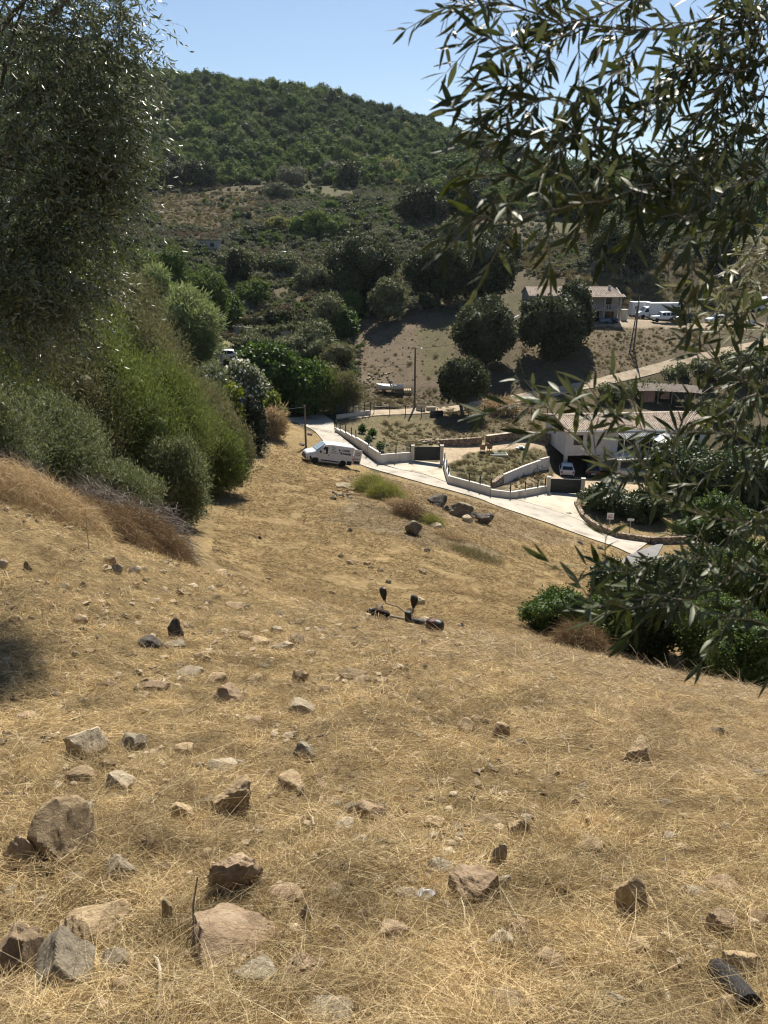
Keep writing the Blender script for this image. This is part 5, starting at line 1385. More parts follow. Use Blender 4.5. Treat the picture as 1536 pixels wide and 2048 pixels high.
def arch(root, x, side, r, hwid, m=M['black_plastic']):
    mb = MB(); n = 14; V = []
    for k, (rr, y) in enumerate(((r*1.12, hwid + .012), (r*1.12, hwid - .15))):
        V.append((x, side * y, r))
        for i in range(n + 1):
            a = math.pi * i / n; V.append((x + rr*math.cos(a), side * y, r + rr*math.sin(a) * 1.02 ))
    F = [(0, i+1, i+2) for i in range(n)]
    off = n + 2
    F += [(i+1, i+2, i+2+off, i+1+off) for i in range(n)]
    mb.add(V, F); return mb.build('wheel_arch', m, root)
def cross_panel(root, a, b2, c, d, m, name, t=.015):
    a, b2, c, d = [Vector(q) for q in (a, b2, c, d)]
    if name in ('windscreen', 'rear_window'):
        n_ = (b2 - a).cross(c - a).normalized() * .045; a, b2, c, d = a - n_, b2 - n_, c - n_, d - n_; t = .06
    mb = MB(); mb.slab([a, b2, c, d], t); return mb.build(name, m, root)
def text(root, s, size, loc, rot, m, name='lettering', bold=.0):
    cu = bpy.data.curves.new(name, 'FONT'); cu.body = s; cu.size = size; cu.extrude = .004; cu.offset = bold; cu.align_x = 'CENTER'
    cu.materials.append(m)
    tmp = bpy.data.objects.new('tmp', cu); me = bpy.data.meshes.new_from_object(tmp); bpy.data.objects.remove(tmp); bpy.data.curves.remove(cu)
    if not me.materials: me.materials.append(m)
    return link(name, me, root, loc, rot)
def vehicle(name, label, cat, tab, paint, wheels, loc, yaw, rot=None, wr=.33, ww=.22, arches=True):
    t = thing(name, label, cat, loc, yaw, rot=rot)
    b = Body(tab); b.build(paint, t)
    for x in wheels:
        for s in (-1, 1):
            hwid = b.hw(x, wr)
            if arches: arch(t, x, s, wr, hwid)
            wheel(t, x, s * (hwid - ww*.42), wr, ww, s)
    return t, b

# x = 0 at the nose, +x to the tail; flank at -y faces the camera when the nose points left
VAN = [(0.0,.42,.62,.84,.78,.84,.70),(.05,.30,.62,.98,.90,.93,.76),(.25,.26,.75,1.10,.98,1.0,.82),(.55,.25,.85,1.20,1.0,1.02,.86),(.95,.25,.95,1.34,1.0,1.025,.88),(1.30,.25,1.05,1.66,1.0,1.025,.84),
       (1.72,.25,1.1,2.08,1.0,1.025,.83),(2.05,.25,1.15,2.20,1.0,1.025,.84),(2.6,.25,1.15,2.25,1.0,1.025,.86),(4.85,.27,1.15,2.25,1.0,1.02,.86),(4.96,.30,1.15,2.20,.98,1.0,.84)]
vl = hit(630, 927); vr = hit(682, 934)
loc = gp(607, 75.7)
yaw = R(19); 
vdir = Vector((math.cos(yaw), math.sin(yaw), 0)); p0 = Vector(gp(610, 75.8)); p1 = p0 + vdir * .95; p2 = p0 + vdir * 3.95
z1 = float(T(p1.x, p1.y)); z2 = float(T(p2.x, p2.y)); pit = math.atan2(z2 - z1, 3.0)
side = Vector((-vdir.y, vdir.x, 0)); zs = float(T(p1.x + side.x*1.6, p1.y + side.y*1.6)); rol = math.atan2(zs - z1, 1.6) * .5
mt = Matrix.Rotation(yaw, 4, 'Z') @ Matrix.Rotation(-pit, 4, 'Y') @ Matrix.Rotation(rol, 4, 'X')
base = p1 - (mt @ Vector((.95, -.9, 0))) ; base.z = z1 - (mt @ Vector((.95, -.9, 0))).z + .02
van, vb = vehicle('van', 'white panel van with an open rear door parked on the mown field', 'van', VAN, M['white_paint'], (.95, 3.95), base, 0, rot=mt.to_euler(), wr=.34, ww=.22)
cross_panel(van, (.98, -.80, 1.37), (.98, .80, 1.37), (1.82, .74, 2.13), (1.82, -.74, 2.13), M['windscreen'], 'windscreen')
for s in (-1, 1):
    vb.side_panel(van, [(1.30, 1.18), (2.15, 1.18), (2.15, 1.85), (1.82, 1.90), (1.42, 1.48)], M['glass'], s, 'side_window')
    vb.side_panel(van, [(1.55, .42), (4.0 - .5, .42), (3.5, .54), (1.55, .54)], M['black_plastic'], s, 'rub_strip', .02)
    vb.side_panel(van, [(.30, .30), (.62, .30), (.55, .62), (.42, .76), (.12, .78), (.10, .45)], M['black_plastic'], s, 'bumper_corner', .018)
    vb.side_panel(van, [(4.42, .30), (4.9, .34), (4.9, .72), (4.40, .74), (4.36, .55)], M['black_plastic'], s, 'rear_bumper_corner', .018)
    vb.side_panel(van, [(.16, .82), (.55, 1.02), (.70, 1.16), (.40, 1.10), (.18, .98)], M['lamp'], s, 'headlight', .01)
    vb.side_panel(van, [(4.88, .85), (4.95, .85), (4.95, 1.35), (4.88, 1.35)], M['red_lens'], s, 'tail_light', .015)
    mb = MB(); mb.box(1.28, 1.42, s*1.04 - .1 + (.1*s), s*1.04 + .1 + (.1*s), 1.22, 1.52); mb.build('mirror', M['black_plastic'], van, bevel=.04)
    vb.side_panel(van, [(2.22, 1.02), (2.34, 1.02), (2.34, 1.12), (2.22, 1.12)], M['black_plastic'], s, 'door_handle', .025)
    for x in (2.30, 3.35): vb.side_panel(van, [(x, .45), (x + .018, .45), (x + .018, 2.05), (x, 2.05)], M['black_plastic'] if x < 3 else M['grey_car'], s, 'door_gap', .004)
mb = MB(); mb.box(-.03, .06, -.62, .62, .62, .84); mb.build('grille', M['black_plastic'], van, bevel=.03)
mb = MB(); mb.box(-.06, .10, -.80, .80, .34, .58); mb.build('bumper', M['black_plastic'], van, bevel=.05)
mb = MB(); mb.box(4.955, 4.99, -.85, .85, .45, 2.05); mb.build('cargo_shade_sheet', M['dark_int'], van)  # dark sheet over the tail, painted as the shade of the open hold
for s, ang in ((-1, -8), (1, -172)):
    mb = MB(); mb.box(0, .84, -.05, 0, .42, 2.05); dr = mb.build('rear_door', M['white_paint'], van, bevel=.03, loc=(4.99, s*.92, 0), rot=(0, 0, R(ang)))
    if s < 0:
        mb = MB(); mb.box(.12, .72, -.062, -.052, .55, .85); mb.build('plate_panel', M['black_plastic'], dr)
        text(dr, 'CORSE', .16, (.42, -.056, 1.62), (math.pi/2, 0, 0), M['ink_red'], bold=.006)
        text(dr, 'ELAGAGE', .13, (.42, -.056, 1.44), (math.pi/2, 0, 0), M['ink'], bold=.004)
        mb = MB()
        for i in range(5): mb.box(.14 + .12*i, .22 + .12*i, -.056, -.052, .98, 1.10)
        mb.build('lettering', M['ink_red'], dr)
        mb = MB(); mb.box(.02, .09, -.06, -.052, .8, 1.3); mb.build('tail_light', M['red_lens'], dr)
yy = lambda x, z: -(vb.hw(x, z) + .014)
text(van, 'CORSE', .27, (4.08, yy(4.08, 1.72), 1.66), (math.pi/2 - .14, 0, 0), M['ink'], bold=.012)
text(van, 'ELAGAGE', .27, (4.08, yy(4.08, 1.36) - .01, 1.34), (math.pi/2 - .1, 0, 0), M['ink'], bold=.012)
mb = MB()
for z, ln in ((1.86, .42), (1.70, .34), (1.53, .52)): mb.box(2.52, 2.52 + ln, yy(2.7, z), yy(2.7, z) + .012, z, z + .045)
for i in range(5): mb.box(2.50 + .15*i, 2.59 + .15*i, yy(2.7, 1.36), yy(2.7, 1.36) + .012, 1.34, 1.41)
mb.build('lettering', M['ink'], van)
mb = MB(); mb.slab([(3.30, yy(3.4, 1.7), 1.62), (3.56, yy(3.4, 1.7), 1.66), (3.50, yy(3.4, 1.78), 1.74), (3.38, yy(3.4, 1.78), 1.72), (3.34, yy(3.4, 1.85), 1.84), (3.28, yy(3.4, 1.8), 1.74)], -.006)
mb.box(3.36, 3.41, yy(3.4, 1.5), yy(3.4, 1.5) + .01, 1.36, 1.54); mb.build('emblem', M['ink'], van)
mb = MB()
for x in (2.9, 3.5, 4.1, 4.6): mb.box(x, x + .05, -.7, .7, 2.245, 2.262)
mb.build('roof_rib', M['white_paint'], van)

HATCH = [(0,.40,.55,.72,.62,.66,.5),(.06,.25,.6,.82,.76,.8,.66),(.5,.22,.7,.93,.82,.85,.72),(1.0,.2,.78,1.02,.83,.86,.74),(1.35,.2,.85,1.28,.83,.86,.64),(1.75,.2,.88,1.47,.83,.86,.62),(2.5,.2,.88,1.50,.83,.86,.62),(3.2,.22,.88,1.46,.83,.86,.62),(3.62,.25,.9,1.12,.82,.85,.7),(3.75,.35,.8,.98,.78,.8,.68)]
def car(label, px, Y, yaw, paint, name='car', glassz=(.92, 1.38)):
    p = gp(px, Y)
    t, b = vehicle(name, label, 'car', HATCH, paint, (.65, 3.05), V3(p, .02), yaw, wr=.30, ww=.19)
    cross_panel(t, (1.06, -.64, 1.06), (1.06, .64, 1.06), (1.68, .55, 1.45), (1.68, -.55, 1.45), M['glass'], 'windscreen')
    cross_panel(t, (3.66, -.62, 1.08), (3.34, -.55, 1.40), (3.34, .55, 1.40), (3.66, .62, 1.08), M['glass'], 'rear_window')
    for s in (-1, 1):
        b.side_panel(t, [(1.42, .95), (2.25, .95), (2.25, 1.36), (1.82, 1.36)], M['glass'], s, 'side_window')
        b.side_panel(t, [(2.35, .95), (3.3, .98), (3.1, 1.34), (2.35, 1.36)], M['glass'], s, 'side_window')
        mb = MB(); mb.box(3.70, 3.78, s*.68 - .1, s*.68 + .1, .68, .92); mb.build('tail_light', M['red_lens'], t)
        mb = MB(); mb.box(-.01, .08, s*.5 - .14, s*.5 + .14, .56, .70); mb.build('headlight', M['lamp'], t)
    mb = MB(); mb.box(3.70, 3.80, -.72, .72, .34, .5); mb.box(-.04, .06, -.62, .62, .26, .42); mb.build('bumper', M['black_plastic'], t, bevel=.03)
    mb = MB(); mb.box(3.76, 3.79, -.26, .26, .56, .67); mb.build('number_plate', M['plastic_white'], t)
    return t
# the tail faces the camera: nose away
car('small white hatchback seen from behind in the house yard', 1131, 92.0, R(-100), M['white_paint'])
car('dark blue car seen from behind under the white house', 1178, 92.4, R(-97), M['navy'])
car('dark car roof showing among the bushes near the yellow green tree', 424, 86, R(12), M['navy'])
car('pale car half hidden behind the square concrete pole', 422, 112, R(10), M['hull'])
car('silver car on the upper terrace behind olive leaves', 1412, 146, R(5), M['plastic_white'])
car('dark small car parked right of the white four wheel drive', 1345, 146.5, R(8), M['navy'])

JEEP = [(0,.5,.7,1.0,.72,.78,.7),(.08,.42,.75,1.08,.82,.84,.76),(1.1,.4,.85,1.14,.84,.86,.76),(1.3,.4,.95,1.20,.84,.86,.74),(1.6,.4,1.0,1.75,.84,.86,.68),(1.8,.4,1.05,1.82,.84,.86,.68),(3.9,.4,1.05,1.84,.84,.86,.68),(4.15,.45,1.05,1.70,.83,.85,.68),(4.25,.5,.95,1.15,.8,.83,.76)]
p = gp(1302, 143.5)
t, b = vehicle('car', 'white boxy four wheel drive on the terrace below the cabins', 'car', JEEP, M['white_paint'], (.8, 3.4), V3(p, .02), R(4), wr=.38, ww=.25)
cross_panel(t, (1.26, -.64, 1.2), (1.26, .64, 1.2), (1.56, .6, 1.72), (1.56, -.6, 1.72), M['glass'], 'windscreen')
for s in (-1, 1):
    for x0, x1 in ((1.72, 2.35), (2.45, 3.1), (3.2, 3.95)): b.side_panel(t, [(x0, 1.16), (x1, 1.16), (x1, 1.66), (x0 + .06, 1.66)], M['glass'], s, 'side_window')
    b.side_panel(t, [(1.2, .5), (3.0, .5), (3.0, .6), (1.2, .6)], M['black_plastic'], s, 'sill', .015)
mb = MB(); mb.box(-.05, .08, -.7, .7, .45, .62); mb.build('bumper', M['black_plastic'], t)
p = gp(549, 200)
t, b = vehicle('pickup', 'abandoned pale pickup with dark load bed in the hillside scrub', 'pickup', [(0,.45,.7,.95,.7,.78,.7),(.1,.4,.75,1.05,.8,.82,.74),(1.2,.4,.85,1.15,.84,.86,.74),(1.6,.4,.95,1.72,.84,.86,.66),(1.8,.4,1.0,1.78,.84,.86,.66),(3.0,.4,1.0,1.78,.84,.86,.66),(3.1,.4,.85,1.05,.84,.86,.8),(4.4,.45,.8,1.0,.82,.84,.8)], M['hull'], (.8, 3.5), V3(p, .1), R(6), wr=.36)
cross_panel(t, (1.27, -.62, 1.2), (1.27, .62, 1.2), (1.56, .58, 1.68), (1.56, -.58, 1.68), M['glass'], 'windscreen')
for x0, x1 in ((1.7, 2.3), (2.4, 2.9)): b.side_panel(t, [(x0, 1.12), (x1, 1.12), (x1, 1.6), (x0 + .05, 1.6)], M['glass'], -1, 'side_window')
mb = MB(); mb.box(3.15, 4.35, -.78, .78, 1.0, 1.45); mb.build('load_bed', M['black_plastic'], t)
CAMP = [(0,.5,.75,1.0,.8,.86,.74),(.1,.4,.8,1.15,.95,.97,.82),(.9,.35,.95,1.42,1.0,1.02,.88),(1.45,.35,1.1,2.1,1.0,1.02,.86),(1.7,.35,1.2,2.45,1.02,1.05,.92),(2.2,.35,1.3,2.65,1.03,1.06,.96),(5.9,.4,1.3,2.65,1.03,1.06,.96),(6.05,.45,1.3,2.55,1.0,1.03,.94)]
p = gp(1502, 150.5)
t, b = vehicle('camper_van', 'white camper van on the slope at the right edge', 'van', CAMP, M['white_paint'], (1.0, 4.6), V3(p, .05), R(10), wr=.36)
cross_panel(t, (.95, -.8, 1.44), (.95, .8, 1.44), (1.5, .78, 2.12), (1.5, -.78, 2.12), M['glass'], 'windscreen')
b.side_panel(t, [(1.25, 1.3), (2.1, 1.3), (2.1, 1.95), (1.6, 1.95)], M['glass'], -1, 'side_window'); b.side_panel(t, [(3.0, 1.5), (4.2, 1.5), (4.2, 2.1), (3.0, 2.1)], M['glass'], -1, 'side_window')
p = gp(1272, 150)
t, b = vehicle('truck', 'white box truck behind the pair of dark poles', 'truck', [(0,.5,.75,1.0,.8,.86,.74),(.1,.4,.8,1.15,.95,.97,.82),(.8,.4,.95,1.38,1.0,1.02,.86),(1.35,.4,1.1,2.05,1.0,1.02,.84),(1.7,.4,1.15,2.2,1.0,1.02,.84),(2.1,.4,1.15,2.2,1.0,1.02,.84)], M['white_paint'], (.95, 4.5), V3(p, .03), R(3), wr=.36)
cross_panel(t, (.84, -.78, 1.4), (.84, .78, 1.4), (1.38, .74, 2.04), (1.38, -.74, 2.04), M['glass'], 'windscreen'); b.side_panel(t, [(1.15, 1.2), (1.95, 1.2), (1.95, 1.85), (1.5, 1.85)], M['glass'], -1, 'side_window')
mb = MB(); mb.box(2.15, 6.2, -1.1, 1.1, .75, 2.85); mb.build('cargo_box', M['plastic_white'], t, bevel=.03)
mb = MB(); mb.box(2.15, 6.1, -.5, .5, .5, .745); mb.build('chassis', M['black_plastic'], t)

def cabin(label, px, Y, ln, h, yaw, wins):
    p = gp(px, Y); t = thing('site_cabin', label, 'cabin', V3(p, .1), yaw)
    mb = MB(); mb.box(0, ln, 0, 2.4, .12, h); mb.box(-.04, ln + .04, -.04, 2.44, h + .002, h + .1); mb.build('shell', M['plastic_white'], t)
    mb = MB()
    for x in (0.1, ln - .4): mb.box(x, x + .3, .1, 2.3, -.2, .118)
    mb.build('skid', M['conc_grey'], t)
    for x0, x1, z0, z1 in wins: window(t, x0, x1, z0, z1, -.002, frame=M['plastic_white'])
    return t
cabin('long white site cabin behind the four wheel drive', 1297, 152, 6.4, 2.55, R(1), [(4.6, 5.9, 1.1, 2.0), (.6, 1.4, 1.4, 2.0)])
cabin('short white site cabin behind the box truck', 1263, 155, 3.6, 2.5, R(1), [(.5, 1.1, 1.2, 1.9)])
p = gp(1200, 140.8); t = thing('trailer', 'faded blue flat trailer in front of the grey house porch', 'trailer', V3(p))
mb = MB(); mb.box(0, 2.5, 0, 1.3, .35, .95); mb.build('bed', M['blue_car'], t, bevel=.03)
for s in (.05, 1.25): wheel(t, 1.2, s, .28, .16, -1)
p = gp(1228, 141); t = thing('tarpaulin_heap', 'dark blue tarpaulin heap beside the porch of the grey house', 'heap', V3(p))
lb = make_lobes(1.7, 1.2, 1.1, 7, .3, .5, 'dome'); v, f = cores(lb, 1.0); link('cover', np_mesh('cover', v, f, M['navy'], True), t)
p = gp(1243, 144); t = thing('outhouse', 'small concrete block hut right of the grey house', 'hut', V3(p))
mb = MB(); mb.box(0, 1.0, 0, 1.0, 0, 1.85); mb.box(-.08, 1.08, -.08, 1.08, 1.852, 1.95); mb.build('shell', M['wall_cream'], t)
p = gp(1513, 142); t = thing('sign', 'white rectangular sign standing at the edge of the upper terrace', 'sign', V3(p))

mb = MB(); mb.box(-2.2, -.4, -.02, .02, .45, 1.3); mb.build('board', M['plastic_white'], t); mb = MB(); mb.box(-2.05, -1.98, .021, .08, -.2, 1.25); mb.box(-.65, -.58, .021, .08, -.2, 1.25); mb.build('post', M['wood'], t)

# boats
def boat(label, px, Y, yaw, ln=4.8, trailer=False):
    p = gp(px, Y); t = thing('boat', label, 'boat', V3(p, .12), yaw)
    k = 13; V = []; n = 9
    for i in range(k):
        u = i / (k - 1); x = u * ln
        hw = 0.95 * min(1, (u * 3.2) ** .55) if u > 0 else .03
        sh = .75 + .30 * (1 - u) ** 2
        kel = .10 + .5 * max(0, .22 - u) ** 1.3
        for y, z in ((-hw, sh), (-hw * .94, sh - .22), (-hw * .78, .32 + kel*.5), (-hw * .4, .12 + kel), (0, kel), (hw * .4, .12 + kel), (hw * .78, .32 + kel*.5), (hw * .94, sh - .22), (hw, sh)):
            V.append((x, y, z))
    F = []
    for i in range(k - 1):
        for j in range(n - 1): F.append((i*n+j, (i+1)*n+j, (i+1)*n+j+1, i*n+j+1))
    F.append(tuple(range((k-1)*n, k*n)))
    mb = MB(); mb.add(V, F); mb.build('hull', M['hull'], t, smooth=True)
    mb = MB(); V = []; F = []
    for i in range(k):
        u = i / (k - 1); hw = (.95 * min(1, (u * 3.2) ** .55) if u > 0 else .03) - .0; sh = .75 + .30 * (1 - u) ** 2
        V += [(u*ln, -hw + .001, sh + .01), (u*ln, 0, sh + .07), (u*ln, hw - .001, sh + .01)]
    kk = 7
    for i in range(kk): F += [(i*3, (i+1)*3, (i+1)*3+1, i*3+1), (i*3+1, (i+1)*3+1, (i+1)*3+2, i*3+2)]
    mb.add(V, F); mb.build('foredeck', M['plastic_white'], t, smooth=True)
    mb = MB()
    mb.box(ln*.55, ln*.98, -.72, .72, .34, .40); mb.box(ln*.62, ln*.74, -.65, -.1, .401, .85); mb.box(ln*.62, ln*.74, .1, .65, .401, .85); mb.build('cockpit', M['black_plastic'], t, bevel=.03)
    cross_panel(t, (ln*.50, -.7, .98), (ln*.50, .7, .98), (ln*.58, .6, 1.36), (ln*.58, -.6, 1.36), M['glass'], 'windscreen')
    mb = MB(); mb.tube([(ln*.58, -.66, .9), (ln*.6, -.62, 1.5), (ln*.6, .62, 1.5), (ln*.58, .66, .9)], .02, 6); mb.tube([(.1, 0, 1.1), (.5, -.5, 1.35), (1.4, -.85, 1.3)], .015, 5); mb.tube([(.1, 0, 1.1), (.5, .5, 1.35), (1.4, .85, 1.3)], .015, 5); mb.build('rail', M['steel'], t)
    if trailer:
        mb = MB(); mb.bar((-.8, 0, .25), (ln*.9, 0, .12), .08); mb.bar((ln*.65, -.95, .2), (ln*.65, .95, .2), .08); mb.build('cradle', M['steel'], t)
        for s in (-1, 1): wheel(t, ln*.65, s*1.02, .26, .16, s)
    else:
        mb = MB()
        for x in (.9, 2.4, 3.9): mb.box(x, x + .2, -.6, .6, -.25, .16)
        mb.build('block', M['wood'], t)
    return t
boat('small white motor boat lying on the dirt field beside pale slatted pallets', 753, 115.2, R(2), 4.1)
boat('white motor boat on a trailer in the house yard behind olive leaves', 1232, 88.5, R(6), 5.6, True)
p = gp(790, 115); t = thing('pallet_stack', 'pale slatted pallets beside the boat on the dirt field', 'pallets', V3(p, .02), R(2))
mb = MB()
for k in range(3):
    for i in range(8): mb.box(.02 + i*.32, .22 + i*.32, 0, 1.5, .12 + k*.17, .145 + k*.17)
    for y in (0, .7, 1.4): mb.box(0, 2.5, y, y + .1, .015 + k*.17, .118 + k*.17)
mb.build('slat', M['palewood'], t)

# small things in the valley
p = gp(834, 108.6); t = thing('pallet_crate', 'pale wooden crate beside the foot of the lamp pole', 'crate', V3(p))
mb = MB()
for i in range(5):
    mb.box(0, 1.2, -.02, .02, .12 + i*.2, .28 + i*.2); mb.box(0, 1.2, .98, 1.02, .12 + i*.2, .28 + i*.2); mb.box(-.02, .02, .021, .979, .12 + i*.2, .28 + i*.2); mb.box(1.18, 1.22, .021, .979, .12 + i*.2, .28 + i*.2)
mb.box(.0, 1.2, .03, .97, .0, .1); mb.build('slat', M['palewood'], t)
p = gp(853, 109); t = thing('pipe_section', 'short pale concrete pipe lying behind the crate', 'pipe', V3(p, .3), R(8))
mb = MB(); mb.lathe([(.22, 0), (.3, 0), (.3, 1.3), (.22, 1.3)], 14, 'x'); mb.build('pipe', M['conc'], t, smooth=True)
p = gp(861, 106); t = thing('trough', 'black metal trough at the edge of the dirt track', 'trough', V3(p), R(4))
mb = MB(); mb.box(0, 1.8, 0, .05, 0, .75); mb.box(0, 1.8, .85, .9, 0, .75); mb.box(0, .05, .051, .849, 0, .75); mb.box(1.75, 1.8, .051, .849, 0, .75); mb.box(.06, 1.74, .06, .84, .02, .06); mb.build('sheet', M['black_plastic'], t)
p0, p1 = V3(gp(748, 106.5), .15), V3(gp(802, 108.5), .25)
t = thing('log', 'long grey log lying beside the dirt track', 'log', p0); mb = MB(); mb.tube([(0, 0, 0), (p1 - p0) * .5 + Vector((0, .1, .05)), p1 - p0], [.16, .14, .11], 8); mb.build('trunk', M['wood_pole'], t, smooth=True)
p = gp(1044, 111.5); t = thing('cage_pallet', 'wire cage container among dry grass behind the fence', 'cage', V3(p))
mb = MB()
for x in np.linspace(0, 2.4, 9): mb.bar((x, 0, 0), (x, 0, 1.2), .03); mb.bar((x, 1.2, 0), (x, 1.2, 1.2), .03)
for z in (.05, .45, .85, 1.2): mb.bar((0, 0, z), (2.4, 0, z), .03); mb.bar((0, 1.2, z), (2.4, 1.2, z), .03); mb.bar((0, 0, z), (0, 1.2, z), .03); mb.bar((2.4, 0, z), (2.4, 1.2, z), .03)
mb.build('wire_frame', M['steel'], t)
mb = MB(); mb.box(.1, 2.3, .1, 1.1, .02, .7); mb.build('fill', M['wood'], t, bevel=.08)
p = gp(390, 151); t = thing('water_tank', 'white caged water tank at the end of the upper terrace', 'tank', V3(p, .05))
mb = MB(); mb.box(0, 1.2, 0, 1, .15, 1.15); mb.build('tank', M['plastic_white'], t, bevel=.08)
mb = MB()
for x in np.linspace(-.02, 1.22, 6): mb.bar((x, -.03, .05), (x, -.03, 1.2), .025)
for z in (.1, .5, .9, 1.2): mb.bar((-.04, -.03, z), (1.24, -.03, z), .02)
mb.box(-.05, 1.25, -.05, 1.05, 0, .14); mb.build('cage', M['steel'], t)
p = gp(403, 151); t = thing('water_tank', 'grey barrel next to the white caged water tank', 'tank', V3(p, .05)); mb = MB(); mb.lathe([(.28, 0), (.3, .3), (.3, .8), (.26, .95)], 14); mb.build('drum', M['conc_grey'], t, smooth=True)
p = gp(456, 137.5); t = thing('wheelbarrow', 'pale wheelbarrow on the lower terrace', 'wheelbarrow', V3(p), R(20))
mb = MB(); mb.add([(0,-.35,.55),(.9,-.3,.6),(.9,.3,.6),(0,.35,.55),(.2,-.2,.3),(.7,-.2,.3),(.7,.2,.3),(.2,.2,.3)], [(0,1,5,4),(1,2,6,5),(2,3,7,6),(3,0,4,7),(4,5,6,7)]); mb.build('tray', M['plastic_white'], t)
mb = MB(); mb.bar((-.7,-.3,.6),(.9,-.12,.25),.04); mb.bar((-.7,.3,.6),(.9,.12,.25),.04); mb.bar((.1,-.25,0),(.15,-.25,.4),.03); mb.bar((.1,.25,0),(.15,.25,.4),.03); mb.build('frame', M['steel'], t); wheel(t, .95, 0, .2, .08, -1)
p = gp(1020, 143.5); t = thing('scrap_heap', 'small heap of white and dark scrap left of the grey house', 'heap', V3(p))
mb = MB(); mb.bar((0,0,.3),(1.6,.2,1.1),.5,.06); mb.bar((-.8,.3,.2),(.5,.1,.5),.4,.3); mb.build('sheet', M['plastic_white'], t); mb = MB(); mb.box(-.6,.2,-.3,.3,0,.5); mb.box(.4,1.3,-.2,.5,0,.35); mb.build('box', M['black_plastic'], t)

# gravel terrace: two rattan chairs, basin, sacks
def chair(label, px, Y, yaw):
    p = gp(px, Y); t = thing('tub_chair', label, 'chair', V3(p), yaw)
    mb = MB(); n = 14; V = []; F = []
    for k, (r, z) in enumerate(((.30, .32), (.34, .5), (.42, 1.0), (.45, 1.02), (.38, .98), (.30, .5))):
        for i in range(n + 1):
            a = R(-40) + R(260) * i / n; zz = z if k not in (2, 3, 4) else z - .28 * (abs(i/n - .5) * 2) ** 2
            V.append((r * math.cos(a), r * math.sin(a), zz))
    for k in range(5):
        for i in range(n): F.append((k*(n+1)+i, k*(n+1)+i+1, (k+1)*(n+1)+i+1, (k+1)*(n+1)+i))
    mb.add(V, F); mb.build('backrest', M['rattan'], t, smooth=True)
    mb = MB(); mb.lathe([(.02, .30), (.32, .30), (.33, .45), (.02, .47)], 14); mb.build('seat', M['rattan'], t, smooth=True)
    for a in (45, 135, 225, 315):
        mb = MB(); c, s_ = math.cos(R(a)), math.sin(R(a)); mb.tube([(.24*c, .24*s_, .3), (.30*c, .30*s_, 0)], .028, 6); mb.build('leg', M['rattan'], t)
chair('brown rattan tub chair on the gravel terrace, nearer the gate', 965, 91.6, R(200))
chair('brown rattan tub chair on the gravel terrace, nearer the white house', 979, 92.0, R(120))
a = hit(995, 909); t = thing('basin', 'small teal basin with pale edge beside the rattan chairs', 'basin', V3(a))
mb = MB(); mb.box(-1.0, 1.2, -.7, .7, -.2, .12); mb.build('edge', M['conc'], t); mb = MB(); mb.box(-.85, 1.05, -.55, .55, .1, .125); mb.build('water', M['pool'], t)
p = hit(1036, 897); t = thing('sack_heap', 'pale cement sacks lying on the gravel terrace', 'sacks', V3(p))
mb = MB()
for (x, y, z, a) in ((0, 0, 0, .2), (.7, .1, 0, -.3), (.35, .1, .17, .6)):
    c, s_ = math.cos(a), math.sin(a); mb.lathe([(.02, 0), (.26, .02), (.33, .09), (.26, .16), (.02, .18)], 10, c=(x, y, z))
mb.build('sack', M['plastic_white'], t, smooth=True)
p = hit(1074, 948); t = thing('bicycle', 'dark bicycle leaning against the white retaining wall', 'bicycle', V3(p, .02), R(18), rot=(R(-14), 0, R(18)))
for x in (0, 1.05):
    mb = MB(); mb.tube([(x + .34*math.cos(2*math.pi*i/18), 0, .34 + .34*math.sin(2*math.pi*i/18)) for i in range(19)], .022, 5)
    for i in range(8): mb.bar((x, 0, .34), (x + .33*math.cos(math.pi*i/4), 0, .34 + .33*math.sin(math.pi*i/4)), .005)
    mb.build('wheel', M['tyre'], t)
mb = MB()
for a, b2 in (((0,0,.34),(.15,0,.85)), ((.15,0,.85),(.2,0,1.0)), ((.14,0,.75),(.5,0,.3)), ((.14,0,.8),(.72,0,.78)), ((.5,0,.3),(.72,0,.85)), ((.5,0,.3),(1.05,0,.34)), ((.7,0,.78),(1.05,0,.34))): mb.tube([a, b2], .02, 6)
mb.tube([(.2,-.28,1.0),(.2,.28,1.0)], .015, 6); mb.build('frame', M['black_plastic'], t)
mb = MB(); mb.box(.62,.86,-.07,.07,.86,.92); mb.build('saddle', M['black_plastic'], t, bevel=.02)
p = hit(1058, 955); t = thing('scrap_heap', 'tangle of dark tubes lying against the white retaining wall', 'heap', V3(p))
mb = MB()
for i in range(14):
    a = rng.uniform(-.9, .9, 3); b2 = a + rng.uniform(-.8, .8, 3); mb.tube([(a[0], a[1]*.4, abs(a[2])*.5), (b2[0], b2[1]*.4, abs(b2[2])*.6)], .025, 5)
mb.build('tube', M['black_plastic'], t)
# signs among the shrubs
for (px, Y, w, h, lab) in ((1218, 66.5, .62, .62, 'square white sign on the low stone kerb wall'), (1259, 66.3, .6, .22, 'narrow white sign among the dark shrubs'), (1470, 70, .5, .3, 'small white sign among the bushes at the right')):
    p = gp(px, Y); t = thing('sign', lab, 'sign', V3(p), R(-6))
    mb = MB(); z = 1.1; mb.box(-w/2, w/2, -.015, .015, z, z + h); mb.build('board', M['plastic_white'], t)
    mb = MB(); mb.box(-.03, .03, .016, .06, -.2, z + h*.8); mb.build('post', M['steel'], t)
    if w > .61:
        mb = MB()
        for i, (a, c) in enumerate(((-.22, .2), (-.24, .1), (-.2, .22))): mb.box(a, c, -.018, -.0155, z + .42 - i*.13, z + .47 - i*.13)
        mb.build('lettering', M['ink_red'], t)
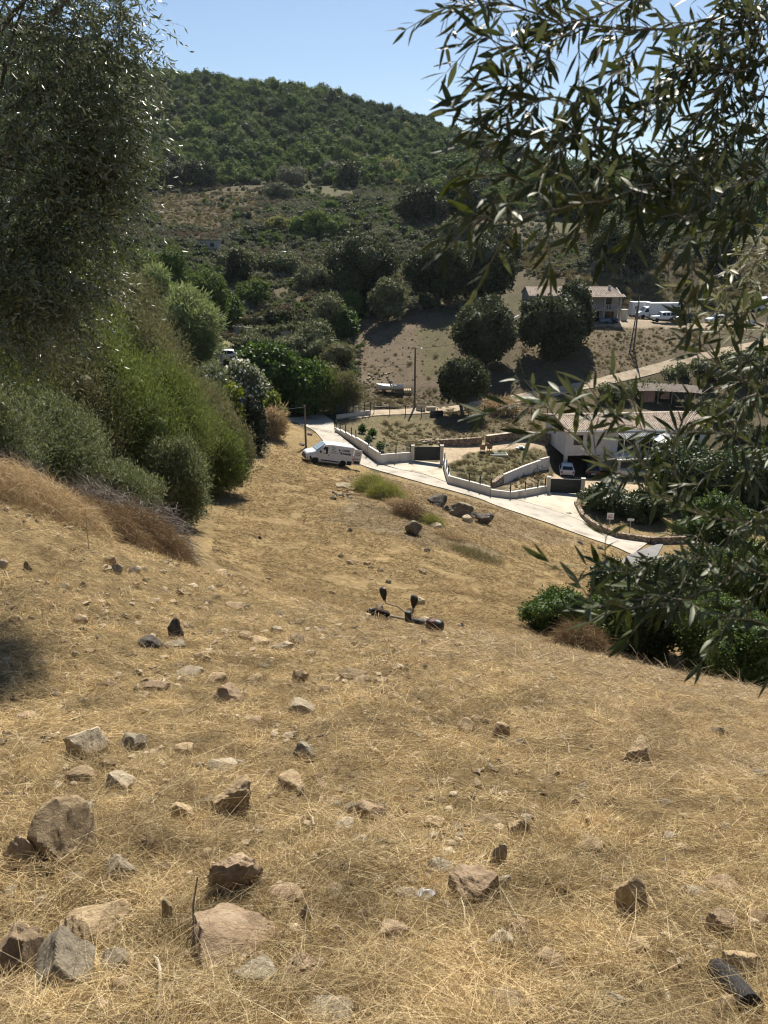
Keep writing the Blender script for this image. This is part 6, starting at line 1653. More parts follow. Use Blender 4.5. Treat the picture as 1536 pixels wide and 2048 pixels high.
# manhole covers
for px, row, lb in ((636, 845, 'topmost round cover in the lane'), (644, 853, 'second cover in the lane from the top'), (638, 862, 'third cover in the lane from the top, at its left edge'), (657, 864, 'cover in the lane beside the start of the white wall'), (735, 926, 'cover in the lane behind the open van door'), (1135, 1053, 'cover in the lane below the lower driveway'), (1227, 1081, 'lowest cover near the end of the lane')):
    p = hit(px, row); t = thing('manhole_cover', 'dark metal ' + lb, 'manhole cover', V3(p, .10)); mb = MB(); mb.lathe([(.02, -.03), (.36, -.03), (.36, .004), (.31, .006), (.30, .003), (.02, .004)], 20); mb.build('lid', M['conc_grey'], t)
p = hit(1137, 1028); t = thing('drain_grate', 'small dark drain grate in the lower driveway', 'drain', V3(p, .10)); mb = MB()
for i in range(6): mb.box(-.3 + i*.1, -.24 + i*.1, -.2, .2, -.02, .006)
mb.build('bar', M['black_plastic'], t)

# ------------------------------------------------------------------ stones
def rock_mesh(seed, sub=4, k=11, rough=.08):
    r_ = np.random.default_rng(seed)
    V, F = ico(sub)
    k += 4; i_ = np.arange(k) + .5; ph_ = np.arccos(1 - 2*i_/k); th_ = math.pi * (1 + 5**.5) * i_
    Nn = unit(np.stack([np.cos(th_)*np.sin(ph_), np.sin(th_)*np.sin(ph_), np.cos(ph_)], 1) @ np.array(Matrix.Rotation(r_.uniform(0, 6), 3, Vector(r_.normal(size=3))).transposed()) + .38 * r_.normal(size=(k, 3))); h = r_.uniform(.55, 1.0, k)
    dt = V @ Nn.T
    rr = np.min(np.where(dt > 0.2, h[None] / np.maximum(dt, .2), 9), axis=1)
    rr = np.minimum(rr, 1.12)
    nz = fbm(V[:, 0]*2.1 + seed, V[:, 1]*2.1 + V[:, 2]*2.7, seed, 4) + .5*fbm(V[:, 0]*7 + seed, V[:, 1]*7 + V[:, 2]*6, seed + 3, 3)
    P = V * (rr * (1 + rough * 1.6 * nz))[:, None]
    P = P / np.abs(P).max(0)
    me = bpy.data.meshes.new('stone'); me.from_pydata(P.tolist(), [], F.tolist())
    me.polygons.foreach_set('use_smooth', [True] * len(me.polygons)); me.set_sharp_from_angle(angle=R(24)); me.update()
    return me
ROCKS = {}
def rock_proto(seed, mat, sub=4, k=11):
    key = (seed, mat, sub, k)
    if key not in ROCKS:
        me = rock_mesh(seed, sub, k); me.materials.append(M[mat]); ROCKS[key] = me
    return ROCKS[key]
ROCK_XY = []
def rock(px, row, w, h, mat, label, group=None, seed=None, yaw=None, name='stone', cat='stone', sink=.33, sub=4, tilt=(0, 0), deep=.8, k=11, Y=None):
    """stone seen at a photo pixel (middle of its outline), w x h photo pixels large"""
    p = hit(px, row + h * .35) if Y is None else gp(px, Y)
    s = depth(p) / FPX; W = w * s; Dp = W * deep
    dn = math.atan(max(.2, -p[2] / p[1]))
    Hh = max((h * s - Dp * math.sin(dn) * .75) / math.cos(dn), .30 * W)
    Hh = Hh / (1 - sink)
    seed = seed if seed is not None else int(rng.integers(0, 14))
    o = link(name, rock_proto(seed, mat, sub, k), None)
    o.scale = (W/2, Dp/2, Hh/2)
    yaw = yaw if yaw is not None else rng.uniform(-.5, .5) + (math.pi if rng.random() < .5 else 0)
    o.rotation_euler = (R(tilt[0]), R(tilt[1]), yaw)
    o.location = (p[0], p[1] + Dp * .12, p[2] + Hh * (.5 - sink))
    ROCK_XY.append((p[0], p[1] + Dp*.12, max(W, Dp) * .42))
    return tag(o, label, cat, group)
BIG = [  # px, row, w, h, material, label, seed, tilt
 (128,1672,128,136,'stone_tan','largest brown boulder at the left, with a deep shaded hollow under it',21,(18,-14)),
 (470,1732,96,110,'stone_pink','reddish grey boulder tilted over a dark hollow, left of the middle',22,(24,20)),
 (172,1480,86,76,'stone_pale','pale angular stone upslope of the largest boulder',23,(10,15)),
 (468,1592,78,82,'stone_tan','pale brown slab leaning to the right above the reddish boulder',24,(12,24)),
 (452,1878,205,100,'stone_pink','long reddish slab lying across the bottom left of the slope',25,(4,-6)),
 (178,1838,140,94,'stone_tan','broad flat stone half buried in straw below the largest boulder',26,(12,8)),
 (30,1898,110,120,'stone_pink','big brown stone cut off by the left edge at the bottom',27,(14,-16)),
 (134,1928,116,116,'stone_grey','grey lichen covered slab beside the stone cut off by the left edge',28,(22,12)),
 (505,1950,98,80,'stone_grey','grey block tucked under the long reddish slab',29,(8,-8)),
 (592,1945,82,80,'stone_pink','blocky stone at the right end of the long reddish slab',30,(0,12)),
 (652,2030,100,56,'stone_grey','grey stone cut off by the bottom edge',31,(5,5)),
 (645,1980,62,44,'stone_tan','brown stone above the grey stone cut off by the bottom edge',32,(0,0)),
 (945,1765,108,100,'stone_pink','large flat brown slab lying tilted in the lower middle of the slope',33,(16,18)),
 (1266,1790,64,76,'stone_tan','upright pointed stone with a dark face, lower right of the slope',34,(-8,16)),
 (1278,1502,66,58,'stone_tan','square topped block on the right of the slope',35,(0,0)),
 (785,1864,68,54,'stone_pink','reddish slab with a dark broken edge at the bottom middle',36,(8,-12)),
 (1005,1894,48,62,'stone_pale','pale wedge shaped stone below the large flat brown slab',37,(10,10)),
 (1188,1686,58,38,'stone_tan','flat topped stone with a dark front, right of the middle',38,(0,0)),
 (1042,1655,56,48,'stone_tan','brown stone with a dark right face, above the flat slab',39,(6,12)),
 (975,1640,54,32,'stone_tan','small pale topped wedge left of the brown stone with a dark right face',40,(4,0)),
 (742,1620,52,46,'stone_pink','pink stone beside a small bluish one in the middle of the slope',41,(10,14)),
 (702,1612,26,20,'stone_grey','small bluish grey stone beside the pink one',42,(0,0)),
 (862,1680,38,44,'stone_pale','pale upright wedge in the straw above the large flat slab',43,(0,20)),
 (812,1790,50,38,'stone_pale','pale round topped stone beside the shiny scrap',44,(0,0)),
 (262,1480,52,42,'stone_grey','dark grey stone right of the pale angular one',45,(8,10)),
 (442,1526,56,32,'stone_pale','whitish flat stone in the upper left of the slope',46,(4,0)),
 (605,1502,44,38,'stone_grey','grey brown stone half covered with straw above the middle',47,(0,12)),
 (240,1560,50,52,'stone_pale','pale blocky stone below the pale angular one',48,(0,8)),
 (165,1548,70,42,'stone_tan','flat brown slab touching the pale blocky stone',49,(8,0)),
 (215,1530,34,30,'stone_tan','small light brown stone right under the pale angular one',50,(0,0)),
 (366,1622,48,40,'stone_tan','yellowish pointed stone in the straw, left of the leaning slab',51,(0,8)),
 (576,1557,64,38,'stone_tan','cracked light slab right of the leaning slab',52,(6,6)),
 (160,1613,58,32,'stone_grey','dark edged flat stone just above the largest boulder',53,(10,-8)),
 (52,1712,54,70,'stone_tan','light brown broken stone left of the largest boulder',54,(0,20)),
 (240,1732,62,44,'stone_grey','dark stone right of the largest boulder',55,(0,-6)),
 (350,1258,32,44,'stone_dark','dark upright stone in the upper left of the straw slope',56,(0,6)),
 (298,1282,44,26,'stone_dark','dark flat stone left of the dark upright one',57,(0,0)),
 (572,1783,64,42,'stone_pink','light reddish stone right of the reddish grey boulder',58,(6,0)),
 (412,1706,32,22,'stone_tan','yellow stone left of the reddish grey boulder',59,(0,0)),
 (930,1446,44,36,'stone_tan','dark faced stone in the upper right of the middle',60,(6,-8)),
 (1002,1460,34,34,'stone_tan','split stone with a dark gap, right of the dark faced one',61,(0,12)),
 (455,1386,52,44,'stone_pink','flat stone with a broken right edge in the upper left',62,(8,8)),
 (602,1412,58,38,'stone_pale','flat pale stone with a dark right end in the upper middle',63,(6,8)),
 (310,1370,50,28,'stone_pink','pinkish flat stone in the upper left',64,(6,4)),
 (518,1278,44,24,'stone_tan','brown slab with a shaded front below the dry bramble',65,(8,6)),
 (590,1276,36,24,'stone_pink','reddish stone in the upper pile near the brushcutter',66,(0,8)),
 (566,1290,42,28,'stone_pale','pale stone in the upper pile near the brushcutter',67,(0,0)),
 (403,1312,32,24,'stone_tan','light stone in the row below the dark upright one',68,(0,6)),
 (600,1352,34,30,'stone_tan','light stone with a dark left face in the upper middle',69,(0,0)),
 (705,1346,50,24,'stone_tan','brown slab left in the row right of the middle',70,(6,0)),
 (758,1360,34,24,'stone_tan','brown block right in the row right of the middle',71,(0,8)),
 (1458,1778,80,30,'stone_pink','long pinkish flat stone near the right edge',72,(4,0)),
 (1398,1782,56,34,'stone_grey','grey flat stone left of the long pinkish one',73,(4,4)),
 (1270,1886,58,36,'stone_tan','flat light brown stone below the upright pointed one',74,(6,0)),
 (1102,1926,76,56,'stone_pink','reddish stone half covered with straw at the bottom right',75,(6,6)),
 (1225,2000,56,44,'stone_grey','grey stone near the bottom edge left of the burnt log',76,(0,6)),
 (1455,2012,54,44,'stone_tan','reddish brown stone under the burnt log',77,(0,6)),
 (1516,1551,44,36,'stone_grey','grey stone at the right edge beside dry stalks',78,(0,0)),
 (1437,1461,34,26,'stone_dark','dark stone on the upper right of the slope',79,(0,0)),
 (875,1730,60,42,'stone_grey','dark grey stone touching the top of the large flat slab',80,(6,4)),
 (1000,1762,44,34,'stone_grey','dark small block right of the large flat slab',81,(0,8)),
 (1445,1842,58,46,'stone_pink','flat pinkish stone under straw at the right',82,(6,0)),
 (1482,1922,64,54,'stone_tan','light brown stone at the lower right edge',83,(4,4)),
 (998,1710,28,50,'stone_pale','narrow pale stone above the dark small block',84,(0,10)),
 (1010,2010,76,24,'stone_tan','long flat stone near the bottom edge right of the middle',85,(4,0)),
]
for (px, row, w, h, mt_, lb, sd_, tl) in BIG:
    rock(px, row, w * 1.14, h * 1.14, mt_, lb, None, sd_, tilt=tl, sub=5 if w > 70 else 4, k=9 if w > 60 else 11)
SMALL = [(485,1268,36,18),(552,1259,24,20),(620,1306,22,16),(350,1290,42,16),(425,1307,16,14),(220,1366,24,14),(648,1377,26,20),(380,1346,60,22),(435,1354,40,20),(510,1357,36,16),(725,1358,36,20),
 (220,1121,22,24),(235,1139,20,22),(270,1141,24,20),(55,1132,16,20),(165,1168,16,14),(290,1159,14,12),(360,1184,18,14),(430,1191,24,16),(470,1211,42,18),(493,1213,17,12),(440,1144,30,12),(115,1263,20,10),
 (560,1226,16,12),(650,1384,18,12),(790,1391,20,14),(510,1441,30,14),(285,1419,28,16),(50,1433,40,16),(755,1437,12,10),(475,1526,28,22),(370,1493,38,26),(335,1822,22,42),(150,1752,38,24),
 (690,1646,40,22),(720,1681,36,32),(615,1831,32,46),(726,1831,28,30),(670,1776,42,22),(953,1435,26,16),(1165,1573,32,16),(1057,1636,24,18),(870,1640,42,26),(1041,1856,52,26),(1350,1746,24,20),(1330,1721,22,16),
 (1520,1831,42,30),(235,1916,62,52),(1178,1640,20,24),(1310,1590,22,16),(1332,1603,20,14),(1372,1632,20,12),(1450,1650,22,18),(1340,1672,30,16),(1365,1690,20,12),(670,1600,36,18),(300,1690,34,40),(640,1440,22,14),
 (540,1500,18,12),(420,1600,24,20),(330,1560,22,14),(1090,1560,26,12),(980,1530,20,12),(900,1560,22,14),(840,1470,18,10),(1220,1640,20,12),(1130,1760,24,14),(1080,1820,22,14),(760,1720,24,14),(560,1660,22,12),(690,1300,18,12),(640,1260,20,12),(500,1240,22,12),(400,1240,16,12),(250,1230,18,12),(310,1200,18,10),(180,1300,22,12),(110,1380,26,14),(690,1420,20,12),(840,1330,18,10),(960,1370,18,10),(1120,1420,20,10),(1250,1450,20,10),(830,1580,24,12),(1400,1560,22,12),
 (385,1170,20,12),(410,1215,18,10),(330,1240,16,10),(450,1260,22,12),(680,1245,16,10),(600,1240,18,10),(530,1330,20,12),(460,1330,18,10),(700,1470,20,12),(640,1560,22,12),(1480,1600,26,14),(1240,1560,18,10),(1000,1600,18,10),(920,1670,20,14),(1150,1870,24,14),(880,1950,30,18),(820,1960,24,16),(740,1930,26,16),(1350,1930,26,18),(1410,1880,24,16),(350,1960,30,20),(280,1980,34,22),(80,1800,30,22),(20,1780,30,24),(560,1870,26,20)]
for i in range(190):
    row = 1110 + 900 * rng.random() ** 1.15; px = (60 + 900*rng.random()) if rng.random() < .7 else rng.uniform(0, 1536)
    if row < 1300 and px > 850: continue
    if row > 1250 and px > 1150 and rng.random() < .4: continue
    w_ = rng.uniform(9, 22) * (.75 + .5 * (row - 1110) / 900) * (1 + .8 * (rng.random() < .12)); SMALL.append((px, row, w_, w_ * rng.uniform(.5, .85)))
for (px, row, w, h) in SMALL:
    w *= 1.12; h *= 1.12
    rock(px, row, w, h, rng.choice(['stone_tan', 'stone_tan', 'stone_pale', 'stone_grey', 'stone_pink']), 'small angular stone half sunk in the cut straw of the near slope', 'small stones scattered over the near slope', sub=3)

# countless small chips
nc_ = 2600; u = rng.uniform(-.6, .6, nc_); Y = np.exp(rng.uniform(math.log(1.6), math.log(19), nc_)); X = u * (Y*1.18 + .4)
k_ = (fbm(X*.7, Y*.7, 91, 3) + .25 * (X < 1) > 0); X = X[k_]; Y = Y[k_]; cv, cf = ico(1); parts_ = []
Z = T(X, Y)
for i in range(len(X)):
    q = cv * (1 + .35 * rng.normal(size=(len(cv), 1))) * np.array([1, rng.uniform(.5, .9), rng.uniform(.3, .7)]) * (.008 + .0035 * Y[i]) * rng.uniform(.6, 1.7); c_, s_ = math.cos(i), math.sin(i)
    parts_.append((np.stack([q[:, 0]*c_ - q[:, 1]*s_ + X[i], q[:, 0]*s_ + q[:, 1]*c_ + Y[i], q[:, 2] + Z[i] + .012 + .0012*Y[i]], 1), cf))
M['chips'] = leafmat('stone_chips', [(0.10,0.078,0.05),(0.27,0.21,0.135),(0.38,0.315,0.22),(0.20,0.15,0.10)], trans=0, rough=0.9, spec=0.1)
V, F = join(parts_); tag(link('stone_chips', np_mesh('stone_chips', V, F, M['chips'])), 'countless little stone chips among the straw of the near slope', 'rubble', kind='stuff')

# straw caught against the larger stones
P = []; H = []
for (x, y, r) in ROCK_XY:
    if y > 20 or r < .02: continue
    k = int(26 + 420 * r); a = rng.uniform(0, 6.28, k); rr = r * rng.uniform(.75, 1.45, k)
    px_ = x + rr*np.cos(a); py_ = y + rr*.8*np.sin(a); P.append(np.stack([px_, py_, T(px_, py_)], 1))
    t_ = a + rng.choice([-1, 1], k) * rng.uniform(.6, 1.8, k); H.append(np.stack([np.cos(t_), np.sin(t_), rng.uniform(.1, .9, k)], 1))
P = np.concatenate(P); H = unit(np.concatenate(H))
V, F = strands(P, H, .6 * rdir(len(P)), rng.uniform(.05, .2, len(P)), .0014 + .0004 * P[:, 1], 3)
tag(link('straw', np_mesh('straw', V, F, M['straw'])), 'loose golden straw caught around the stones of the near slope', 'straw', kind='stuff')

# boulders and rock pile in the mown field
for (px, row, w, h, mt_, lb, sd_, nm) in [
 (876,1001,44,28,'stone_dark','dark boulder beside the lane, leftmost and highest of the row','', 'boulder'),
 (919,1018,52,36,'stone_grey','largest grey and white boulder in the row beside the lane','', 'boulder'),
 (969,1036,36,30,'stone_dark','dark rounded boulder at the right end of the row beside the lane','', 'boulder'),
 (936,1038,22,16,'stone_pale','small white boulder under the largest grey one','', 'boulder'),
 (947,1030,22,16,'stone_dark','small dark boulder between the white one and the right end','', 'boulder'),
 (893,1017,18,14,'stone_dark','small dark boulder left of the largest grey one','', 'boulder'),
 (829,1056,36,34,'stone_grey','half buried dark block among orange grass in the field','', 'boulder'),
 (690,972,36,12,'stone_pale','pale flat rock on the left of the field rock pile','', 'rock'),
 (730,974,34,16,'stone_pale','pale rounded rock at the top of the field rock pile','', 'rock'),
 (762,992,24,18,'stone_pale','pale rock beside the yellow green broom tufts','', 'rock'),
 (668,996,14,8,'stone_dark','small dark rock at the lower left of the field rock pile','', 'rock'),
 (712,978,22,10,'stone_pale','narrow pale rock in the middle of the field rock pile','', 'rock'),
 (872,1052,26,12,'stone_pale','flat pale rock right of the half buried block','', 'rock')]:
    rock(px, row, w * 1.12, h * 1.12, mt_, lb, None, 100 + int(px), name=nm, cat=nm, sink=.25, sub=4, k=9, yaw=rng.uniform(-.4, .4), tilt=(10, rng.uniform(-8, 8)))
for i in range(34):
    a = rng.uniform(0, 6.28); px = 695 + 34*math.cos(a)*rng.random() ; row = 986 + 10*math.sin(a)*rng.random()
    rock(px, row, rng.uniform(5, 11), rng.uniform(4, 7), rng.choice(['stone_grey', 'stone_tan', 'stone_dark']), 'small rubble stone in the field rock pile', 'rubble of the field rock pile', sub=3, sink=.15, name='rubble_stone')
for i in range(26):
    px = rng.uniform(838, 884); row = rng.uniform(876, 888)
    rock(px, row, rng.uniform(5, 13), rng.uniform(4, 9), rng.choice(['stone_grey', 'stone_tan', 'stone_pale']), 'loose stone heaped where the dry stone wall begins', 'stones heaped at the dry stone wall', sub=3, sink=.1, name='rubble_stone')
for (px, row) in [(620,868),(603,888),(1110,1132),(1160,1084),(1200,1095),(433,1100),(855,1100),(520,1075),(700,1060),(760,1140)]:
    rock(px, row, rng.uniform(8, 16), rng.uniform(6, 10), 'stone_dark', 'dark clod lying in the mown field', 'dark clods in the mown field', sub=3, name='clod', cat='clod')
for i in range(40):
    px = rng.uniform(710, 780); row = rng.uniform(745, 770)
    rock(px, row, rng.uniform(4, 9), rng.uniform(3, 6), 'stone_pale', 'pale stone in the spill above the boat', 'pale stones spilled above the boat', sub=3, sink=.1, name='rubble_stone')

# ------------------------------------------------------------------ straw over the near slope, stubble in the field
def lay(n, umin, umax, ymin, ymax, L0, L1, wbase, wper, up, m, name, label, mask=None, curl=.45, pw=1.0, lfar=0.0):
    u = rng.uniform(umin, umax, n); v = rng.random(n) ** pw
    Y = np.exp(np.log(ymin) + v * (np.log(ymax) - np.log(ymin))); X = u * (Y * 1.18 + .4)
    if mask is not None:
        k = mask(X, Y); X = X[k]; Y = Y[k]
    if ymin < 10:      # stones stay clear of most of the straw
        k = np.ones(len(X), bool)
        for (rx, ry, r_) in ROCK_XY:
            if ry < 16 and r_ > .03: k &= ((X - rx)**2 + (Y - ry)**2 > (r_ * .95)**2) | (rng.random(len(X)) < .06)
        X = X[k]; Y = Y[k]
    n = len(X); Z = T(X, Y)
    a = 6.0 * fbm(X*1.6, Y*1.6, 61, 2) + rng.normal(0, 1.7, n)
    H = np.stack([np.cos(a), np.sin(a) * .8, np.abs(rng.normal(0, up, n)) + .02], 1)
    # follow the slope
    e = .15
    gx_ = (T0(X + e, Y) - T0(X - e, Y)) / (2*e); gy_ = (T0(X, Y + e) - T0(X, Y - e)) / (2*e)
    H[:, 2] += gx_ * H[:, 0] + gy_ * H[:, 1]
    H = unit(H)
    B = curl * rng.normal(size=(n, 3)) * np.array([.7, .7, .35]); B[:, 2] += gx_ * B[:, 0] + gy_ * B[:, 1] - .12 * (up > .3)
    L = rng.uniform(L0, L1, n) * rng.uniform(.5, 1.2, n) + lfar * Y
    cl = .02 + .16 * np.clip(fbm(X*2.4, Y*2.4, 62, 3) + .05, 0, 1)
    P = np.stack([X, Y, Z + rng.random(n) * cl + .0009 * Y * (Y < 24) + .03 * (Y >= 24)], 1)
    vv, ff = strands(P, H, B, L, wbase + wper * Y, 3)
    lo = T(vv[:, 0], vv[:, 1]) + .002 if len(vv) < 0 else None
    o = link(name, np_mesh(name, vv, ff, m))
    return tag(o, label, 'straw', kind='stuff')
near_mask = lambda X, Y: (fbm(X*1.3, Y*1.3, 41, 3) > -.32) | (rng.random(len(X)) < .35)
lay(150000, -.60, .60, 1.5, 24, .05, .18, .0016, .00042, .5, M['straw'], 'straw', 'golden cut straw lying over the near slope', near_mask, curl=.8)
lay(40000, -.60, .60, 1.5, 20, .05, .14, .0014, .0004, .75, M['straw'], 'stubble', 'short golden stubble standing on the near slope', lambda X, Y: fbm(X*1.1, Y*1.1, 43, 3) > .02, curl=.3)
lay(36000, -.1, .60, 5, 24, .12, .36, .0011, .00035, .25, M['straw_grey'], 'straw', 'greyish dry stalks lying on the right of the near slope', lambda X, Y: rng.random(len(X)) < sstep(.5, 3.5, X) * .9 + .05)
lay(90000, -.60, .60, 6, 24, .07, .22, .0014, .00050, .5, M['straw'], 'straw', 'golden cut straw on the upper part of the near slope', near_mask, curl=.7)
lay(34000, -.60, .60, 1.5, 22, .06, .22, .0013, .0004, .35, M['dry_brown'], 'straw', 'brown dead stalks lying over the near slope', lambda X, Y: fbm(X*.9, Y*.9, 44, 3) > -.02)
lay(26000, -.60, .60, 1.5, 13, .10, .32, .0014, .0003, .7, M['straw'], 'straw', 'curled golden straw heaped in loose clumps on the near slope', lambda X, Y: fbm(X*2.0, Y*2.0, 45, 3) > .08, curl=.95)
# small standing tufts left by the cutter
nc_ = 5200; u = rng.uniform(-.6, .6, nc_); Y = np.exp(rng.uniform(math.log(1.6), math.log(23), nc_)); X = u * (Y*1.18 + .4)
k_ = (fbm(X*1.4, Y*1.4, 46, 3) > -.05);
for (rx, ry, r_) in ROCK_XY:
    if ry < 20: k_ &= (X - rx)**2 + (Y - ry)**2 > (r_ * 1.1)**2
X = X[k_]; Y = Y[k_]; ix = np.repeat(np.arange(len(X)), 15); m_ = len(ix)
a = rng.uniform(0, 6.28, m_); sp_ = (.012 + .0022 * Y[ix]) * rng.random(m_)
P = np.stack([X[ix] + np.cos(a)*sp_, Y[ix] + np.sin(a)*sp_, np.zeros(m_)], 1); P[:, 2] = T(P[:, 0], P[:, 1]) + .0012 * P[:, 1]
V, F = strands(P, unit(np.stack([np.cos(a)*.7, np.sin(a)*.7, rng.uniform(.3, 1.3, m_)], 1)), .45 * rdir(m_) - np.array([0, 0, .15]), rng.uniform(.05, .15, m_) + .004 * P[:, 1], .0015 + .0005 * P[:, 1], 3)
tag(link('stubble_tufts', np_mesh('stubble_tufts', V, F, M['straw'])), 'small golden stubble tufts standing all over the near slope', 'stubble', kind='stuff')
lay(420, -.50, .55, 2.2, 18, .5, 1.3, .0028, .0003, .12, M['dry_beige'], 'dry_stalks', 'long pale dry stalks lying across the near slope', curl=.22)
FIELD = px_poly([(545,850),(609,870),(640,905),(700,940),(820,968),(960,1006),(1105,1058),(1250,1108),(1215,1140),(1190,1200),(1040,1290),(900,1262),(700,1225),(520,1180),(420,1110),(430,1040),(500,960)])
lay(210000, -.30, .45, 22, 82, .10, .22, .0014, .00042, .6, M['straw_field'], 'mown_stubble', 'fine golden stubble of the mown field', lambda X, Y: inpoly(X, Y, FIELD) & (fbm(X*.9, Y*.9, 47, 3) > -.28), curl=.3, pw=.8, lfar=.002)
lay(30000, -.30, .45, 22, 82, .12, .3, .0014, .00045, .5, M['dry_brown'], 'mown_stubble', 'brown patches of stubble in the mown field', lambda X, Y: inpoly(X, Y, FIELD) & (fbm(X*.35, Y*.35, 48, 3) > .12), curl=.3, pw=.8)
lay(5200, -.60, .60, 1.6, 16, .04, .13, .002, .0004, .9, M['lf_green'], 'weeds', 'thin green weeds sprouting through the straw', lambda X, Y: fbm(X*.9 + 5, Y*.9, 49, 3) > .26, curl=.4)
lay(2600, -.1, .5, 11, 19, .3, .7, .003, .0005, .5, M['straw_grey'], 'dry_stalks', 'dry stalks bristling along the lip of the slope', lambda X, Y: rng.random(len(X)) < .9, curl=.5)

# ------------------------------------------------------------------ brushcutter
q0 = gp(738, 18.0); q1 = gp(874, 16.9)
ax = Vector((q1 - q0)); ln = 1.75
bc = thing('brushcutter', 'petrol brushcutter with two upright black handle grips lying on the slope', 'brushcutter', V3(q0, .10))
X = ax.normalized(); 
yv = Vector((0, 0, 1)).cross(X).normalized(); zv = X.cross(yv)
mtx = Matrix((X, yv, zv)).transposed().to_4x4(); bc.rotation_euler = mtx.to_euler()
sc_ = 1.06 * (ax.length) / 1.75; bc.scale = (sc_,) * 3
mb = MB(); mb.tube([(.1, 0, .06), (1.42, 0, .10)], .027, 8); mb.build('shaft', M['alu'], bc, smooth=True)
mb = MB(); mb.tube([(.50, 0, .072), (.62, 0, .075)], .026, 8); mb.build('clamp', M['black_plastic'], bc, smooth=True)
mb = MB(); mb.tube([(.98, 0, .085), (1.44, 0, .10)], .055, 10); mb.build('harness_tube', M['black_plastic'], bc, smooth=True)
mb = MB(); mb.box(.92, 1.04, -.05, .05, .04, .27); mb.build('handle_clamp', M['anthracite'], bc, bevel=.015)
mb = MB(); mb.tube([(.44, -.02, .42), (.47, -.02, .36), (.60, -.01, .34), (.74, 0, .33), (.84, .01, .27), (.92, 0, .23), (1.04, 0, .23), (1.08, .02, .28), (1.11, .03, .40)], .017, 8); mb.build('handlebar', M['alu'], bc, smooth=True)
for (x, z, ang) in ((.415, .40, -7), (1.11, .38, 9)):
    mb = MB(); mb.lathe([(.025, 0), (.045, .04), (.078, .13), (.088, .20), (.076, .26), (.03, .29)], 12); o = mb.build('grip', M['black_plastic'], bc, smooth=True, loc=(x, 0, z), rot=(0, R(ang), 0)); o.scale = (1.0, .6, 1)
mb = MB(); mb.add([(.04,-.10,-.06),(.30,-.16,-.08),(.52,-.10,-.02),(.60,.0,.05),(.04,.10,-.04),(.50,.10,.0),(.06,-.06,.14),(.28,-.08,.21),(.50,-.04,.15),(.10,.08,.15),(.46,.09,.14)],
      [(0,4,5,3,2,1),(0,1,7,6),(1,2,8,7),(2,3,8),(3,5,10,8),(5,4,9,10),(4,0,6,9),(6,7,8,10,9)]); mb.build('guard', M['maroon'], bc, bevel=.03)
mb = MB(); mb.lathe([(.03, -.05), (.065, -.03), (.07, .03), (.045, .07)], 14, 'x', (.05, 0, .08)); mb.build('cutting_head', M['black_plastic'], bc, smooth=True)
mb = MB(); mb.box(.0, .05, -.09, .05, .04, .13); mb.build('gearbox', M['black_plastic'], bc, bevel=.015)
mb = MB(); mb.lathe([(.04, 0), (.10, .03), (.125, .12), (.135, .20), (.135, .30), (.11, .36), (.04, .38)], 14, 'x', (1.40, 0, .10)); mb.build('engine', M['black_plastic'], bc, smooth=True)
mb = MB(); mb.box(1.52, 1.64, -.12, .05, .10, .235); mb.build('engine_cover', M['orange'], bc, bevel=.02)
mb = MB(); mb.box(1.42, 1.62, -.10, .10, -.10, -.005); mb.build('fuel_tank', M['black_plastic'], bc, bevel=.03)
mb = MB(); mb.lathe([(.036, 0), (.038, .05)], 12, 'x', (1.385, 0, .10)); mb.build('collar', M['plastic_white'], bc, smooth=True)
mb = MB(); mb.tube([(1.09, .02, .40), (1.06, .03, .2), (1.12, 0, .12), (1.3, .03, .14)], .006, 6); mb.tube([(.40, -.05, .06), (.52, -.1, -.02), (.58, -.12, -.08)], .014, 6); mb.build('cable', M['black_plastic'], bc, smooth=True)
p = hit(921, 1256); t = thing('fuel_can', 'small black can lying right of the brushcutter', 'can', V3(p, .02), R(30)); mb = MB(); mb.box(-.10, .10, -.06, .06, 0, .12); mb.build('body', M['black_plastic'], t, bevel=.03); mb = MB(); mb.lathe([(.025, 0), (.025, .04)], 10, c=(.05, 0, .121)); mb.build('cap', M['orange'], t)
# burnt log, scrap and sticks
a, c = V3(hit(1432, 1962), .06), V3(hit(1500, 2032), .05)
t = thing('burnt_log', 'short charred black log at the bottom right corner', 'log', a); mb = MB(); mb.tube([(0, 0, 0), (c - a) * .3 + Vector((0, 0, .008)), (c - a) * .7, c - a], [.046, .052, .05, .043], 14); mb.build('wood', M['char'], t, smooth=True)
p = hit(852, 1800); t = thing('scrap_foil', 'small shiny crumpled scrap beside the pale round topped stone', 'litter', V3(p, .03), R(25)); V = [(x*.04, y*.028, .012*math.sin(3*x + 2*y) + .012*((x*y) % 2)) for x in (-1, -.3, .4, 1) for y in (-1, -.2, .5, 1)]
mb = MB(); mb.add(V, [(i*4+j, (i+1)*4+j, (i+1)*4+j+1, i*4+j+1) for i in range(3) for j in range(3)]); o = mb.build('sheet', M['plastic_white'], t); sm = o.modifiers.new('thickness', 'SOLIDIFY'); sm.thickness = .003
def stick(label, pts, r, m, up=.02):
    P = [V3(hit(a, b2), up if i else up) for i, (a, b2) in enumerate(pts)]
    t = thing('stick', label, 'stick', P[0]); mb = MB(); mb.tube([q - P[0] for q in P], [r * (1 - .4*i/(len(P)-1)) for i in range(len(P))], 7); mb.build('wood', m, t, smooth=True)
stick('thick pale stalk bent at its top near the bottom edge', [(318, 2046), (322, 2000), (323, 1960), (318, 1938), (310, 1930)], .0085, M['palewood'], .05)
stick('pale curved root standing out of the straw left of the middle', [(628, 1660), (625, 1645), (614, 1632)], .009, M['palewood'], .04)
stick('pale forked stick in the upper right of the slope', [(1138, 1512), (1136, 1492), (1128, 1480)], .008, M['palewood'], .03)
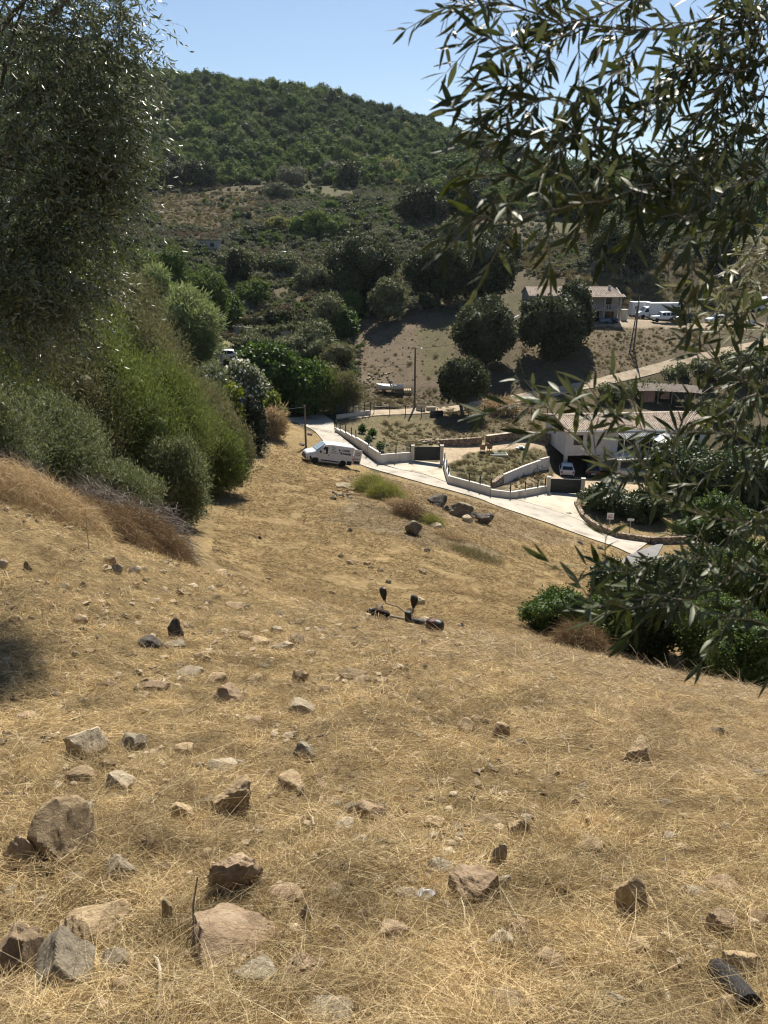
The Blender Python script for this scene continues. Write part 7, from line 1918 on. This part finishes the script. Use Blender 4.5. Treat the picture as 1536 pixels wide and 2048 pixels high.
stick('long white stalk beside the large flat slab', [(922, 1950), (930, 1880), (928, 1830), (916, 1790)], .006, M['palewood'], .04)
stick('thin straight stalk right of the large flat slab', [(1066, 1915), (1035, 1850), (1000, 1785)], .004, M['palewood'], .04)
for lb, (px, row), h in (('thin brown stem standing behind the long reddish slab', (388, 1866), .34), ('thin pale stem standing before the dry bramble', (178, 1098), .9)):
    p = hit(px, row); t = thing('stem', lb, 'stem', V3(p)); mb = MB(); mb.tube([(0, 0, -.02), (.01, 0, h*.5), (.045, 0, h)], [.006 + .002*p[1]/10, .005, .004], 6); mb.build('stalk', M['wood'], t, smooth=True)

# ------------------------------------------------------------------ olive tree at the left: crown reaching into the picture, trunk outside it
LC = [(60,70,12,185),(190,60,12.4,120),(255,160,12.3,78),(120,240,11.7,175),(235,290,12,95),(60,400,11.5,175),(215,395,12,100),(262,350,12.2,68),(150,480,11.8,110),(70,560,11.2,125),(-80,300,12,260),(-120,620,11.5,170),(270,55,12.6,55),(-60,-80,12,260),(150,-80,12,150),(250,230,11.8,70),(-200,60,12.5,250),(50,650,11,95),(150,590,11.3,85),(15,560,11.6,120),(195,540,12.4,80),(115,610,12.6,85)]
lb = []
for (px, row, Y, r) in LC:
    r *= .9; px -= 34
    q = at(px, row, Y); lb.append((*q, r * depth(q) / FPX))
lb = np.array(lb)
base = np.array([-9.3, 12.6]); bz = float(T(*base))
olv = thing('olive_tree', 'grey leaved olive tree overhanging the left edge of the slope', 'tree', (base[0], base[1], bz))
og = np.array([base[0], base[1], bz])
nt_ = 3300
li = rng.choice(len(lb), nt_, p=np.array([1,.8,.55,1.2,.6,1.2,.7,.5,.8,1,.8,.6,.3,.5,.5,.4,.5,.7,.5,.6,.45,.5]) / 14.7); d = rdir(nt_)
tw = lb[li, :3] + d * (lb[li, 3] * rng.uniform(.2, 1.05, nt_))[:, None]
tdir = unit(d * .8 + rdir(nt_) * .8 + np.array([.15, 0, .1])); tb_ = .5 * rdir(nt_) + np.array([0, 0, -.55])
tl = rng.uniform(.35, .75, nt_)
V, F = strands(tw, tdir, tb_, tl, .006, 4)
link('twigs', np_mesh('twigs', V - og, F, M['dark_twig']), olv)
per = 15
tt_ = np.tile(np.linspace(.02, 1, per), nt_); ix = np.repeat(np.arange(nt_), per)
P = tw[ix] + tdir[ix] * (tl[ix] * tt_)[:, None] + tb_[ix] * (tl[ix] * tt_ * tt_)[:, None]
tan = unit(tdir[ix] + 2 * tb_[ix] * tt_[:, None])
D_ = unit(tan * .7 + rdir(len(P)) * .85)
V, F = cards(P, D_, rdir(len(P)), rng.uniform(.07, .125, len(P)), .027)
link('leaves', np_mesh('leaves', V - og, F, M['lf_olive_far']), olv)
mb = MB(); mb.tube([(0, 0, -.4), (.1, 0, 1.0), (.4, -.1, 2.1)], [.32, .24, .2], 10)
tips = [0, 1, 3, 4, 5, 6, 7, 8, 9, 10, 11, 13, 14, 16]
for i in tips:
    e_ = lb[i, :3] - og; s0 = np.array([.4, -.1, 2.1]); mid = s0 * .5 + e_ * .5 + np.array([0, 0, .25]) + .25 * rng.normal(size=3)
    mb.tube([s0, s0*.75 + mid*.25 + .1*rng.normal(size=3), mid, mid*.45 + e_*.55 + .15*rng.normal(size=3), e_], [.11, .085, .055, .04, .016], 7)
    for _ in range(4):
        f = e_ + rng.normal(size=3) * lb[i, 3] * .5; g = mid * .4 + e_ * .6
        mb.tube([g, (g + f)/2 + .1*rng.normal(size=3), f], [.028, .018, .006], 5)
mb.build('trunk', M['bark'], olv, smooth=True)

# ------------------------------------------------------------------ olive branches close by at the right
ob = np.array([2.7, 1.55]); oz = float(T(*ob)); oo = np.array([ob[0], ob[1], oz])
olr = thing('olive_tree', 'near olive tree whose leafy branches hang in from the right edge', 'tree', tuple(oo))
TW = [  # photo pixels with distance from the lens; thickness mm; leaf length cm
 ([(1620,-10,2.3),(1530,12,2.0),(1400,42,1.9),(1300,60,1.8),(1210,55,1.75),(1130,48,1.7),(1060,20,1.65),(960,5,1.6),(900,10,1.6)],7,5.8),
 ([(1620,10,2.2),(1530,30,2.0),(1420,90,1.8),(1340,170,1.7),(1230,255,1.6),(1130,270,1.55),(1040,272,1.5),(970,285,1.5)],6,6.2),
 ([(1300,60,1.8),(1230,150,1.65),(1170,205,1.6),(1080,205,1.5),(1000,212,1.5)],4,6.0),
 ([(1330,-40,1.9),(1250,0,1.75),(1170,50,1.65),(1080,85,1.6),(1000,92,1.55),(960,70,1.55)],4,6.2),
 ([(1540,90,2.0),(1490,110,1.9),(1420,200,1.75),(1360,300,1.65),(1300,360,1.6),(1235,395,1.55)],5,6.2),
 ([(1240,250,1.62),(1205,330,1.55),(1212,370,1.5),(1216,405,1.5)],3,5.8),
 ([(1620,330,2.0),(1540,345,1.8),(1450,380,1.7),(1385,440,1.6),(1375,500,1.55)],4,6.2),
 ([(1300,375,1.6),(1200,400,1.5),(1120,418,1.45),(1060,428,1.4),(1000,434,1.4),(950,430,1.38)],3,6.0),
 ([(1160,215,1.6),(1110,300,1.5),(1080,360,1.45),(1030,390,1.42),(960,400,1.4)],3,5.6),
 ([(1620,140,2.1),(1540,160,2.0),(1480,250,1.85),(1420,330,1.75),(1330,390,1.65)],4,6.0),
 ([(1130,40,1.7),(1090,120,1.6),(1050,180,1.55),(1010,160,1.5)],3,5.6),
 ([(1420,60,1.9),(1380,150,1.8),(1310,230,1.7),(1250,310,1.65),(1180,330,1.6)],4,5.8),
 ([(1620,440,2.6),(1536,450,2.5),(1480,520,2.4),(1440,550,2.3),(1400,575,2.3)],3,5.0),
 ([(1620,480,2.6),(1536,500,2.5),(1490,560,2.4),(1440,590,2.3)],3,5.0),
 ([(1620,420,2.7),(1560,470,2.6),(1500,560,2.5),(1500,640,2.45)],3,5.0),
 ([(1620,520,2.55),(1536,540,2.4),(1490,600,2.3),(1440,640,2.2)],3,5.2),
 ([(1620,1100,2.3),(1540,1060,2.1),(1400,1025,1.9),(1310,990,1.8),(1260,960,1.75),(1180,905,1.65),(1130,855,1.6),(1095,805,1.55)],6,6.4),
 ([(1300,985,1.8),(1285,930,1.72),(1250,870,1.68),(1225,815,1.65)],3,6.2),
 ([(1620,920,2.2),(1530,900,2.0),(1440,862,1.85),(1330,868,1.75),(1230,850,1.7),(1160,810,1.62)],4,6.2),
 ([(1620,790,2.1),(1540,800,1.9),(1480,760,1.75),(1410,715,1.65),(1360,660,1.55)],4,6.2),
 ([(1620,1160,2.2),(1540,1150,2.0),(1430,1130,1.8),(1340,1105,1.7),(1260,1150,1.65),(1180,1130,1.6)],4,6.2),
 ([(1620,1270,2.1),(1540,1250,1.9),(1430,1230,1.75),(1330,1190,1.65),(1250,1215,1.6),(1170,1215,1.55)],4,6.2),
 ([(1540,1080,2.0),(1450,1160,1.8),(1370,1200,1.7),(1280,1220,1.65)],3,6.0),
 ([(1620,660,2.2),(1540,700,2.0),(1490,820,1.9),(1450,920,1.85),(1380,980,1.8)],4,6.0),
 ([(1620,1000,2.2),(1540,1010,2.0),(1470,1060,1.9),(1400,1160,1.8),(1330,1200,1.75)],4,6.0),
 ([(1620,560,2.2),(1540,620,2.0),(1500,720,1.9),(1520,840,1.9),(1500,950,1.9)],4,6.0),
 ([(1400,1025,1.9),(1360,960,1.8),(1340,900,1.75),(1380,830,1.7)],3,6.0),
 ([(1620,1180,2.1),(1560,1160,2.0),(1500,1200,1.9),(1450,1240,1.8)],3,6.0),
 ([(1620,200,2.1),(1560,230,2.0),(1510,330,1.9),(1500,420,1.85),(1460,470,1.8)],4,6.0),
 ([(1620,100,2.0),(1540,110,1.9),(1460,150,1.8),(1400,120,1.75),(1330,110,1.7)],4,6.0),
 ([(1620,30,2.2),(1560,-20,2.1),(1480,40,2.0),(1430,120,1.9),(1440,220,1.85)],4,6.0),
 ([(1620,250,2.2),(1560,280,2.1),(1500,250,2.0),(1440,280,1.9),(1400,360,1.85)],4,6.0),
 ([(1620,60,2.1),(1550,60,2.0),(1500,60,1.9),(1440,-20,1.9)],4,6.0),
]
def poly_at(P, t):
    x = t * (len(P) - 1); i = min(int(x), len(P) - 2); f = x - i; return P[i]*(1-f) + P[i+1]*f
LP = []; LD = []; LL = []; LG = []; light_ = False; mbt = MB()
def add_leaves(P, step, leaf, start=0.0):
    P = np.array(P); seg = np.linalg.norm(np.diff(P, axis=0), axis=1); tot = seg.sum(); k = max(2, int(tot * (1 - start) / step))
    cum = np.concatenate([[0], np.cumsum(seg)])
    ph = rng.uniform(0, 3.14)
    for j in range(k + 1):
        s_ = tot * (start + (1 - start) * j / k); i = min(np.searchsorted(cum, s_, 'right') - 1, len(P) - 2); f = (s_ - cum[i]) / max(seg[i], 1e-6)
        q = P[i]*(1-f) + P[i+1]*f; tn = unit(P[i+1] - P[i]); u = unit(np.cross(tn, [0.1, 0.2, 1])); w = np.cross(tn, u)
        ph += 1.57 + rng.normal(0, .3)
        for sgn in (0, math.pi):
            if rng.random() < .12: continue
            r_ = u*math.cos(ph + sgn) + w*math.sin(ph + sgn)
            dd = unit(tn * rng.uniform(.6, 1.2) + r_ * rng.uniform(.5, .9) + np.array([0, 0, -.03]) + .15*rng.normal(size=3))
            LP.append(q); LD.append(dd); LL.append(leaf * rng.uniform(.65, 1.15)); LG.append(light_)
    LP.append(P[-1]); LD.append(unit(P[-1] - P[-2] + .2*rng.normal(size=3)*np.linalg.norm(P[-1]-P[-2]))); LL.append(leaf); LG.append(light_)
for pts, th, lf in TW:
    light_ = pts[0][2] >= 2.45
    P = np.array([atd(*q) for q in pts])
    Q = [P[0]]
    for i in range(len(P) - 1):
        for f in (1/3, 2/3, 1): Q.append(P[i]*(1-f) + P[i+1]*f + rng.normal(size=3) * .004)
    Q = np.array(Q); k = len(Q)
    mbt.tube([q - oo for q in Q], [th * .001 * (1 - .72 * i / (k-1)) * .62 for i in range(k)], 6)
    lf *= 1.1; add_leaves(Q, .030, lf * .01, .2)
    tot = np.linalg.norm(np.diff(Q, axis=0), axis=1).sum(); low_ = pts[-1][1] > 560; ns = int(tot / (.11 if low_ else .052))
    for j in range(ns):
        t_ = (j + rng.random()) / ns
        if t_ < .08: continue
        q = poly_at(Q, t_); tn = unit(poly_at(Q, min(1, t_ + .05)) - poly_at(Q, max(0, t_ - .05)))
        dd = unit(tn * .7 + rdir(1)[0] * .8 + np.array([-.15, 0, -.05 if not low_ else .05])); sl = rng.uniform(.07, .16)
        S = np.array([q, q + dd*sl*.5 + rng.normal(size=3)*.005, q + dd*sl + np.array([0, 0, -.02])])
        mbt.tube([s_ - oo for s_ in S], [.0016, .0012, .0007], 5); add_leaves(S, .024, lf * .0095, .15)
# limbs from the trunk out of the picture
tr = MB(); tr.tube([(0, 0, -.4), (.05, 0, .7), (-.05, .05, 1.6), (-.15, .2, 2.6)], [.17, .13, .11, .08], 10)
for pts, th, lf in TW:
    if pts[0][0] >= 1600:
        e_ = atd(*pts[0]) - oo; h0 = min(max(e_[2] * .8, .6), 2.5); tr.tube([(-.05, .08, h0), tuple(np.array([-.05, .08, h0])*.45 + e_*.55 + np.array([0, 0, .06])), tuple(e_)], [.03, .016, th*.00065], 7)
tr.build('trunk', M['bark'], olr, smooth=True)
mbt.build('twigs', M['olive_bark'], olr, smooth=True)
LP = np.array(LP); LD = np.array(LD); LL = np.array(LL); n = len(LP)
up_ = unit(np.array([0, -.15, 1]) + .7 * rng.normal(size=(n, 3))); S_ = unit(np.cross(LD, up_)); N_ = np.cross(S_, LD)
st_ = [(0, .03), (.12, .32), (.38, .95), (.66, .82), (.88, .38), (1, .02)]
bend = rng.normal(0, .10, n) - .06
V = np.empty((n, len(st_), 3, 3))
for i, (t_, w_) in enumerate(st_):
    c = LP + LD * (LL * t_)[:, None] + N_ * (LL * bend * t_ * t_)[:, None]
    hw_ = (LL * .095 * w_)[:, None]
    V[:, i, 0] = c - S_*hw_ + N_*hw_*.25; V[:, i, 1] = c; V[:, i, 2] = c + S_*hw_ + N_*hw_*.25
b0 = (np.arange(n) * len(st_) * 3)[:, None]; F = []
for i in range(len(st_) - 1):
    for j in range(2): F.append(np.concatenate([b0 + i*3+j, b0 + i*3+j+1, b0 + (i+1)*3+j+1, b0 + (i+1)*3+j], 1)[:, None])
F = np.concatenate(F, 1).reshape(-1, 4)
per_ = (len(st_) - 1) * 2; LG = np.array(LG); FF_ = F.reshape(n, per_, 4)
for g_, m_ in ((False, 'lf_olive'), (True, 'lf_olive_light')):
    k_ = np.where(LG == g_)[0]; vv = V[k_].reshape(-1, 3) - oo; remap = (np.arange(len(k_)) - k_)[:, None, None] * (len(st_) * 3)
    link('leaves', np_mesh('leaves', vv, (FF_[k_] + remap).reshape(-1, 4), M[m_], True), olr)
print('olive leaves', n, 'objects', len(bpy.data.objects))

# ------------------------------------------------------------------ summer haze in the valley air
hz = MB().box(-5700, 5700, -30, 3460, -420, 330)
hm_ = bpy.data.materials.new('summer_haze'); hm_.use_nodes = True
hn = hm_.node_tree; hn.nodes.remove(hn.nodes['Principled BSDF'])
pv = hn.nodes.new('ShaderNodeVolumePrincipled'); pv.inputs['Color'].default_value = (0.72, 0.84, 1.0, 1); pv.inputs['Density'].default_value = 0.00004; pv.inputs['Anisotropy'].default_value = 0.3
hn.links.new(pv.outputs[0], hn.nodes['Material Output'].inputs['Volume'])
h_ = hz.build('haze', hm_); tag(h_, 'thin bluish summer haze filling the valley air', 'haze', kind='stuff')
